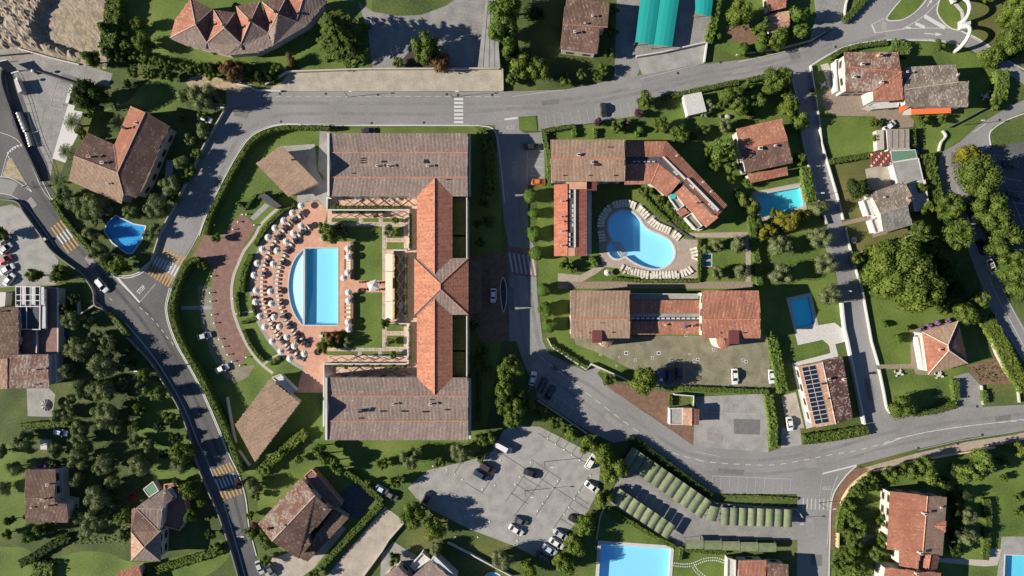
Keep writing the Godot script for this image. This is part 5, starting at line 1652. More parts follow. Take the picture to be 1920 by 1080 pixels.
	for i in 13:
		for j in 2:
			var p := e0 + dv * (i + .5) + du * (1.25 + j * 1.85) + nrm * .22
			var s := part(o, "solar_panel", panel, M.solar_glass, p - o.position)
			s.basis = Basis(du, nrm, du.cross(nrm))
			part(s, "panel_frame", pf, M.white_metal)
	# lower right house
	V = [[1669, 921, 6.0], [1739, 930, 7.8], [1730, 1036, 7.8], [1663, 1030, 6.0], [1775, 932, 6.4], [1767, 1041, 6.4]]
	hs("long terracotta-roofed house with a small gable and white chimneys", ["terra", "tan"], V, [[3, 0, 1, 2], [4, 5, 2, 1]], {"cap": Color(.5, .26, .18), "chimneys": [[1729, 961, 7.5, .8, 1.3], [1721, 1034, 7.3, .8, 1.4], [1763, 951, 6.8, .5, .3]]})
	V = [[1751, 986, 7.1], [1774, 976, 6.9], [1773, 998, 6.9], [1754, 987, 7.9], [1773, 987, 7.9]]
	house("dormer", "little triangular dormer on the long terracotta-roofed house", "dormer", "terra", V, orient(V, [[0, 1, 4], [0, 4, 2]]), {"windows": false, "open": true})
	V = [[1686, 1032, 5.4], [1724, 1036, 6.8], [1722, 1068, 6.8], [1686, 1064, 5.4], [1729, 1040, 5.5], [1745, 1040, 6.4], [1740, 1070, 6.4], [1727, 1069, 5.6], [1761, 1042, 5.2], [1756, 1071, 5.2]]
	hs("lower tiled link with two small roofs below the long terracotta-roofed house", "terra", V, [[3, 0, 1, 2], [7, 4, 5, 6], [8, 9, 6, 5]], {"windows": false})
	V = [[1660, 1064, 6.2], [1714, 1070, 7.4], [1712, 1120, 7.4], [1652, 1120, 6.2], [1764, 1074, 6.2], [1762, 1120, 6.2]]
	hs("terracotta roof cut by the lower edge below the long house", "terra", V, [[3, 0, 1, 2], [4, 5, 2, 1]], {"windows": false, "chimneys": [[1715, 1073, 7.2, .8, 1.0]]})
	# lower left houses
	V = [[48, 881, 5.6], [105, 880, 5.6], [103, 935, 7.0], [46, 933, 7.0], [103, 943, 6.8], [126, 945, 6.6], [128, 980, 5.4], [48, 977, 5.6]]
	hs("plain brown house with white walls on its right and lilac flowers above", "brown", V, [[0, 1, 2, 3], [7, 6, 5, 4, 2, 3]], {"cap": Color(.24, .14, .1), "wall": "white_render", "chimneys": [[93, 907, 6.2, .7, .9], [83, 935, 6.9, .6, .9], [91, 948, 6.6, .6, .9], [61, 951, 6.5, .4, .3]]})
	block("terrace", "small white flat roof at the right of the plain brown house", "terrace", "white_stone", "white_render", [106, 882, 117, 882, 119, 935, 137, 938, 137, 955, 126, 956, 125, 944, 106, 942], 3.0, .3)
	V = [[256, 953, 6.8], [310, 914, 6.0], [326, 931, 5.4], [306, 954, 6.2], [305, 988, 5.4], [298, 995, 5.6], [246, 997, 5.4], [247, 955, 5.4]]
	hs("hipped grey-brown roof of the house with red terrace", ["hotel", "hotel", "brown"], V, [[0, 1, 2, 3], [0, 3, 4, 5], [7, 0, 5, 6]], {"cap": Color(.4, .3, .24), "wall": "white_render", "chimneys": [[312, 922, 6.2, .4, .8]]})
	V = [[246, 997, 5.6], [302, 995, 5.6], [301, 1052, 5.6], [246, 1051, 5.6], [270, 1026, 7.8]]
	hs("square hipped roof with white walls at the lower end of the house with red terrace", ["tan", "hotel", "hotel", "pale"], V, [[0, 1, 4], [1, 2, 4], [2, 3, 4], [3, 0, 4]], {"cap": Color(.42, .34, .27), "wall": "white_render", "windows": true})
	block("terrace", "red brick terrace walled in at the right of the hipped house", "terrace", "brick", "terracotta", [309, 908, 330, 905, 345, 925, 353, 965, 338, 994, 308, 985, 308, 955], 2.4, .4)
	block("balcony", "bluish white balcony at the upper right of the hipped house", "balcony", "white_stone", "white_render", [313, 918, 320, 914, 332, 932, 324, 938], 3.2, .4)
	block("glasshouse", "small pale green glasshouse roof above the hipped house", "glasshouse", "green_roofing", "white_render", [269, 917, 287, 903, 297, 920, 280, 932], 2.6, .1)
	# glass-roofed house at left
	V = [[-30, 578, 6.2], [35, 577, 6.2], [35, 612, 7.2], [-30, 612, 7.2], [35, 671, 5.8], [-30, 673, 5.8]]
	o = hs("brown-roofed left part of the glass-roofed house", "brown", V, [[0, 1, 2, 3], [5, 4, 2, 3]], {"chimneys": [[2, 584, 6.6, .5, .6]]})
	block("terrace", "dark red flat terrace of the glass-roofed house, left piece", "terrace", "brick", "plaster", [37, 617, 69, 618, 69, 664, 37, 664], 4.2, .2)
	block("terrace", "long dark red terrace at the right of the glass-roofed house", "terrace", "brick", "plaster", [88, 540, 109, 540, 109, 664, 72, 664, 71, 620, 87, 618], 3.4, .2)
	V = [[15, 667, 6.2], [91, 664, 6.2], [92, 727, 5.4], [15, 728, 5.4]]
	hs("mottled brown roof with a white pot lamp below the glass-roofed house", "mixed", V, [[3, 2, 1, 0]], {"wall": "white_render", "chimneys": [[69, 693, 6.0, .5, 1.2, "white_render"], [66, 721, 5.6, .3, .5]]})
	V = [[-20, 673, 6.4], [14, 672, 6.4], [14, 729, 5.6], [-20, 730, 5.6]]
	hs("bright orange lit roof piece at the left edge", "pale", V, [[3, 2, 1, 0]])
	block("balcony", "bluish white balcony right of the mottled brown roof", "balcony", "white_stone", "white_render", [94, 664, 106, 664, 108, 715, 94, 722], 3.0, .5)
	o = block("glass_roof", "white-framed glass roof with striped shades beside the left edge", "glass roof", "dark_roofing", "plaster", [30, 540, 76, 538, 75, 617, 37, 617], 5.0, .1)
	for k in 6:
		slab(o, "frame", "white_metal", [29 + k * 9, 536, 30.2 + k * 9, 536, 30.2 + k * 9, 574, 29 + k * 9, 574], 5.6, .12)
		slab(o, "pane", "white_stone" if k % 2 == 1 else "solar_glass", [30.5 + k * 9, 538, 37.5 + k * 9, 538, 37.5 + k * 9, 571, 30.5 + k * 9, 571], 5.5, .05)
	for y in [537, 552, 563, 574, 617]:
		slab(o, "frame", "white_metal", [29, y, 76, y, 76, y + 1.3, 29, y + 1.3], 5.62, .12)
	for x in [38, 49, 74]:
		slab(o, "frame", "white_metal", [x, 574, x + 1.4, 574, x + 1.4, 617, x, 617], 5.64, .12)
	slab(o, "side_roof", "white_stone", [77, 542, 87, 542, 87, 616, 77, 616], 4.9, .3)
	# tilted brown house
	V = [[484, 982, 5.6], [564, 896, 5.6], [591, 929, 7.6], [510, 1015, 7.6], [622, 955, 5.8], [576, 1007, 5.8], [583, 1020, 5.6], [560, 1048, 5.6]]
	hs("tilted brown house with a pale ridge and a lower roof beside it", ["mixed", "brown"], V, [[0, 1, 2, 3], [7, 6, 5, 4, 2, 3]], {"cap": Color(.5, .38, .3), "chimneys": [[505, 990, 6.6, .8, .5, "dark_metal"], [610, 953, 6.1, .4, .6], [533, 984, 7.3, .5, .4]]})
	V = [[627, 955, 3.6], [654, 971, 3.2], [577, 1053, 3.2], [561, 1046, 3.6]]
	house("veranda", "low brown roof along the right side of the tilted house", "veranda", "brown", V, orient(V, [[1, 2, 3, 0]]), {"windows": false, "inset": .3})
	block("terrace", "dark red terrace at the upper right end of the tilted house", "terrace", "brick", "terracotta", [571, 892, 585, 880, 600, 895, 642, 945, 628, 955, 596, 925], 3.2, .3)
	V = [[220, 1072, 3.4], [261, 1059, 3.4], [275, 1110, 3.4], [222, 1110, 3.4]]
	hs("small reddish roof cut by the lower edge at lower left", "terra", V, [[0, 1, 2, 3]])
	V = [[716, 1083, 5.0], [746, 1061, 5.6], [770, 1080, 4.8], [800, 1120, 4.8], [716, 1120, 5.0]]
	hs("left roof of the white-terraced house at the lower edge", "hotel", V, [[0, 1, 2, 3, 4]])
	V = [[770, 1084, 5.4], [806, 1050, 5.4], [846, 1084, 6.2], [850, 1120, 6.2], [770, 1120, 5.4]]
	hs("right roof of the white-terraced house at the lower edge", "hotel", V, [[0, 1, 2, 3, 4]], {"wall": "white_render"})
	block("terrace", "white walled terrace of the white-terraced house", "terrace", "white_stone", "white_render", [770, 1060, 792, 1036, 806, 1047, 778, 1068], 3.0, .5)
	block("terrace", "long bluish white slab beside the white-terraced house", "terrace", "white_stone", "white_render", [808, 1050, 815, 1044, 858, 1085, 850, 1090], 5.2, .2)
	V = [[1385, 1051, 4.6], [1437, 1050, 4.6], [1436, 1110, 5.6], [1384, 1110, 5.6]]
	hs("terracotta roof with a pale strip at the lower edge near the carports", "terra", V, [[0, 1, 2, 3]])
	V = [[1440, 1056, 5.0], [1478, 1058, 5.0], [1477, 1110, 6.0], [1439, 1110, 6.0]]
	hs("darker brown roof at the lower edge right of the pale strip roof", "brown", V, [[0, 1, 2, 3]])
	block("terrace", "pale strip terrace left of the terracotta roof at the lower edge", "terrace", "white_stone", "plaster", [1364, 1046, 1378, 1050, 1378, 1100, 1362, 1100], 2.8, .3)
	# gatehouse
	V = [[1281, 765, 3.6], [1297, 765, 4.2], [1297, 797, 4.2], [1281, 797, 3.6], [1311, 768, 3.6], [1310, 796, 3.6]]
	hs("small gatehouse with a red tiled roof beside the earth triangle", ["pale", "terra"], V, [[3, 0, 1, 2], [4, 5, 2, 1]], {"cap": Color(.4, .2, .14), "inset": .3})
	block("shed", "flat gravel-roofed shed joined to the gatehouse", "shed", "grey_roofing", "white_render", [1256, 766, 1280, 765, 1280, 796, 1256, 795], 3.1, .2)
	# pavilions of the hotel
	V = [[480, 307, 3.6], [528, 273, 4.6], [597, 343, 4.6], [541, 369, 3.6]]
	house("pavilion", "upper tan tiled pavilion at the pool garden's edge", "pavilion", "tan", V, orient(V, [[0, 3, 2, 1]]), {"windows": false, "chimneys": [[549, 300, 4.4, .4, .3, "dark_metal"]]})
	V = [[441, 797, 3.8], [506, 711, 4.8], [562, 755, 4.8], [478, 866, 3.8]]
	house("pavilion", "lower tan tiled pavilion at the pool garden's edge", "pavilion", "tan", V, orient(V, [[0, 3, 2, 1]]), {"windows": false})
	block("terrace", "pale wall terrace between lower pavilion and pool deck", "terrace", "white_stone", "white_render", [510, 708, 526, 702, 556, 732, 548, 738], 2.6, .3)
	block("shed", "dark steel canopy over the garden steps left of the pool deck", "canopy", "dark_roofing", "dark_metal", [484, 367, 496, 362, 528, 386, 515, 391], 2.6, 0)


func sheds() -> void:
	var o := thing("tent", "left of the two teal covered tents", "tent", foot(1214, 40))
	teal(o, [[1202, -12], [1239, -12], [1225, 85], [1191, 79]])
	o = thing("tent", "right of the two teal covered tents", "tent", foot(1250, 40))
	teal(o, [[1239.6, -12], [1275, -12], [1260, 88], [1225.8, 85.2]])
	o = thing("tent", "dark teal cover at the hedge right of the two tents", "tent", foot(1320, 12))
	teal(o, [[1303, -12], [1338, -12], [1333, 32], [1304, 25]])
	o = thing("shelter", "long pale canopy beside the laurel at the shaded yard", "shelter", foot(917, 60))
	slab(o, "roof_plate", "concrete", [913, -20, 927, -20, 938, 128, 896, 125], 3.0, .3)
	for x in [905, 916, 927]:
		slab(o, "seam", "grey_metal", [x, 126, x + .8, 126, 920.8 + (x - 916) * .35, -20, 920 + (x - 916) * .35, -20], 3.05, .1)
	o = thing("canopy", "long white flat canopy beside the roadside palms", "canopy", foot(128, 252))
	slab(o, "roof_plate", "white_render", [128, 195, 140, 198, 139, 207, 155, 210, 152, 222, 138, 245, 146, 252, 134, 275, 122, 305, 98, 297], 3.4, .4)
	for p in [[130, 200], [102, 295], [120, 300], [142, 215]]:
		var mb := MB.new()
		mb.tube(foot(p[0], p[1]) - o.position, foot(p[0], p[1], 0, 3.1) - o.position, .1, .1, 6)
		part(o, "post", mb.mesh(), M.white_metal)
	block("shed", "small white flat-roofed shed with an ivy edge", "shed", "white_stone", "white_render", [1281, 179, 1315, 172, 1325, 209, 1290, 217], 2.8, 0)
	o = block("shed", "grey slatted shed, topmost of the row of grey sheds", "shed", "grey_roofing", "plaster", [1664, 242, 1705, 242, 1706, 281, 1668, 282], 2.8, 0)
	for k in 16:
		slab(o, "slat", "timber" if k % 5 == 2 else "grey_roofing", [1668 + k * 2.35, 243, 1669.6 + k * 2.35, 243, 1669.6 + k * 2.35, 277, 1668 + k * 2.35, 277], 2.95, .12)
	slab(o, "roof_strip", "concrete", [1663, 242, 1667, 242, 1668, 282, 1665, 282], 2.9, .12)
	block("path_roof", "narrow pale lean-to at the left of the grey slatted shed", "shed", "stone", "plaster", [1643, 244, 1657, 243, 1658, 280, 1645, 282], 2.2, 0)
	block("shed", "green flat-roofed shed in the row of grey sheds", "shed", "green_roofing", "plaster", [1670, 283, 1716, 281, 1720, 297, 1673, 304], 2.8, .05)
	block("shed", "large pale flat-roofed shed, lowest of the row of grey sheds", "shed", "concrete", "white_render", [1673, 305, 1722, 297, 1731, 338, 1700, 345, 1684, 345], 2.9, .08)
	o = thing("shelter", "red and white louvred pergola left of the green shed", "pergola", foot(1652, 298))
	for i in 5:
		for j in 9:
			var c := g(1634 + j * 4.4, 290 + i * 5.2 - j * .5, 2.5) - o.position
			var mb := MB.new()
			mb.box(c, Vector3(.55, .05, .7), Basis.from_euler(Vector3(0, .5, .35)))
			part(o, "louvre", mb.mesh(), M.terracotta if (i + j) % 4 == 0 else M.red_metal)
	slab(o, "deck", "red_metal", [1632, 288, 1669, 284, 1671, 306, 1633, 312], 2.3, .1)
	for p in [[1633, 289], [1670, 305], [1634, 311], [1669, 285]]:
		var mb := MB.new()
		mb.tube(foot(p[0], p[1]) - o.position, foot(p[0], p[1], 0, 2.3) - o.position, .08, .08, 5)
		part(o, "post", mb.mesh(), M.dark_wood)
	block("shed", "tiny white roofed hut in the lower left orchard", "shed", "white_stone", "white_render", [75, 826, 88, 826, 88, 843, 76, 843], 2.2, 0)
	block("kiosk", "square white marquee at the left edge below the shaded car park", "marquee", "white_cloth", "white_render", [-10, 548, 11, 548, 9, 574, -10, 578], 2.8, 0)
	o = thing("solar_canopy", "dark panelled canopy at the top of the underpass ramp", "canopy", foot(18, 124))
	slab(o, "roof_plate", "solar_glass", [-14, 118, 13, 112, 33, 132, 20, 136], 3.0, .2)
	slab(o, "edge", "white_metal", [20, 136.3, 33, 132.3, 36, 134, 21, 138], 3.05, .25)
	slab(o, "edge", "white_metal", [-14, 117, 13, 111, 14, 112.4, -14, 119], 3.06, .25)
	for p in [[0, 118], [32, 133], [20, 136]]:
		var mb := MB.new()
		mb.tube(foot(p[0], p[1]) - o.position, foot(p[0], p[1], 0, 2.8) - o.position, .1, .1, 5)
		part(o, "post", mb.mesh(), M.dark_metal)
	for r in [[33, 213, 52, 247, "upper"], [50, 250, 62, 275, "lower"]]:
		o = thing("glass_vault", r[4] + " long white barrel skylight over the underpass ramp", "skylight", foot((r[0] + r[2]) / 2.0, (r[1] + r[3]) / 2.0))
		var a := foot(r[0] + 5, r[1]) - o.position
		var b := foot(r[2], r[3]) - o.position
		var mb := MB.new()
		mb.tube(a + Vector3(0, .5, 0), b + Vector3(0, .5, 0), .85, .85, 10)
		part(o, "vault", mb.mesh(), M.grey_roofing)
		mb = MB.new()
		for k in 6:
			var p := a.lerp(b, k / 5.0) + Vector3(0, .5, 0)
			mb.tube(p, p + (b - a).normalized() * .12, .9, .9, 10)
		part(o, "rib", mb.mesh(), M.grey_metal)
	block("trailer", "white box trailer on the apron beside the ramp", "trailer", "white_stone", "white_render", [26, 149, 31, 147, 41, 170, 34, 175], 2.4, 0)
	block("trampoline", "dark blue cover in the shade right of the glass-roofed house", "pool cover", "blue_cover", "blue_cover", [112, 601, 126, 600, 126, 631, 112, 632], .6, 0)
	o = thing("round_pool", "small turquoise tub on the terrace of the slanting wing", "tub", g(1261, 368, 2.85))
	var mb := MB.new()
	mb.tube(Vector3.ZERO, Vector3(0, .6, 0), .85, .85, 14)
	part(o, "tub", mb.mesh(), M.turquoise_plastic)
	o = thing("umbrella", "big dark grey parasol on the yard below the glass-roofed house", "umbrella", foot(86, 760, 2.4))
	parasol_into(o, 1.7, 2.5, M.dark_metal, 10)
	o = thing("sculpture", "white monument of two great standing hoops over the road", "sculpture", foot(1796, 50))
	for q in [[[1784, 0], [1801, 44], 5.6], [[1802, 52], [1789, 97], 5.2]]:
		var a := g(q[0][0], q[0][1])
		var b := g(q[1][0], q[1][1])
		mb = MB.new()
		mb.off = o.position
		var prev := Vector3.ZERO
		for i in 25:
			var t := PI * i / 24.0
			var c: Vector3 = a.lerp(b, .5 - .5 * cos(t)) + Vector3(0, q[2] * sin(t), 0)
			if i > 0:
				mb.tube(prev, c + (c - prev) * .15, .52, .52, 8)
			prev = c
		part(o, "hoop", mb.mesh(), M.white_render)
	mb = MB.new()
	mb.box(g(1804, 50) - o.position + Vector3(0, .9, 0), Vector3(2.6, 1.8, 2.4))
	part(o, "plinth", mb.mesh(), M.white_render)
	for p in [[1784, 2, 1.2], [1792, 90, .9]]:
		mb = MB.new()
		mb.box(g(p[0], p[1]) - o.position + Vector3(0, .5, 0), Vector3(p[2], 1.0, p[2] * 1.3), Basis(Vector3.UP, .5))
		part(o, "footing", mb.mesh(), M.white_render)


func teal(o: Node3D, q: Array) -> void:
	var h := 3.0
	var mb := MB.new()
	mb.off = o.position
	var a := g(q[0][0], q[0][1], h)
	var b := g(q[1][0], q[1][1], h)
	var c := g(q[2][0], q[2][1], h)
	var d := g(q[3][0], q[3][1], h)
	var n := 10
	for i in n:
		var t0 := float(i) / n
		var t1 := float(i + 1) / n
		for k in 4:
			var s0 := k / 4.0
			var s1 := (k + 1) / 4.0
			var up := func(s: float, t: float) -> Vector3: return a.lerp(d, t).lerp(b.lerp(c, t), s) + Vector3(0, .35 * sin(PI * s), 0)
			mb.quad(up.call(s0, t0), up.call(s1, t0), up.call(s1, t1), up.call(s0, t1), Color.WHITE, Vector3.UP)
	part(o, "cover", mb.mesh(), M.teal_cloth)
	for p in [a, b, c, d]:
		var m := MB.new()
		m.tube(Vector3(p.x, 0, p.z) - o.position, p - o.position, .08, .08, 5)
		part(o, "post", m.mesh(), M.grey_metal)


func carport(label: String, group: String, a: Array, b: Array, l: Array, n: int) -> void:
	# n arched canopies in a row from a to b; l is the long axis of each, as a sheet offset
	var h := 2.6
	var o := thing("carport", label, "carport", foot((a[0] + b[0]) * .5, (a[1] + b[1]) * .5), 0, group)
	for i in n:
		var p0 := g(lerpf(a[0], b[0], float(i) / n), lerpf(a[1], b[1], float(i) / n), h)
		var p1 := g(lerpf(a[0], b[0], (i + .93) / n), lerpf(a[1], b[1], (i + .93) / n), h)
		var d := g(960 + l[0], 540 + l[1], h)
		d.y = 0
		p0.y += rng.randf_range(-.08, .08)
		p1.y += rng.randf_range(-.08, .08)
		var mb := MB.new()
		mb.off = o.position
		var k := 6
		for j in k:
			var s0 := float(j) / k
			var s1 := float(j + 1) / k
			var y0 := Vector3(0, .42 * sin(PI * s0), 0)
			var y1 := Vector3(0, .42 * sin(PI * s1), 0)
			mb.quad(p0.lerp(p1, s0) + y0, p0.lerp(p1, s1) + y1, p0.lerp(p1, s1) + y1 + d, p0.lerp(p1, s0) + y0 + d, Color.WHITE, Vector3.UP)
			mb.quad(p0.lerp(p1, s0) + y0, p0.lerp(p1, s1) + y1, p0.lerp(p1, s1) - Vector3(0, .15, 0), p0.lerp(p1, s0) - Vector3(0, .15, 0), Color.WHITE, -d)
			mb.quad(p0.lerp(p1, s0) + y0 + d, p0.lerp(p1, s1) + y1 + d, p0.lerp(p1, s1) - Vector3(0, .15, 0) + d, p0.lerp(p1, s0) - Vector3(0, .15, 0) + d, Color.WHITE, d)
		part(o, "canopy", mb.mesh(), M["canvas_green%d" % (rng.randi() % 3)])
		var pm := MB.new()
		pm.off = o.position
		for e in [p0 + d * .12, p0 + d * .88]:
			pm.tube(Vector3(e.x, 0, e.z), e, .06, .06, 5)
		pm.tube(p0 + d * .02 - Vector3(0, .06, 0), p0 + d * .98 - Vector3(0, .06, 0), .05, .05, 5)
		part(o, "frame", pm.mesh(), M.dark_metal)


func carports() -> void:
	carport("upper slanting carport row of green canopies", "green canopy carports", [1186, 838], [1336, 942], [-20, 31], 11)
	carport("single fan-shaped corner canopy between the carport rows", "green canopy carports", [1332, 948], [1352, 952], [-8, 26], 1)
	carport("straight carport row of eight green canopies", "green canopy carports", [1353, 951], [1487, 955], [-1, 33], 8)
	carport("lower slanting carport row of green canopies", "green canopy carports", [1162, 916], [1268, 987], [-15, 25], 8)
	long_carport()


func long_carport() -> void:
	var o := thing("carport", "low carport of five long green canopies above the lower edge", "carport", foot(1370, 1024), 0, "green canopy carports")
	for i in 5:
		var x := 1286.0 + i * 34
		var mb := MB.new()
		mb.off = o.position
		for j in 6:
			var f := func(t: float, xx: float) -> Vector3: return g(xx, 1012 + i * 1.5 + 17 * t, 2.6) + Vector3(0, .4 * sin(PI * t), 0)
			mb.quad(f.call(j / 6.0, x), f.call(j / 6.0, x + 33), f.call((j + 1) / 6.0, x + 33), f.call((j + 1) / 6.0, x), Color.WHITE, Vector3.UP)
		part(o, "canopy", mb.mesh(), M["canvas_green%d" % (rng.randi() % 3)])
		var pm := MB.new()
		for e in [g(x, 1014 + i * 1.5, 2.6), g(x, 1027 + i * 1.5, 2.6)]:
			pm.tube(Vector3(e.x, 0, e.z) - o.position, e - o.position, .06, .06, 5)
		pm.tube(g(x, 1013 + i * 1.5, 2.55) - o.position, g(x, 1028 + i * 1.5, 2.55) - o.position, .05, .05, 5)
		part(o, "frame", pm.mesh(), M.dark_metal)


# ---------- trees, shrubs, hedges ----------
const KINDS := {
	# colours (linear), leaf size, lumps, height / radius, flatness, noun
	"olive": [Color(.10, .125, .048), Color(.195, .22, .108), .30, 16, 1.5, .85, "grey-green olive tree"],
	"broad": [Color(.052, .088, .016), Color(.135, .178, .036), .34, 18, 1.6, .9, "mid-green leafy tree"],
	"lime": [Color(.072, .112, .016), Color(.17, .21, .042), .36, 16, 1.5, .85, "yellow-green tree"],
	"dark": [Color(.020, .042, .011), Color(.055, .085, .018), .34, 16, 1.6, .9, "dark green tree"],
	"laurel": [Color(.062, .11, .02), Color(.155, .215, .046), .42, 12, 2.1, .9, "bright glossy-leaved tree"],
	"ball": [Color(.06, .11, .016), Color(.125, .18, .03), .26, 26, 1.7, 1.0, "round clipped green tree"],
	"gold": [Color(.12, .125, .014), Color(.23, .215, .032), .36, 14, 1.3, .85, "golden yellow tree"],
	"purple": [Color(.061, .024, .038), Color(.124, .052, .070), .3, 12, 1.3, .9, "purple-leaved tree"],
	"rust": [Color(.124, .079, .032), Color(.229, .124, .061), .3, 12, 1.1, .85, "reddish-brown bush"],
	"red": [Color(.283, .022, .044), Color(.494, .052, .088), .28, 10, 1.0, .8, "crimson flowering bush"],
	"lilac": [Color(.177, .088, .229), Color(.389, .212, .494), .28, 10, .9, .7, "lilac flowering bush"],
	"grey": [Color(.150, .186, .097), Color(.283, .317, .195), .26, 12, 1.0, .8, "pale grey-leaved bush"],
}


func pick(a: Color, b: Color) -> Color:
	return a.lerp(b, rng.randf()) * rng.randf_range(.75, 1.25)


func crown(kind: String, r: float, variant: int) -> Array:
	# [mesh, the radius it was built with]
	var sizes := [.9, 1.3, 1.8, 2.5, 3.4, 4.6, 6.2, 8.4, 11.0]
	var best: float = sizes[0]
	for s in sizes:
		if absf(log(s / r)) < absf(log(best / r)):
			best = s
	var key := "%s%s%d" % [kind, best, variant]
	if crowns.has(key):
		return [crowns[key], best]
	var k: Array = KINDS[kind]
	var mb := MB.new()
	var lumps := []
	var n: int = int(k[3] * clampf(best / 2.6, .6, 2.4))
	var spread := .70 if kind != "ball" else .64
	for i in n:
		var a := TAU * rng.randf()
		var d := sqrt(rng.randf()) * spread
		var y: float = sqrt(maxf(0.0, 1.0 - d * d)) * rng.randf_range(-.5, .62) * k[5]
		if i % 3 == 0:
			y = sqrt(maxf(0.0, 1.0 - d * d)) * .55 * k[5]
		if kind == "ball":
			y = rng.randf_range(-.35, .5)
		var lr := rng.randf_range(.26, .44) * (1.0 if n < 30 else .85)
		lumps.append([Vector3(cos(a) * d, y, sin(a) * d), lr, k[0].lerp(k[1], rng.randf())])
	for l in lumps:
		mb.ball(l[0] * best, Vector3.ONE * l[1] * best * .72, l[2] * .95, 4, 7)
	if kind == "ball":
		mb.ball(Vector3.ZERO, Vector3(.84, .8, .84) * best, k[0], 6, 10)
	mb.ball(Vector3(0, -.05 * best, 0), Vector3(.6, .42, .6) * best, k[0] * .9, 4, 8)
	var leafs := int(best * best * 235.0 * (1.25 if kind in ["olive", "ball"] else 1.0)) + 140
	leafs = mini(leafs, 15000)
	var ls: float = k[2] * clampf(.55 + best * .13, .6, 1.3)
	for i in leafs:
		var l: Array = lumps[rng.randi() % n]
		var dir := Vector3(rng.randfn(), rng.randfn() + .35, rng.randfn()).normalized()
		var depth := 1.0 if rng.randf() < .8 else rng.randf_range(.5, .9)
		var p: Vector3 = (l[0] + dir * l[1] * depth * rng.randf_range(.85, 1.12)) * best
		var inside := false
		for m in lumps:
			if m != l and p.distance_to(m[0] * best) < m[1] * best * .72:
				inside = true
				break
		if inside and rng.randf() < .85:
			continue
		var out: Vector3 = (dir + Vector3(rng.randfn(), rng.randfn(), rng.randfn()) * .45).normalized()
		var along := out.cross(Vector3(rng.randfn(), rng.randfn(), rng.randfn())).normalized()
		var across := out.cross(along)
		var s := ls * rng.randf_range(.6, 1.25)
		var col: Color = l[2].lerp(k[0].lerp(k[1], rng.randf()), .5) * rng.randf_range(.7, 1.35)
		mb.leaf(p, along * s * (.75 if kind == "olive" else .62), across * s * (.32 if kind == "olive" else .5), dir, col, .6)
	crowns[key] = mb.mesh()
	return [crowns[key], best]


func limbs(h: float) -> ArrayMesh:
	var key := "limbs"
	if not shared.has(key):
		var mb := MB.new()
		mb.tube(Vector3.ZERO, Vector3(.02, .62, .01), .085, .055, 7)
		for i in 5:
			var a := TAU * i / 5 + .4
			mb.tube(Vector3(.02, .5 + .03 * i, .01), Vector3(cos(a) * .3, .86 + .04 * (i % 2), sin(a) * .3), .04, .012, 5, Color.WHITE, false)
		shared[key] = mb.mesh()
	return shared[key]


func tree(kind: String, x: float, y: float, r_px: float) -> void:
	var k: Array = KINDS[kind]
	var r := r_px * S * 1.12
	var mid: float = clampf(r * k[4] * .74, .5, 7.0)
	if kind == "ball":
		mid = r * 1.0
	var at := foot(x, y, mid)
	var shrub := r < 1.75 and kind != "olive" and kind != "ball"
	var o := thing("shrub" if shrub else kind_name(kind), "", "shrub" if shrub else "tree", at, rng.randf() * TAU)
	var c := crown(kind, r, rng.randi() % (2 if r < 7 else 1))
	var f: float = r / c[1]
	var cr := part(o, "crown", c[0], M.foliage, Vector3(0, mid, 0))
	cr.scale = Vector3(f * rng.randf_range(.94, 1.06), f * rng.randf_range(.95, 1.1) * (1.0 if r < 2.0 or kind == "ball" else 1.25), f * rng.randf_range(.94, 1.06))
	var tr := part(o, "trunk", limbs(1), M.bark)
	tr.scale = Vector3(maxf(.8, r), maxf(.6, mid + r * .1), maxf(.8, r))
	var noun: String = k[6]
	if shrub:
		noun = noun.replace(" tree", " shrub").replace("leafy shrub", "shrub").replace("round clipped green", "clipped round")
	var size := "small " if r < 1.3 else "large " if r > 4.2 else ""
	later(o, size + noun, "shrub" if shrub else "tree", noun + "s in the gardens", at)


func kind_name(kind: String) -> String:
	return {"olive": "olive_tree", "broad": "leafy_tree", "lime": "lime_tree", "dark": "dark_tree", "laurel": "laurel_tree", "ball": "clipped_tree", "gold": "golden_tree", "purple": "purple_tree", "rust": "bush", "red": "flowering_bush", "lilac": "flowering_bush", "grey": "grey_bush"}[kind]


func plant(kind: String, list: Array) -> void:
	for i in range(0, list.size(), 3):
		tree(kind, list[i], list[i + 1], list[i + 2])


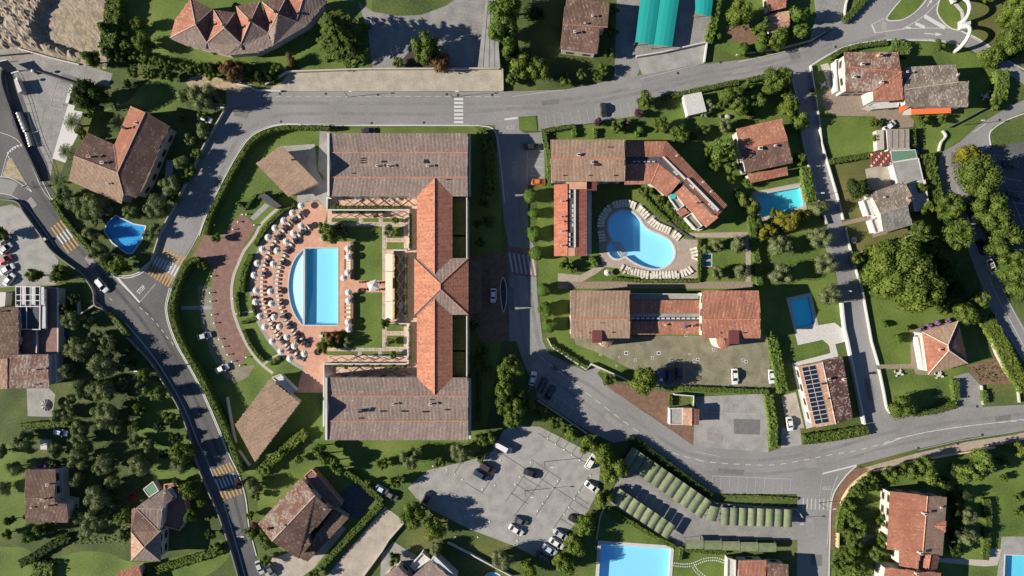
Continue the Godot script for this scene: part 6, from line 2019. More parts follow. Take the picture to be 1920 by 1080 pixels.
func conifer(x: float, y: float, r_px: float, hgt: float, label: String) -> void:
	var r := r_px * S
	var at := foot(x, y)
	var o := thing("cedar_tree", label, "tree", at)
	var mb := MB.new()
	var wood := MB.new()
	wood.tube(Vector3.ZERO, Vector3(0, hgt, 0), .35, .05, 8)
	var n := int(60 + r * 14)
	for i in n:
		var t := rng.randf()
		var a := TAU * rng.randf()
		var len := r * (1.0 - t * .8) * rng.randf_range(.75, 1.1)
		var y0 := hgt * (.12 + t * .82)
		var p := Vector3(0, y0, 0)
		var q := Vector3(cos(a) * len, y0 - len * rng.randf_range(.12, .32), sin(a) * len)
		wood.tube(p, q, .09, .02, 4, Color.WHITE, false)
		var side := (q - p).normalized().cross(Vector3.UP).normalized()
		var k := int(len * 19) + 8
		for j in k:
			var s := rng.randf_range(.12, 1.05)
			var c := p.lerp(q, s)
			var w := (1.1 - s * .75) * len * .22
			c += side * rng.randf_range(-w, w) + Vector3(0, rng.randf_range(-.3, .1), 0)
			var dir := ((q - p).normalized() * .7 + side * rng.randf_range(-.8, .8) + Vector3(0, -.25, 0)).normalized()
			var acr := dir.cross(Vector3.UP).normalized()
			mb.leaf(c, dir * rng.randf_range(.3, .6), acr * rng.randf_range(.14, .26), Vector3(0, 1, 0), pick(Color(.045, .08, .016), Color(.13, .17, .03)), .35)
	part(o, "crown", mb.mesh(), M.foliage)
	part(o, "trunk", wood.mesh(), M.bark)


func palm(x: float, y: float, r_px: float, hgt: float, label: String) -> void:
	var r := r_px * S
	var o := thing("palm_tree", label, "palm", foot(x, y, hgt))
	var tr := MB.new()
	tr.tube(Vector3.ZERO, Vector3(.1, hgt, 0), .28, .2, 8)
	part(o, "trunk", tr.mesh(), M.bark)
	for i in 22:
		var a := TAU * i / 22.0 + rng.randf_range(-.1, .1)
		var lift := rng.randf_range(.1, .9)
		var mb := MB.new()
		var prev := Vector3(.1, hgt, 0)
		var seg := 7
		for j in range(1, seg + 1):
			var t := float(j) / seg
			var d := r * t * rng.randf_range(.97, 1.03)
			var p := Vector3(.1 + cos(a) * d, hgt + lift * r * (t - 1.25 * t * t), sin(a) * d)
			var dir := (p - prev).normalized()
			var side := dir.cross(Vector3.UP).normalized()
			for k in [-1.0, 1.0]:
				for q in 2:
					var c := prev.lerp(p, q * .5)
					var e: Vector3 = (side * k * .8 + dir * .75 + Vector3(0, -.15, 0)).normalized()
					var l := r * .26 * (1.15 - t * .7)
					mb.leaf(c + e * l * .5, e * l * .6, e.cross(Vector3.UP).normalized() * .07, Vector3.UP, pick(Color(.03, .055, .013), Color(.10, .125, .04)), .4)
			prev = p
		part(o, "frond", mb.mesh(), M.foliage)


func hedge(label: String, tone: String, w_px: float, h: float, pts: Array, smooth := true, name_it := "hedge") -> void:
	var p := flat(pts, h)
	if smooth and p.size() > 2:
		p = curve(p, false, 5)
	var w := w_px * S
	var c := p[p.size() / 2]
	var o := thing(name_it, label, name_it, v3(c))
	var k: Array = KINDS[tone]
	var core := MB.new()
	core.off = o.position
	ribbon(core, p, w * .78, 0.0, h * .9, k[0] * .8)
	part(o, "core", core.mesh(), M.solid_tint)
	var mb := MB.new()
	mb.off = o.position
	var total := 0.0
	for i in p.size() - 1:
		total += p[i].distance_to(p[i + 1])
	var girth := w + 2.0 * h
	var ragged := 1.0 if w_px < 13 else 1.6
	var n := int(total * girth * 10.0)
	for i in mini(n, 9000):
		var a := along(p, rng.randf() * total)
		var s := Vector2(-a[1].y, a[1].x)
		var t := rng.randf() * girth
		var pos: Vector3
		var out: Vector3
		if t < w:
			pos = v3(a[0] + s * (t - w * .5), h + rng.randfn() * .05 * ragged)
			out = Vector3.UP
		else:
			var sg := 1.0 if t - w < h else -1.0
			pos = v3(a[0] + s * sg * w * .5 * rng.randf_range(.88, 1.06), h * sqrt(rng.randf()))
			out = v3(s * sg) + Vector3(0, .35, 0)
		var lump := stain.get_noise_2d(pos.x * 9.0, pos.z * 9.0)
		pos += out.normalized() * lump * .22 * ragged
		var d := (out.normalized() + Vector3(rng.randfn(), rng.randfn(), rng.randfn()) * .4).normalized()
		var al := d.cross(Vector3(rng.randfn(), rng.randfn(), rng.randfn())).normalized()
		var ac := d.cross(al)
		var z := rng.randf_range(.16, .30) * ragged
		mb.leaf(pos, al * z, ac * z * .8, out.normalized(), k[0].lerp(k[1], clampf(rng.randf() * .7 + lump * .5 + .2, 0, 1)) * rng.randf_range(.8, 1.25), .5)
	part(o, "foliage", mb.mesh(), M.foliage)


func bed(label: String, tone: String, h: float, pts: Array, density := 5.0) -> void:
	# low planting over an area: leaves over mulch
	var p := flat(pts)
	var lo := Vector2(1e9, 1e9)
	var hi := -lo
	for q in p:
		lo = lo.min(q)
		hi = hi.max(q)
	var k: Array = KINDS[tone]
	var mb := MB.new()
	var n := int((hi.x - lo.x) * (hi.y - lo.y) * density)
	for i in n:
		var q := Vector2(rng.randf_range(lo.x, hi.x), rng.randf_range(lo.y, hi.y))
		if not Geometry2D.is_point_in_polygon(q, p):
			continue
		var lump := stain.get_noise_2d(q.x * 6.0, q.y * 6.0) + .55
		if lump < .25:
			continue
		var pos := Vector3(q.x, .1 + h * lump * rng.randf_range(.4, 1.0), q.y)
		var d := (Vector3(rng.randfn() * .5, 1, rng.randfn() * .5)).normalized()
		var al := d.cross(Vector3(rng.randfn(), 0, rng.randfn())).normalized()
		var z := rng.randf_range(.14, .34)
		mb.leaf(pos, al * z, d.cross(al) * z * .75, Vector3.UP, pick(k[0], k[1]), .4)
	var o := part(self, "ground_cover", mb.mesh(), M.foliage)
	tag(o, label, "planting", "", "stuff")


func trees() -> void:
	plant("olive", [348, 180, 15, 385, 185, 24, 405, 195, 15, 384, 246, 14, 358, 262, 12, 120, 366, 17, 146, 381, 17, 180, 386, 21, 205, 388, 15, 160, 405, 14, 250, 400, 15, 297, 390, 21, 320, 350, 18, 342, 307, 14, 170, 440, 14, 188, 474, 18, 281, 440, 12, 178, 417, 9, 290, 425, 9,
		650, 430, 10, 730, 433, 12, 652, 641, 10, 730, 640, 9, 1360, 236, 14, 1345, 459, 13, 1380, 459, 16, 1345, 511, 14, 1387, 509, 16, 1533, 394, 17, 1460, 461, 19, 1535, 448, 19, 1545, 495, 19, 1462, 515, 19, 1552, 553, 20])
	plant("olive", [140, 600, 17, 165, 602, 12, 155, 652, 21, 134, 658, 13, 203, 646, 16, 197, 686, 22, 226, 690, 10, 127, 695, 14, 160, 728, 19, 195, 731, 21, 200, 776, 22, 135, 748, 12, 130, 776, 14, 110, 776, 14, 155, 800, 17, 267, 727, 12, 150, 860, 18, 152, 825, 17, 200, 870, 19, 265, 870, 19, 255, 826, 13, 148, 900, 14, 186, 930, 21, 180, 976, 20, 150, 968, 14, 340, 872, 15, 478, 910, 15, 30, 877, 15, 45, 822, 16, 10, 916, 13, 103, 846, 13, 5, 846, 12])
	plant("olive", [770, 858, 19, 862, 846, 18, 820, 1030, 14, 1810, 966, 16, 1811, 1008, 17, 940, 1046, 19, 1320, 466, 8])
	plant("broad", [175, 112, 16, 262, 45, 13, 272, 80, 17, 355, 131, 10, 372, 129, 9, 285, 140, 9, 315, 141, 12, 240, 156, 8, 342, 221, 8, 797, 88, 23, 795, 108, 15, 747, 118, 10, 1010, 132, 21, 1208, 189, 15, 1372, 185, 20, 1388, 200, 17, 1350, 198, 9, 1420, 190, 16, 1455, 152, 27, 1155, 238, 12, 1238, 236, 15, 1272, 253, 17, 1760, 86, 11, 1890, 82, 27, 1905, 46, 20, 1866, 196, 11, 1727, 226, 11, 1766, 222, 9, 1635, 231, 8, 1648, 230, 7,
		228, 499, 17, 5, 438, 13, 68, 516, 14, 116, 515, 17, 407, 446, 9, 380, 496, 8, 908, 379, 12, 916, 416, 14, 607, 428, 12, 622, 440, 17, 605, 650, 13, 1060, 495, 11, 1073, 506, 7, 1216, 360, 9, 1237, 376, 9, 1262, 400, 8, 1402, 344, 9, 1497, 298, 13])
	plant("broad", [272, 700, 13, 300, 738, 15, 265, 765, 13, 320, 781, 12, 345, 846, 20, 235, 965, 15, 360, 916, 17, 378, 943, 8, 360, 966, 13, 55, 1006, 12, 80, 991, 13, 15, 1001, 10, 95, 985, 10, 470, 966, 8, 405, 1026, 11, 718, 868, 12, 742, 902, 12, 825, 866, 11, 920, 820, 14, 905, 822, 13, 775, 966, 22, 740, 1046, 12, 500, 1050, 10, 590, 1076, 11, 495, 1003, 11, 955, 690, 25, 955, 738, 28, 958, 775, 26, 985, 760, 18, 1018, 775, 14, 1040, 793, 13, 1062, 806, 10])
	plant("broad", [1140, 712, 13, 1700, 616, 6, 1808, 588, 20, 1840, 562, 15, 1688, 762, 21, 1720, 430, 18, 1745, 470, 18, 1605, 484, 12, 1590, 945, 13, 1605, 921, 14, 1620, 906, 12, 1668, 888, 17, 1700, 881, 17, 1731, 870, 18, 1586, 962, 11, 1600, 972, 13, 1611, 986, 13, 1590, 1001, 13, 1600, 1026, 15, 1585, 1042, 13, 1571, 1062, 12, 1606, 1066, 15, 1650, 976, 11, 1655, 1010, 13, 1641, 1036, 13, 1875, 862, 13, 1880, 895, 8, 1908, 960, 9, 1906, 932, 8])
	plant("dark", [172, 182, 27, 205, 101, 13, 228, 106, 12, 158, 158, 10, 1008, 26, 14, 962, 100, 16, 1385, 362, 11, 395, 129, 13, 1605, 353, 21, 1755, 505, 22, 1790, 545, 18, 492, 146, 12, 515, 150, 8, 1900, 100, 14, 1780, 410, 14, 20, 976, 10, 70, 955, 0.0 + 8, 560, 640, 6])
	plant("lime", [980, 128, 22, 1388, 28, 24, 167, 216, 9, 155, 250, 11, 1480, 200, 19, 1457, 73, 19, 1500, 230, 17, 1860, 106, 21, 1905, 16, 24, 1524, 172, 7, 1440, 432, 12, 1395, 376, 13, 1412, 391, 14, 245, 752, 8, 255, 802, 12, 470, 1000, 11, 815, 990, 21, 900, 860, 8, 1070, 815, 13, 1100, 832, 16, 1134, 856, 21, 1156, 880, 22, 1142, 888, 18, 1130, 935, 16, 1098, 985, 20, 1078, 1020, 19, 1057, 1055, 20, 992, 1066, 15, 1632, 894, 11, 1745, 895, 17, 1910, 840, 14, 392, 970, 6, 1112, 962, 10, 1205, 715, 24])
	plant("laurel", [945, 12, 27, 942, 60, 28, 955, 92, 17, 1495, 30, 17, 1497, 56, 16, 1430, 50, 15, 1432, 70, 13, 1352, 283, 23, 1367, 312, 12, 597, 840, 13, 611, 855, 14, 624, 868, 14, 636, 880, 11, 1815, 890, 20, 1840, 860, 21, 742, 412, 8, 720, 606, 0.0 + 10, 736, 664, 8, 706, 404, 0.0 + 6, 1250, 386, 8])
	plant("broad", [905, 660, 12, 912, 690, 10, 918, 262, 8, 895, 420, 9, 900, 455, 9, 890, 610, 10])
	plant("ball", [995, 367, 15, 1003, 438, 16, 1007, 475, 15, 1002, 400, 11, 1020, 543, 14, 1023, 580, 15, 1030, 611, 14, 1393, 92, 13, 1428, 86, 13, 1348, 68, 7, 1683, 635, 10, 1658, 608, 7, 1200, 243, 7])
	plant("gold", [1475, 412, 19, 1500, 405, 14, 1437, 436, 15, 1812, 290, 22, 1780, 560, 0.0 + 9])
	plant("purple", [1197, 213, 11, 1120, 229, 9, 1172, 232, 9, 448, 905, 7, 476, 985, 9])
	plant("rust", [437, 135, 22, 545, 116, 13, 825, 118, 18, 485, 148, 8, 640, 424, 9, 630, 634, 12, 620, 630, 11])
	plant("red", [248, 931, 8])
	plant("lilac", [75, 875, 8, 88, 872, 8, 1728, 618, 6, 1745, 611, 7, 1760, 606, 7, 1776, 602, 6, 1722, 628, 4])
	plant("grey", [1328, 200, 11, 1320, 214, 8, 1660, 230, 5, 56, 1010, 7, 1352, 218, 5, 1040, 690, 5])
	plant("broad", [250, 105, 10, 270, 112, 10, 290, 116, 10, 305, 121, 10, 322, 123, 9, 340, 126, 9, 250, 136, 11, 1830, 332, 36, 1775, 388, 24, 1790, 442, 29, 1845, 386, 30, 1880, 452, 30, 1860, 416, 30, 1895, 500, 28, 1912, 545, 22])
	plant("olive", [180, 628, 11, 232, 720, 11, 224, 800, 13, 214, 905, 14, 205, 950, 12, 280, 835, 12, 160, 1000, 12, 128, 660, 9])
	plant("dark", [124, 580, 11, 140, 560, 10, 240, 660, 9, 250, 680, 9, 300, 800, 10, 330, 820, 11, 310, 850, 10, 396, 1000, 10, 240, 1000, 12, 110, 965, 9, 330, 905, 10, 100, 870, 8, 1640, 905, 10, 1662, 930, 8, 1786, 935, 12, 1792, 965, 12, 1786, 1000, 12, 1790, 1030, 12, 1810, 930, 12, 1770, 905, 13, 1790, 880, 12])
	plant("broad", [238, 88, 11, 232, 60, 10, 396, 140, 11, 415, 128, 10, 462, 130, 11, 470, 146, 9, 505, 140, 10, 520, 128, 9, 380, 215, 9, 370, 290, 11, 360, 320, 10, 330, 372, 10, 352, 336, 9, 1150, 20, 10, 1148, 60, 11, 1142, 100, 11, 1130, 130, 11, 960, 150, 11, 1060, 150, 12, 1090, 140, 10, 1120, 145, 9, 1300, 255, 10, 1322, 245, 10, 1400, 165, 12, 1440, 170, 13, 1470, 170, 12, 1405, 215, 9, 1340, 310, 11, 1330, 285, 11, 1372, 335, 9, 1420, 420, 9, 1450, 400, 9, 1730, 470, 14, 1770, 500, 15, 1782, 520, 14, 1745, 560, 13, 1765, 580, 12, 1815, 600, 12, 1660, 460, 12, 1625, 470, 10, 1640, 260, 7])
	plant("lime", [1462, 48, 10, 1476, 60, 9, 1415, 60, 9, 1880, 40, 14, 1905, 70, 14, 1850, 0, 11, 1920, 40, 14, 1725, 350, 12, 1735, 390, 13, 690, 905, 8, 560, 860, 9, 528, 850, 9, 500, 880, 9, 480, 930, 9])
	tree("lime", 1672, 505, 52)
	tree("lime", 1712, 540, 42)
	conifer(648, 80, 52, 20.0, "big spreading cedar with drooping branches right of the many-gabled villa")
	conifer(213, 63, 17, 8.0, "slender dark conifer in the hedge right of the earth site")
	palm(136, 229, 19, 5.0, "upper palm with spiky fronds beside the long white canopy")
	palm(123, 284, 16, 5.0, "lower palm with spiky fronds beside the long white canopy")
	palm(108, 338, 17, 4.5, "shaggy palm at the corner above the garden hedge by the left street")


func hedges() -> void:
	hedge("tall dark hedge between the earth site and the villa lawn", "broad", 26, 3.5, [212, -8, 208, 30, 204, 62, 198, 92])
	hedge("clipped hedge along the dark road at the five-sided pool's garden", "broad", 9, 1.6, [97, 374, 118, 410, 162, 462, 204, 508])
	hedge("hedge rounding the upper end of the hotel grounds", "broad", 7, 2.8, [617, 240, 545, 238, 500, 246, 471, 265, 444, 305, 414, 360, 392, 405, 384, 440])
	hedge("hedge along the hotel side of the dark road", "broad", 9, 3.6, [372, 486, 352, 492, 336, 520, 324, 552, 321, 585, 328, 618, 346, 658, 372, 704, 396, 752, 420, 806, 438, 850, 452, 888])
	hedge("short hedge at the hotel drive's gate", "broad", 8, 1.5, [370, 486, 380, 492, 384, 505])
	hedge("first arm of the angled hedge in the upper hotel garden", "broad", 4, 1.2, [442, 380, 460, 392], false)
	hedge("second arm of the angled hedge in the upper hotel garden", "broad", 4, 1.2, [460, 391, 480, 364], false)
	hedge("low hedge beside the garden canopy, left", "broad", 4, 1.0, [497, 359, 484, 372], false)
	hedge("low hedge beside the garden canopy, right", "broad", 4, 1.0, [513, 370, 540, 352], false)
	hedge("ring hedge outside the pool deck, upper piece", "broad", 7, 1.2, [552, 384, 532, 393, 516, 406, 500, 424, 484, 448, 477, 460])
	hedge("ring hedge outside the pool deck, middle piece", "broad", 10, 1.4, [470, 478, 460, 500, 454, 525, 452, 548])
	hedge("ring hedge outside the pool deck, lower inner piece", "broad", 5, 1.0, [443, 548, 445, 570, 448, 594], false)
	hedge("narrow hedge facing the pool deck at the lower left", "broad", 4, 1.0, [472, 555, 474, 575, 478, 592], false)
	hedge("hedge bar across the ring garden", "broad", 6, 1.0, [452, 606, 468, 600, 480, 597], false)
	hedge("ring hedge outside the pool deck, lower piece", "broad", 6, 1.2, [456, 618, 466, 642, 480, 662, 493, 676])
	hedge("short hedge at the lower end of the ring garden", "broad", 6, 1.0, [506, 684, 524, 670], false)
	hedge("trimmed hedge along the road in front of the white flat-roofed shed", "broad", 9, 1.6, [1242, 183, 1290, 173, 1340, 162, 1386, 153])
	hedge("hedge above the tall garden trees at the upper street", "broad", 9, 1.6, [1402, 150, 1446, 141], false)
	hedge("narrow tall hedge right of the teal tents", "laurel", 13, 2.2, [1347, -6, 1340, 34, 1330, 78])
	hedge("hedge beside the roundabout approach", "broad", 12, 1.6, [1626, -6, 1604, 18, 1584, 38])
	hedge("hedge along the road above the large mottled villa", "broad", 9, 1.5, [1558, 108, 1582, 94, 1620, 84, 1664, 79])
	hedge("bright wedge-shaped clipped hedge above the large mottled villa", "laurel", 26, 2.0, [1674, 84, 1706, 95], false)
	hedge("bright hedge right of the mottled villa's lawn", "laurel", 22, 2.4, [1881, 132, 1881, 164, 1872, 192], false)
	hedge("clipped bright hedge right of the grey sheds", "laurel", 12, 2.0, [1711, 240, 1712, 276], false)
	hedge("ivy-covered bank between grey sheds and lane", "broad", 26, 2.0, [1738, 288, 1744, 320, 1750, 352, 1756, 372], true, "hedge")
	hedge("hedge between cottage lawn and the shaded lawn above", "broad", 10, 1.4, [1556, 303, 1592, 297, 1630, 290])
	hedge("tall rounded hedge right of the turquoise pool", "laurel", 17, 2.6, [1511, 314, 1516, 344, 1523, 376])
	hedge("hedge below the angled parking bays, left piece", "broad", 8, 1.4, [1016, 246, 1048, 240, 1078, 236], false)
	hedge("small lawn hedge below the parking bays", "laurel", 8, 1.4, [1076, 240, 1078, 256], false)
	hedge("second small lawn hedge below the parking bays", "laurel", 6, 1.4, [1116, 240, 1117, 258], false)
	hedge("third small lawn hedge below the parking bays", "laurel", 7, 1.4, [1196, 236, 1196, 256], false)
	hedge("hedge along the street left of the brown apartment block", "laurel", 8, 1.5, [1019, 250, 1028, 290, 1032, 346], false)
	hedge("diagonal hedge along the upper right of the kidney pool", "lime", 7, .8, [1196, 354, 1220, 382, 1252, 414], false)
	hedge("bright hedge block below the orange strip roof", "laurel", 8, 1.3, [1107, 482, 1120, 500], false)
	hedge("hedge between the olive lawn and the villa gardens", "laurel", 11, 1.8, [1408, 404, 1414, 450, 1422, 500, 1425, 536])
	hedge("hedge left of the olive lawn", "broad", 6, 1.2, [1312, 448, 1312, 524], false)
	hedge("hedge below the kidney pool's deck", "lime", 6, 1.2, [1148, 522, 1200, 527, 1312, 527], false)
	hedge("tall hedge right of the moss-grey yard", "laurel", 17, 2.2, [1448, 632, 1456, 670, 1464, 712, 1470, 735])
	hedge("bright hedge along the lower side of the moss-grey yard", "laurel", 9, 1.4, [1274, 728, 1340, 731, 1442, 735], false)
	hedge("tall hedge right of the empty side lot", "laurel", 14, 2.0, [1442, 742, 1450, 790, 1452, 840], false)
	hedge("small hedge left of the gatehouse pit", "broad", 6, 1.4, [1258, 742, 1257, 762], false)
	hedge("small hedge right of the gatehouse pit", "laurel", 7, 1.4, [1301, 742, 1302, 764], false)
	hedge("roadside hedge right of the green entrance", "broad", 8, 1.2, [1034, 648, 1066, 668, 1100, 690], false)
	hedge("broad hedge below the solar-panelled house", "broad", 18, 1.6, [1508, 824, 1560, 818, 1628, 806])
	hedge("hedge at the road corner below the pyramid-roofed house's lawn", "broad", 12, 1.5, [1712, 776, 1756, 770, 1794, 758])
	hedge("short upright hedge left of the pyramid-roofed house's drive", "laurel", 12, 1.8, [1793, 712, 1795, 750], false)
	hedge("small hedge at the drive's right side", "laurel", 9, 1.4, [1846, 732, 1850, 757], false)
	hedge("long hedge strip on the bank left of the tree-lined lane", "lime", 24, 2.0, [1820, 562, 1846, 596, 1876, 640, 1900, 690, 1925, 730])
	hedge("ragged shrub strip between vegetable rows and lane", "broad", 18, 1.8, [1850, 586, 1880, 640, 1912, 700])
	hedge("flowering hedge beside the lower tan pavilion", "lime", 16, 2.0, [484, 888, 512, 862, 546, 832, 572, 812])
	hedge("hedge from the laurels down to the gravel lane", "broad", 11, 1.8, [648, 884, 680, 908, 716, 940])
	hedge("long clipped hedge along the pale gravel lane", "broad", 11, 1.8, [716, 944, 690, 970, 650, 1012, 600, 1066], false)
	hedge("hedge left of the tilted brown house's drive", "broad", 10, 1.6, [480, 992, 490, 1016, 502, 1030])
	hedge("hedge between square pool lawn and the carports", "lime", 8, 1.4, [1140, 956, 1180, 978, 1226, 1006, 1266, 1026], false)
	hedge("hedge below the low carport", "broad", 8, 1.2, [1278, 1030, 1320, 1034, 1362, 1036], false)
	hedge("short hedge at the stepping-stone lawn", "broad", 6, 1.2, [1278, 1032, 1276, 1052], false)
	hedge("dark hedge along the carports beside the lower road", "dark", 11, 1.6, [1180, 822, 1200, 832, 1250, 868, 1296, 902, 1334, 930])
	hedge("low grass hedge strip above the straight carports", "lime", 5, .6, [1352, 930, 1420, 931, 1496, 936], false)
	hedge("orchard hedge below the glass-roofed house", "lime", 11, 1.5, [36, 800, 80, 796, 126, 795], false)
	hedge("short hedge beside the parapet at the curve in the dark road", "lime", 9, 1.4, [202, 588, 220, 606, 240, 632], false)
	hedge("long hedge at the lower edge near the dark road", "broad", 14, 1.5, [272, 1076, 330, 1058, 390, 1040, 425, 1024])
	hedge("dark hedge ridge in the lower left lawns", "dark", 14, 1.6, [36, 1058, 60, 1046, 100, 1020, 130, 1008])
	hedge("big round clipped bush at the lower left corner", "laurel", 50, 1.8, [60, 1078, 96, 1082], false, "bush")
	hedge("upright shrub row right of the long terracotta-roofed house", "broad", 12, 1.8, [1850, 936, 1854, 980, 1848, 1050])
	hedge("shrub row on the garden side of the cream wall", "laurel", 12, 1.6, [1574, 1000, 1580, 960, 1594, 930, 1616, 906, 1640, 892])
	hedge("planted row along the courtyard's upper white wall", "broad", 5, 1.4, [616, 389, 690, 389, 755, 390], false)
	hedge("dark planted strip under the courtyard's upper white wall", "dark", 4, 1.1, [622, 397.5, 720, 397.5], false)
	hedge("planted row under the courtyard's lower white wall", "lime", 4, 1.4, [622, 686, 700, 686, 762, 687], false)
	hedge("vine strip between the two middle pergolas", "lime", 4, 2.2, [742, 476, 742, 598], false)
	hedge("second vine strip in the middle of the courtyard pergolas", "olive", 3, 2.2, [761, 474, 761, 598], false)
	hedge("vine strip beside the long roof, upper half", "dark", 3, 2.0, [769, 400, 769, 466], false)
	hedge("vine strip beside the long roof, lower half", "olive", 3, 2.0, [768, 612, 768, 680], false)
	hedge("dark clipped hedge right of the hotel's upper wing", "broad", 16, 2.0, [900, 244, 916, 280, 920, 330, 918, 360], true)
	hedge("dark clipped hedge along the forecourt's lower end", "broad", 12, 1.6, [912, 650, 900, 668, 896, 690], false)
	hedge("hedge of the green lawn strip right of the hotel's lower wing", "broad", 6, 1.2, [898, 700, 898, 790], false)
	bed("leafy planting bed above the pool's upper right corner", "broad", .8, [602, 424, 646, 424, 646, 452, 606, 452], 14.0)
	bed("leafy planting bed below the pool's lower right corner", "broad", .8, [602, 623, 650, 623, 650, 652, 606, 652], 14.0)
	bed("terrace garden plants below the slanting apartment wing", "broad", .8, [1206, 350, 1224, 348, 1266, 398, 1296, 432, 1284, 438, 1250, 410], 9.0)
	bed("garden plants right of the kidney pool's path", "olive", .5, [1190, 352, 1204, 352, 1254, 412, 1240, 416], 5.0)
	bed("creeping plants on the giant tree garden's right bank", "broad", 1.0, [1740, 440, 1770, 440, 1810, 520, 1830, 600, 1800, 610, 1770, 520], 5.0)
	bed("low shrubs along the foot of the upper left garden", "broad", .8, [236, 95, 420, 122, 420, 140, 240, 130], 5.0)
	bed("wild undergrowth behind the roundabout lawn", "broad", 1.0, [1872, -10, 1945, -10, 1945, 120, 1900, 108, 1876, 60], 5.0)
	bed("undergrowth of the olive grove's lower part", "olive", .5, [120, 980, 240, 900, 330, 900, 350, 960, 240, 1020, 140, 1020], 3.0)
	bed("mixed shrubs left of the long terracotta-roofed house", "broad", .9, [1562, 1000, 1580, 955, 1620, 915, 1650, 960, 1660, 1060, 1640, 1085, 1562, 1085], 6.0)
	bed("ivy and shrubs behind the long house", "dark", .9, [1779, 925, 1800, 900, 1812, 960, 1800, 1040, 1772, 1040], 5.0)
	bed("green rows in the vegetable plot", "broad", .5, [1814, 690, 1864, 676, 1890, 716, 1840, 718], 3.0)


# ---------- vehicles ----------
func car_shell(kind: String) -> Dictionary:
	if cars.has(kind):
		return cars[kind]
	var d: Array = {"hatch": [4.0, .86, .92, 1.48, -1.55, -1.0, .35, 1.0], "saloon": [4.5, .90, .90, 1.45, -1.75, -1.05, .35, 1.25], "suv": [4.6, .93, 1.05, 1.68, -2.1, -1.75, .45, 1.2], "van": [5.3, .98, 1.15, 2.1, -2.55, -2.45, 1.35, 1.95]}[kind]
	var l: float = d[0] * .5
	var w: float = d[1]
	var hb: float = d[2]
	var ht: float = d[3]
	var body := MB.new()
	var st := [[-l, .80, .78], [-l + .12, .93, .94], [-l + .6, 1.0, 1.0], [0.0, 1.0, 1.0], [l - 1.0, 1.0, .98], [l - .35, .95, .86], [l - .08, .85, .76], [l, .72, .66]]
	var rings := []
	for s in st:
		var ww: float = w * s[1]
		var hh: float = hb * s[2]
		rings.append([Vector3(s[0], .24, -ww * .92), Vector3(s[0], .5, -ww), Vector3(s[0], hh - .14, -ww * .98), Vector3(s[0], hh, -ww * .86), Vector3(s[0], hh + .03, 0), Vector3(s[0], hh, ww * .86), Vector3(s[0], hh - .14, ww * .98), Vector3(s[0], .5, ww), Vector3(s[0], .24, ww * .92)])
	for i in rings.size() - 1:
		for j in 8:
			var o: Vector3 = (rings[i][j] + rings[i][j + 1]) * .5
			body.quad(rings[i][j], rings[i + 1][j], rings[i + 1][j + 1], rings[i][j + 1], Color.WHITE, Vector3(0, o.y - .5, o.z) + Vector3(0, .01, 0))
	for e in [0, rings.size() - 1]:
		for j in 7:
			body.tri(rings[e][0], rings[e][j + 1], rings[e][j + 2], Color.WHITE, Vector3(-1 if e == 0 else 1, 0, 0))
	# cabin: d[4], d[5] rear foot and rear roof edge, d[6] front roof edge, d[7] windscreen foot
	var wi := w * .86
	var wr := w * .70
	var p := [Vector3(d[4], hb, -wi), Vector3(d[4], hb, wi), Vector3(d[5], ht, -wr), Vector3(d[5], ht, wr), Vector3(d[6], ht, -wr), Vector3(d[6], ht, wr), Vector3(d[7], hb, -wi), Vector3(d[7], hb, wi)]
	var up := Vector3(0, .035, 0)
	body.quad(p[2] + up, p[4] + up, p[5] + up, p[3] + up, Color.WHITE, Vector3.UP)
	for q in [[2, 4, Vector3(0, 0, -1)], [3, 5, Vector3(0, 0, 1)], [2, 3, Vector3.LEFT], [4, 5, Vector3.RIGHT]]:
		body.quad(p[q[0]], p[q[1]], p[q[1]] + up, p[q[0]] + up, Color.WHITE, q[2])
	for q in [[0, 2], [1, 3], [6, 4], [7, 5]]:
		body.tube(p[q[0]], p[q[1]], .05, .045, 4, Color.WHITE, false)
	for s in [-1.0, 1.0]:
		body.box(Vector3(d[7] - .25, hb + .1, s * (w + .1)), Vector3(.16, .14, .2))
		var mid: float = (d[5] + d[6]) * .5
		body.tube(Vector3(mid, hb, s * wi), Vector3(mid, ht, s * wr), .045, .045, 4, Color.WHITE, false)
	var ws := MB.new()
	ws.quad(p[6], p[4], p[5], p[7], Color.WHITE, Vector3(1, 1, 0))
	var rw := MB.new()
	rw.quad(p[0], p[2], p[3], p[1], Color.WHITE, Vector3(-1, 1, 0))
	var sw := []
	for s in [0, 1]:
		var m := MB.new()
		m.quad(p[s], p[2 + s], p[4 + s], p[6 + s], Color.WHITE, Vector3(0, .3, -1.0 if s == 0 else 1.0))
		sw.append(m.mesh())
	var tyre := MB.new()
	tyre.tube(Vector3(0, 0, -.11), Vector3(0, 0, .11), .32, .32, 12)
	var rim := MB.new()
	rim.tube(Vector3(0, 0, -.118), Vector3(0, 0, .118), .2, .2, 8)
	var lamp := MB.new()
	lamp.box(Vector3.ZERO, Vector3(.16, .14, .34))
	cars[kind] = {"body": body.mesh(), "screen": ws.mesh(), "rear": rw.mesh(), "sides": sw, "tyre": tyre.mesh(), "rim": rim.mesh(), "lamp": lamp.mesh(), "l": l, "w": w, "hb": hb}
	return cars[kind]


func paint(called: String) -> Material:
	if M.has("paint_" + called):
		return M["paint_" + called]
	var col: Color = {"white": Color(.60, .60, .59), "silver": Color(.36, .38, .39), "grey": Color(.10, .105, .11), "black": Color(.012, .012, .014), "dark_blue": Color(.015, .03, .06), "blue": Color(.012, .03, .18), "red": Color(.32, .018, .02), "orange": Color(.50, .12, .015), "pale_blue": Color(.38, .46, .54), "brown": Color(.05, .03, .028)}[called]
	var m := plain("paint_" + called, col.linear_to_srgb(), .32, 0.0)
	m.clearcoat_enabled = true
	m.clearcoat = .8
	return m


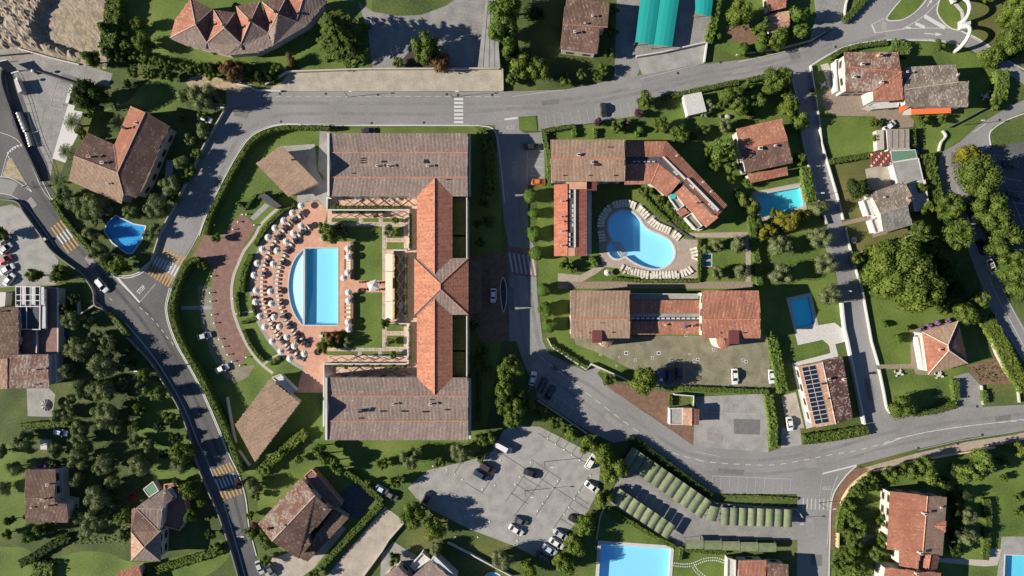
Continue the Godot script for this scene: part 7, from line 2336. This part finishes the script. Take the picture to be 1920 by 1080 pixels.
func car(label: String, kind: String, colour: String, x: float, y: float, deg: float) -> void:
	var s := car_shell(kind)
	var o := thing("parked_car" if kind != "van" else "parked_van", label, "car" if kind != "van" else "van", foot(x, y, .8, .045), -deg_to_rad(deg), "cars and vans parked or driving in the scene")
	part(o, "body", s.body, paint(colour))
	part(o, "windscreen", s.screen, M.window_glass)
	part(o, "rear_window", s.rear, M.window_glass)
	for m in s.sides:
		part(o, "side_window", m, M.window_glass)
	for a in [-1.0, 1.0]:
		for b in [-1.0, 1.0]:
			var at := Vector3(a * s.l * .62, .32, b * (s.w - .06))
			var t := part(o, "wheel", s.tyre, M.black_rubber, at)
			part(t, "rim", s.rim, M.grey_metal)
		part(o, "headlight", s.lamp, M.lamp_glass, Vector3(s.l - .14, s.hb * .68, a * s.w * .62))
		part(o, "tail_light", s.lamp, M.tail_lamp, Vector3(-s.l + .1, s.hb * .72, a * s.w * .68))


func vehicles() -> void:
	car("white pickup-like car driving in the shade at the left junction", "suv", "white", 191, 535, 50)
	for c in [["grey car parked at the left edge, topmost in the shaded car park", "hatch", "grey", 8, 449, -35], ["silver car parked at the left edge above the red car", "hatch", "silver", 11, 466, -40], ["red car parked at the left edge", "hatch", "red", 9, 487, -30], ["white estate car parked below the red car at the left edge", "saloon", "white", 13, 505, -32], ["white car with a black roof area, lowest at the left edge", "hatch", "white", 17, 524, -50],
		["silver car on the lawn edge of the brick drive", "hatch", "silver", 383, 630, -14], ["small white car lower on the hotel's drive", "hatch", "white", 416, 691, -24], ["white car standing in the shade at the hotel entrance", "hatch", "white", 925, 554, 92],
		["black car in the shaded bays beside the brown apartment block", "saloon", "black", 998, 275, 0], ["orange car in the lowest shaded bay by the apartment block", "hatch", "orange", 1009, 341, 0], ["black car alone in the upper street's bays", "hatch", "black", 1132, 206, 84],
		["white car at the top of the angled roadside bays", "hatch", "white", 999, 710, -75], ["black car second in the angled roadside bays", "saloon", "black", 1017, 722, -66], ["black car third in the angled roadside bays", "saloon", "black", 1032, 736, -60],
		["dark blue car left in the shade of the moss-grey yard", "suv", "blue", 1238, 706, 90], ["black car between two dark cars in the moss-grey yard", "saloon", "black", 1256, 706, 90], ["black car right of the dark pair in the moss-grey yard", "suv", "black", 1273, 700, 90], ["white car alone in the sun on the moss-grey yard", "saloon", "white", 1378, 706, 88], ["white car at the right end of the moss-grey yard beside the hedge", "hatch", "white", 1447, 706, 86], ["white car on the drive left of the solar-panelled house", "hatch", "white", 1481, 795, 82],
		["dark brown car in the concrete car park, right of a pair", "suv", "brown", 914, 878, 30], ["dark blue car in the concrete car park, left of a pair", "suv", "dark_blue", 902, 891, 28], ["white delivery van in the upper corner of the concrete car park", "van", "white", 943, 839, 28], ["black car alone in the middle of the concrete car park", "saloon", "black", 996, 888, 20], ["white car upright beside the big lime trees", "suv", "white", 1108, 865, -58], ["white car pointing at the trees below the upright white car", "saloon", "white", 1110, 913, 36], ["black car in the shade by the trees, right in the car park", "hatch", "black", 1078, 975, 30],
		["dark grey car beside a white car in the lower car park", "hatch", "grey", 976, 977, 25], ["white car below the dark grey car in the lower car park", "saloon", "white", 968, 994, 32], ["silver white car, top of three in a row by the trees", "saloon", "silver", 1052, 1003, 32], ["white car, middle of three in a row by the trees", "saloon", "white", 1044, 1019, 32], ["pale blue car, lowest of three in a row by the trees", "saloon", "pale_blue", 1031, 1031, 32], ["black car in the shade below the pale blue car", "hatch", "black", 1018, 1045, 30], ["black car in tree shade at the left of the concrete car park", "saloon", "black", 799, 936, -62],
		["pale blue car in the shade beside the long clipped hedge", "hatch", "pale_blue", 716, 918, 30], ["grey car in the shade next to the pale blue one", "hatch", "grey", 733, 929, 30], ["white car on the tree-lined lane", "saloon", "white", 1859, 500, 68], ["black car above the white car on the tree-lined lane", "saloon", "black", 1842, 464, 66], ["black car under trees, highest on the tree-lined lane", "hatch", "black", 1824, 404, 64], ["black car in the bays at the right edge", "saloon", "black", 1896, 308, 6], ["second black car in the bays at the right edge", "saloon", "black", 1904, 366, 8],
		["white car half hidden below the olive trees at the left street", "hatch", "white", 384, 223, 15], ["pale blue car in the lower left orchard's drive", "hatch", "pale_blue", 113, 811, 10], ["silver car at the lower edge beside the dark road", "hatch", "silver", 487, 1064, 68], ["dark car beside the silver car near the lower edge", "hatch", "grey", 508, 1070, 60], ["small white car behind the grey slatted shed", "hatch", "white", 1668, 236, -40], ["dark car under the awning strip at the hotel's upper side", "hatch", "black", 690, 245, 0]]:
		car(c[0], c[1], c[2], c[3], c[4], c[5])


# ---------- pool furniture ----------
func parasol_into(o: Node3D, r: float, h: float, cloth: Material, n := 8) -> void:
	var mb := MB.new()
	for i in n:
		var a := TAU * i / n
		var b := TAU * (i + 1) / n
		var m := (a + b) * .5
		var p := Vector3(cos(a) * r, h - .5, sin(a) * r)
		var q := Vector3(cos(b) * r, h - .5, sin(b) * r)
		var e := Vector3(cos(m) * r * .93, h - .54, sin(m) * r * .93)
		var t := Vector3(0, h, 0)
		var pm := p.lerp(t, .5) + Vector3(0, .04, 0)
		var qm := q.lerp(t, .5) + Vector3(0, .04, 0)
		var em := e.lerp(t, .5) - Vector3(0, .01, 0)
		for s in [[p, e, em, pm], [e, q, qm, em], [pm, em, t, t], [em, qm, t, t]]:
			if s[2] == s[3]:
				mb.tri(s[0], s[1], s[2], Color.WHITE, Vector3.UP)
			else:
				mb.quad(s[0], s[1], s[2], s[3], Color.WHITE, Vector3.UP)
		var dn := Vector3(0, -.14, 0)
		mb.quad(p, e, e + dn, p + dn, Color.WHITE, e)
		mb.quad(e, q, q + dn, e + dn, Color.WHITE, e)
	mb.tube(Vector3(0, h, 0), Vector3(0, h + .12, 0), .06, .03, 6)
	part(o, "canopy", mb.mesh(), cloth)
	mb = MB.new()
	mb.tube(Vector3(0, .05, 0), Vector3(0, h - .02, 0), .03, .03, 6)
	part(o, "pole", mb.mesh(), M.white_metal)
	mb = MB.new()
	mb.tube(Vector3(0, .04, 0), Vector3(0, .13, 0), .3, .26, 8)
	part(o, "base", mb.mesh(), M.concrete)


func lounger_proto(cushion: String, frame: String) -> Node3D:
	var o := Node3D.new()
	o.name = "sun_lounger"
	var mb := MB.new()
	mb.box(Vector3(0, .28, 0), Vector3(1.95, .06, .64))
	for x in [-.85, .85]:
		for z in [-.27, .27]:
			mb.box(Vector3(x, .14, z), Vector3(.06, .24, .06))
	part(o, "frame", mb.mesh(), M[frame])
	mb = MB.new()
	mb.box(Vector3(.0, .345, 0), Vector3(.85, .07, .64))
	part(o, "cushion", mb.mesh(), M[cushion])
	mb = MB.new()
	mb.box(Vector3(-.72, .46, 0), Vector3(.66, .07, .62), Basis(Vector3.BACK, -.3))
	part(o, "backrest", mb.mesh(), M[cushion])
	return o


func put_lounger(proto: Node3D, at: Vector3, face: float, label: String, group: String) -> void:
	var o := proto.duplicate()
	o.name = "sun_lounger"
	add_child(o, true)
	o.position = at
	o.rotation.y = -face
	tag(o, label, "sun lounger", group)


const NTH := ["first", "second", "third", "fourth", "fifth", "sixth", "seventh", "eighth", "ninth", "tenth", "eleventh", "twelfth", "thirteenth", "fourteenth", "fifteenth", "sixteenth", "seventeenth", "eighteenth", "nineteenth", "twentieth"]


func nth(i: int) -> String:
	if i < 20:
		return NTH[i]
	var tens: String = {2: "twenty", 3: "thirty", 4: "forty", 5: "fifty"}[(i + 1) / 10]
	var ones := (i + 1) % 10
	return tens + "-" + NTH[ones - 1] if ones else {2: "twentieth", 3: "thirtieth", 4: "fortieth", 5: "fiftieth"}[(i + 1) / 10]


func pool_furniture() -> void:
	var proto := lounger_proto("cream_cushion", "brown_mesh")
	for ring in [[153.0, 118.0, 241.0, 3.05, "hotel deck's outer arc"], [124.5, 121.0, 240.0, 3.6, "hotel deck's inner arc"]]:
		var n := int((ring[2] - ring[1]) / ring[3])
		for i in n + 1:
			var a := deg_to_rad(ring[2] - i * ring[3])
			var rr: float = ring[0] + (4.0 * maxf(0, absf(sin(a)) - .55) if ring[0] > 150 else 8.0 * maxf(0, absf(sin(a)) - .5))
			var p := g(643 + rr * cos(a), 537 + rr * sin(a), .3)
			p.y = .034
			put_lounger(proto, p, a + PI + rng.randf_range(-.06, .06), "brown lounger with cream cushion, %s from the top, %s" % [nth(i), ring[4]], "loungers on the arcs of the hotel pool deck")
	for i in 10:
		var y: float = [471, 476, 488, 493, 498, 503, 570, 577, 585, 594][i]
		put_lounger(proto, foot(652, y, .3, .034), PI, "cream lounger, %s from the top of the column right of the hotel pool" % nth(i), "loungers in the column right of the hotel pool")
	proto.free()
	var arcs := {"hotel deck's outer arc": [564, 385.5, 548, 399, 531.5, 413.5, 515, 427.5, 502, 445, 491.5, 467.5, 481.8, 493.5, 476, 516, 479.5, 544.5, 478.5, 566, 487, 593.5, 496, 613, 510, 640, 526, 659, 543, 672.5], "hotel deck's inner arc": [564.5, 423.5, 550, 437, 536, 452.5, 519, 470, 512, 495, 506.5, 547, 508.5, 569.5, 513.5, 595, 523.5, 613, 537.5, 632, 551.5, 649, 570, 663.5], "column right of the hotel pool": [652, 466, 653.5, 481.5, 652, 511.5, 644, 521, 653, 548.5, 653.5, 564, 652.5, 604, 653.5, 617]}
	var big := Node3D.new()
	parasol_into(big, 1.0, 2.35, M.white_cloth)
	for arc in arcs:
		var l: Array = arcs[arc]
		for i in l.size() / 2:
			var o := big.duplicate()
			o.name = "parasol"
			add_child(o, true)
			o.position = foot(l[i * 2], l[i * 2 + 1], 2.1, .034)
			o.rotation.y = rng.randf()
			tag(o, "white parasol, %s from the top, %s" % [nth(i), arc], "parasol", "white parasols round the hotel pool")
	big.free()
	var sq := thing("parasol", "large square white parasol in the middle of the hotel's courtyard lawn", "parasol", foot(699, 535.5, 2.9, .05), .33)
	var mb := MB.new()
	var t := Vector3(0, 3.2, 0)
	for i in 4:
		var a := TAU * i / 4 + PI / 4
		var b := TAU * (i + 1) / 4 + PI / 4
		var p := Vector3(cos(a) * 1.95, 2.6, sin(a) * 1.95)
		var q := Vector3(cos(b) * 1.95, 2.6, sin(b) * 1.95)
		mb.tri(p, q, t, Color.WHITE, Vector3.UP)
		mb.quad(p, q, q - Vector3(0, .2, 0), p - Vector3(0, .2, 0), Color.WHITE, p + q)
	part(sq, "canopy", mb.mesh(), M.white_cloth)
	mb = MB.new()
	mb.tube(Vector3.ZERO, Vector3(0, 3.1, 0), .05, .05, 6)
	part(sq, "pole", mb.mesh(), M.white_metal)
	mb = MB.new()
	mb.box(Vector3(0, .06, 0), Vector3(.9, .1, .9))
	part(sq, "base", mb.mesh(), M.concrete)
	for c in [[681, 529, "upper left"], [681, 543, "lower left"], [714, 530, "upper right"], [713, 543, "lower right"]]:
		var o := thing("table", "dark table with two chairs at the %s of the square parasol" % c[2], "table", foot(c[0], c[1], 0, .036))
		mb = MB.new()
		mb.tube(Vector3(0, .7, 0), Vector3(0, .75, 0), .4, .4, 10)
		part(o, "table_top", mb.mesh(), M.dark_wood)
		mb = MB.new()
		mb.tube(Vector3.ZERO, Vector3(0, .7, 0), .05, .05, 6)
		part(o, "leg", mb.mesh(), M.dark_metal)
		for k in [-1, 1]:
			var ch := thing("chair", "dark garden chair %s the table at the %s of the square parasol" % ["left of" if k < 0 else "right of", c[2]], "chair", o.position + Vector3(k * .75, 0, 0))
			mb = MB.new()
			mb.box(Vector3(0, .43, 0), Vector3(.45, .05, .45))
			part(ch, "seat", mb.mesh(), M.dark_wood)
			mb = MB.new()
			mb.box(Vector3(k * .22, .68, 0), Vector3(.05, .5, .45))
			part(ch, "backrest", mb.mesh(), M.dark_wood)
			mb = MB.new()
			for x in [-.19, .19]:
				for z in [-.19, .19]:
					mb.box(Vector3(x, .2, z), Vector3(.04, .4, .04))
			part(ch, "leg", mb.mesh(), M.dark_metal)
	# loungers round the kidney pool
	proto = lounger_proto("cream_cushion", "cream_cushion")
	var runs := [["kidney pool's left and upper rim", [1130, 451, 1128.5, 443, 1127, 434, 1126.5, 424, 1127, 415, 1130, 406.5, 1135, 399, 1141, 391.5, 1149, 386, 1157, 383.5, 1165, 382, 1174, 381.5, 1183, 383.5, 1191, 387, 1198, 392], 5.4, Vector2(1170, 435)], ["kidney pool's slanting right rim", [1200, 394, 1207, 400, 1214, 408.5, 1222, 416.5, 1232, 424, 1244, 429, 1256, 434, 1266, 441, 1272, 446], 5.6, Vector2(1200, 470)], ["kidney pool deck's right edge", [1299, 467, 1301, 473, 1302, 479, 1302, 485, 1300, 491], 5.6, Vector2(1230, 482)], ["kidney pool's lower rim", [1294, 505, 1288, 509.5, 1280, 512, 1268, 514, 1254, 514.8, 1240, 515.3, 1226, 515.3, 1212, 514.2, 1200, 512.2, 1188, 509.5, 1176, 506.5, 1168, 503], 5.8, Vector2(1215, 470)]]
	for r in runs:
		var p := flat(r[1])
		var total := 0.0
		for i in p.size() - 1:
			total += p[i].distance_to(p[i + 1])
		var n := int(total / (r[2] * S))
		var c := Vector2(g(r[3].x, r[3].y).x, g(r[3].x, r[3].y).z)
		for i in n + 1:
			if i % 9 == 4:
				continue
			var q := along(p, total * i / n)
			var nrm := Vector2(-q[1].y, q[1].x)
			if nrm.dot(c - q[0]) < 0:
				nrm = -nrm
			put_lounger(proto, v3(q[0], .036), nrm.angle() + rng.randf_range(-.1, .1), "pale lounger, %s in the row along the %s" % [nth(i), r[0]], "pale loungers round the kidney pool")
	# a second staggered row and side tables below the pool
	for i in 9:
		put_lounger(proto, foot(1204 + i * 8.4, 520.5 - (i % 3) * .8, .2, .036), -PI / 2 + rng.randf_range(-.2, .2), "pale lounger, %s from left, back row below the kidney pool" % nth(i), "pale loungers in the back row below the kidney pool")
	for c in [[1166, 502, 60], [1172, 508, 50], [1181, 507, 45]]:
		put_lounger(proto, foot(c[0], c[1], .2, .036), -deg_to_rad(c[2]), "pale skewed lounger, %s from the path at the kidney pool's lower left" % nth(int((c[0] - 1160) / 7.0)), "skewed loungers at the kidney pool's lower left")
	proto.free()
	var o := thing("parasol", "single closed white parasol lying low on the lawn below the kidney pool", "parasol", foot(1139, 511, 1.8, .03))
	parasol_into(o, .95, 2.0, M.white_cloth)
	for c in [[607, 433, "upper"], [606, 628, "lower"]]:
		var st := thing("towel_stand", "white towel stand at the %s corner of the pool deck" % c[2], "stand", foot(c[0] - 4, c[1] + (16 if c[2] == "upper" else 2), .6, .034))
		mb = MB.new()
		mb.box(Vector3(0, .45, 0), Vector3(.9, .9, .5))
		part(st, "cabinet", mb.mesh(), M.white_render)
		mb = MB.new()
		mb.box(Vector3(0, .95, 0), Vector3(1.1, .08, .7))
		part(st, "top", mb.mesh(), M.white_metal)
	for c in [[576, 468, "upper"], [576, 607, "lower"]]:
		var ld := thing("pool_ladder", "small steel ladder at the %s end of the hotel pool's dividing wall" % c[2], "ladder", foot(c[0] + 4, c[1], 0, 0))
		mb = MB.new()
		for k in [-.25, .25]:
			mb.tube(Vector3(k, -.8, 0), Vector3(k, .8, 0), .03, .03, 5)
		part(ld, "rail", mb.mesh(), M.white_metal)
		mb = MB.new()
		for k in 3:
			mb.tube(Vector3(-.25, -.6 + k * .3, 0), Vector3(.25, -.6 + k * .3, 0), .03, .03, 5)
		part(ld, "rung", mb.mesh(), M.white_metal)


# ---------- street furniture and small things ----------
func lamp(label: String, x: float, y: float, h: float, head := "ball") -> void:
	var o := thing("street_lamp", label, "street lamp", foot(x, y, h))
	var mb := MB.new()
	mb.tube(Vector3.ZERO, Vector3(0, h, 0), .09, .06, 7)
	part(o, "pole", mb.mesh(), M.dark_metal)
	mb = MB.new()
	if head == "ball":
		mb.ball(Vector3(0, h + .2, 0), Vector3(.42, .42, .42), Color.WHITE, 7, 10)
		part(o, "globe", mb.mesh(), M.lamp_glass)
	else:
		mb.tube(Vector3(0, h, 0), Vector3(1.5, h + .25, 0), .05, .04, 5)
		part(o, "arm", mb.mesh(), M.grey_metal)
		mb = MB.new()
		mb.box(Vector3(1.75, h + .25, 0), Vector3(.9, .12, .32))
		part(o, "lamp_head", mb.mesh(), M.white_metal)


func street_things() -> void:
	lamp("white ball lamp at the head of the long barrier beam", 62, 133, 2.6)
	lamp("white ball lamp beside the white box trailer", 34, 148, 2.6)
	for l in [["tall lamp in the upper middle of the concrete car park", 1022, 876, 6], ["tall lamp in the lower middle of the concrete car park", 985, 932, 6], ["arm lamp beside the shaded lane's olive trees", 1530, 362, 6], ["arm lamp at the curve by the glass-roofed house", 243, 696, 6], ["arm lamp on the parapet below the last crossing", 443, 1006, 6], ["arm lamp beside the left street's olive trees", 405, 202, 5.5], ["arm lamp at the lower right street by the cream wall", 1552, 954, 5.5], ["arm lamp at the carports' right end", 1491, 982, 4], ["arm lamp on the upper street near the pale gravel strip", 645, 172, 5.5], ["arm lamp right along the pale gravel strip", 845, 172, 5.5], ["arm lamp on the lane's bank below the mottled villa", 1830, 226, 5.5], ["arm lamp on the wall below the shaded lane's pool", 1581, 546, 5]]:
		lamp(l[0], l[1], l[2], l[3], "arm")
	var posts := [[394, 549], [395, 565], [398, 590], [402, 606], [411, 636], [419, 650], [427, 665], [435, 678], [450, 685], [462, 670], [455, 402], [462, 402], [446, 416], [477, 422], [437, 430], [437, 560], [402, 422], [397, 518]]
	var bl := Node3D.new()
	var mb := MB.new()
	mb.tube(Vector3.ZERO, Vector3(0, .6, 0), .09, .09, 7)
	part(bl, "post", mb.mesh(), M.grey_metal)
	mb = MB.new()
	mb.ball(Vector3(0, .72, 0), Vector3(.24, .2, .24), Color.WHITE, 5, 8)
	part(bl, "lamp_globe", mb.mesh(), M.lamp_glass)
	for p in posts:
		var o := bl.duplicate()
		o.name = "bollard_lamp"
		add_child(o, true)
		o.position = foot(p[0], p[1], .6)
		later(o, "small white bollard lamp", "bollard lamp", "white bollard lamps along the brick drive", o.position)
	var studs := [[812, 874], [838, 880], [853, 889], [867, 899], [905, 917], [920, 850], [924, 866], [833, 928], [852, 943], [918, 978], [896, 1007], [854, 1007], [1027, 822], [1042, 833], [1058, 843], [1072, 853], [1087, 863], [1107, 892], [1086, 922], [1077, 935], [1067, 951], [1058, 964], [995, 867], [975, 894], [966, 908], [1046, 902], [1037, 915], [1027, 930], [1018, 944], [1008, 958], [1038, 993], [970, 1014], [872, 968], [778, 947], [938, 863], [928, 910]]
	mb = MB.new()
	mb.tube(Vector3(0, .03, 0), Vector3(0, .12, 0), .26, .2, 9)
	var sm := mb.mesh()
	for p in studs:
		var o := part(self, "parking_stud", sm, M.white_render, foot(p[0], p[1], 0, .03))
		later(o, "round white parking stud", "parking stud", "white studs at the bay corners of the concrete car park", o.position)
	var drains := [[1126, 665, .6], [1161, 670, .6], [1174, 662, 1.1], [1191, 675, .8], [1223, 671, .8], [1235, 662, 1.1], [1293, 664, .6], [1301, 677, .8], [1308, 674, .9], [1338, 656, .8], [1262, 678, .6], [1393, 675, .8], [1399, 678, .9], [1156, 686, .5], [1286, 629, .8]]
	for p in drains:
		var o := thing("drain_cover", "", "drain cover", foot(p[0], p[1], 0, .03))
		mb = MB.new()
		mb.box(Vector3(0, .01, 0), Vector3(p[2], .03, p[2]))
		part(o, "frame", mb.mesh(), M.white_stone)
		mb = MB.new()
		mb.box(Vector3(0, .02, 0), Vector3(p[2] * .55, .03, p[2] * .55))
		part(o, "cover", mb.mesh(), M.dark_metal)
		later(o, "square pale-framed drain cover", "drain cover", "drain covers in the moss-grey yard", o.position)
	for p in [[525, 176], [611, 176], [709, 178], [838, 177], [859, 178], [923, 178], [795, 230], [697, 231], [527, 228], [1351, 117], [1271, 137], [1567, 88], [1842, 815], [1796, 832], [1722, 840], [1832, 762], [1874, 225]]:
		var o := part(self, "manhole_cover", round_lid(), M.dark_metal, foot(p[0], p[1], 0, .052))
		later(o, "round dark manhole cover", "manhole cover", "manhole covers in the streets", o.position)
	# stepping stones on the small lawn
	var path := curve(flat([1264, 1058, 1282, 1060, 1300, 1058, 1320, 1050, 1340, 1048, 1358, 1053]), false, 6)
	var path2 := curve(flat([1300, 1060, 1306, 1070, 1318, 1080, 1334, 1090]), false, 6)
	for q in [[path, "curving right across"], [path2, "curling down from the fork on"]]:
		var o := thing("stepping_stones", "path of white stepping stones %s the small lawn near the square pool" % q[1], "stepping stones", v3(q[0][0]))
		o.set_meta("kind", "structure")
		var d := 0.0
		var total := 0.0
		for i in q[0].size() - 1:
			total += q[0][i].distance_to(q[0][i + 1])
		while d < total:
			var a := along(q[0], d)
			var sd := Vector2(-a[1].y, a[1].x)
			for k in [-1.0, 1.0]:
				mb = MB.new()
				mb.box(v3(a[0] + sd * k * .38, .04) - o.position, Vector3(.34, .05, .34), Basis(Vector3.UP, -a[1].angle()))
				part(o, "stone", mb.mesh(), M.white_stone)
			d += .62
	for s in [[1363, 220, 1.0], [1600, 452, .9], [1760, 700, .5]]:
		var o := part(self, "boulder", boulder(s[2]), M.stone, foot(s[0], s[1]))
		later(o, "pale garden boulder", "boulder", "garden boulders", o.position)
	var tyre := thing("planter", "round white planter ring on the cottage lawn", "planter", foot(1600, 450))
	mb = MB.new()
	for i in 14:
		var a := TAU * i / 14
		var b := TAU * (i + 1) / 14
		mb.tube(Vector3(cos(a) * .62, .25, sin(a) * .62), Vector3(cos(b) * .62, .25, sin(b) * .62), .22, .22, 6, Color.WHITE, false)
	part(tyre, "ring", mb.mesh(), M.white_render)
	for t in [[1542, 160, "lawn left of the mottled villa", "white_cloth"], [1845, 182, "shaded lawn right of the mottled villa", "white_cloth"], [1683, 699, "lawn below the pyramid-roofed house", "white_cloth"], [1758, 703, "lawn edge below the pyramid-roofed house", "white_metal"]]:
		var o := thing("garden_table", "white garden table with chairs on the " + t[2], "table", foot(t[0], t[1]), .4)
		mb = MB.new()
		mb.box(Vector3(0, .72, 0), Vector3(1.3, .05, .8))
		part(o, "table_top", mb.mesh(), M[t[3]])
		mb = MB.new()
		for x in [-.5, .5]:
			for z in [-.3, .3]:
				mb.box(Vector3(x, .36, z), Vector3(.06, .7, .06))
		part(o, "leg", mb.mesh(), M[t[3]])
		for k in 4:
			var a := TAU * k / 4 + .5
			var ch := thing("garden_chair", "white garden chair, %s round the table on the %s" % [nth(k), t[2]], "chair", o.position + Vector3(cos(a) * 1.1, 0, sin(a) * .9), a, "white garden chairs")
			mb = MB.new()
			mb.box(Vector3(0, .42, 0), Vector3(.46, .05, .46))
			part(ch, "seat", mb.mesh(), M[t[3]])
			mb = MB.new()
			mb.box(Vector3(.22, .66, 0), Vector3(.05, .46, .46))
			part(ch, "backrest", mb.mesh(), M[t[3]])
			mb = MB.new()
			for x in [-.19, .19]:
				for z in [-.19, .19]:
					mb.box(Vector3(x, .2, z), Vector3(.04, .4, .04))
			part(ch, "leg", mb.mesh(), M[t[3]])
	var slide := thing("play_slide", "small red toy slide beside the table right of the mottled villa", "toy slide", foot(1857, 171), .3)
	mb = MB.new()
	mb.quad(Vector3(-.6, .9, -.25), Vector3(.7, .1, -.25), Vector3(.7, .1, .25), Vector3(-.6, .9, .25), Color.WHITE, Vector3.UP)
	part(slide, "chute", mb.mesh(), M.red_cloth)
	mb = MB.new()
	mb.box(Vector3(-.65, .45, 0), Vector3(.12, .9, .5))
	part(slide, "ladder", mb.mesh(), M.white_metal)
	var tables := [[638, 374], [650, 372], [672, 376], [732, 376], [745, 374], [640, 690], [660, 700], [627, 703]]
	for i in tables.size():
		var o := thing("terrace_table", "", "table", foot(tables[i][0], tables[i][1], 0, .03))
		mb = MB.new()
		mb.tube(Vector3(0, .7, 0), Vector3(0, .75, 0), .5, .5, 10)
		part(o, "table_top", mb.mesh(), M.white_cloth)
		mb = MB.new()
		mb.tube(Vector3.ZERO, Vector3(0, .7, 0), .05, .05, 6)
		part(o, "leg", mb.mesh(), M.dark_metal)
		later(o, "round white terrace table", "table", "terrace tables under the pergolas", o.position)
	var ac := thing("roof_unit", "white service box among the middle pergolas", "service box", foot(752, 572, 1.0))
	mb = MB.new()
	mb.box(Vector3(0, .6, 0), Vector3(.95, 1.2, 1.7))
	part(ac, "cabinet", mb.mesh(), M.white_render)
	mb = MB.new()
	mb.box(Vector3(0, 1.23, 0), Vector3(1.05, .06, 1.8))
	part(ac, "lid", mb.mesh(), M.white_metal)
	var sign := thing("road_sign", "white sign gantry over the junction tip at left", "sign", foot(57, 353))
	mb = MB.new()
	mb.tube(Vector3(0, 0, 0), Vector3(0, 3.2, 0), .06, .06, 6)
	mb.tube(Vector3(1.1, 0, -.5), Vector3(1.1, 3.2, -.5), .06, .06, 6)
	part(sign, "post", mb.mesh(), M.grey_metal)
	mb = MB.new()
	mb.box(Vector3(.5, 3.0, -.25), Vector3(1.7, .9, .08), Basis(Vector3.UP, .42))
	part(sign, "panel", mb.mesh(), M.white_metal)
	for b in [[88, 449, "beside the parapet at the shaded car park"], [150, 519, "on the parapet by the lower shaded car park"]]:
		var o := thing("litter_bin", "pale roadside bin " + b[2], "bin", foot(b[0], b[1]))
		mb = MB.new()
		mb.tube(Vector3.ZERO, Vector3(0, 1.1, 0), .4, .45, 8)
		part(o, "body", mb.mesh(), M.white_metal)
		mb = MB.new()
		mb.tube(Vector3(0, 1.1, 0), Vector3(0, 1.18, 0), .5, .48, 8)
		part(o, "lid", mb.mesh(), M.grey_metal)


func round_lid() -> Mesh:
	if not shared.has("lid"):
		var mb := MB.new()
		mb.tube(Vector3(0, -.01, 0), Vector3(0, .015, 0), .38, .38, 12)
		shared.lid = mb.mesh()
	return shared.lid


func boulder(r: float) -> Mesh:
	var mb := MB.new()
	mb.ball(Vector3(0, r * .35, 0), Vector3(r, r * .7, r * .85), Color.WHITE, 4, 7)
	return mb.mesh()
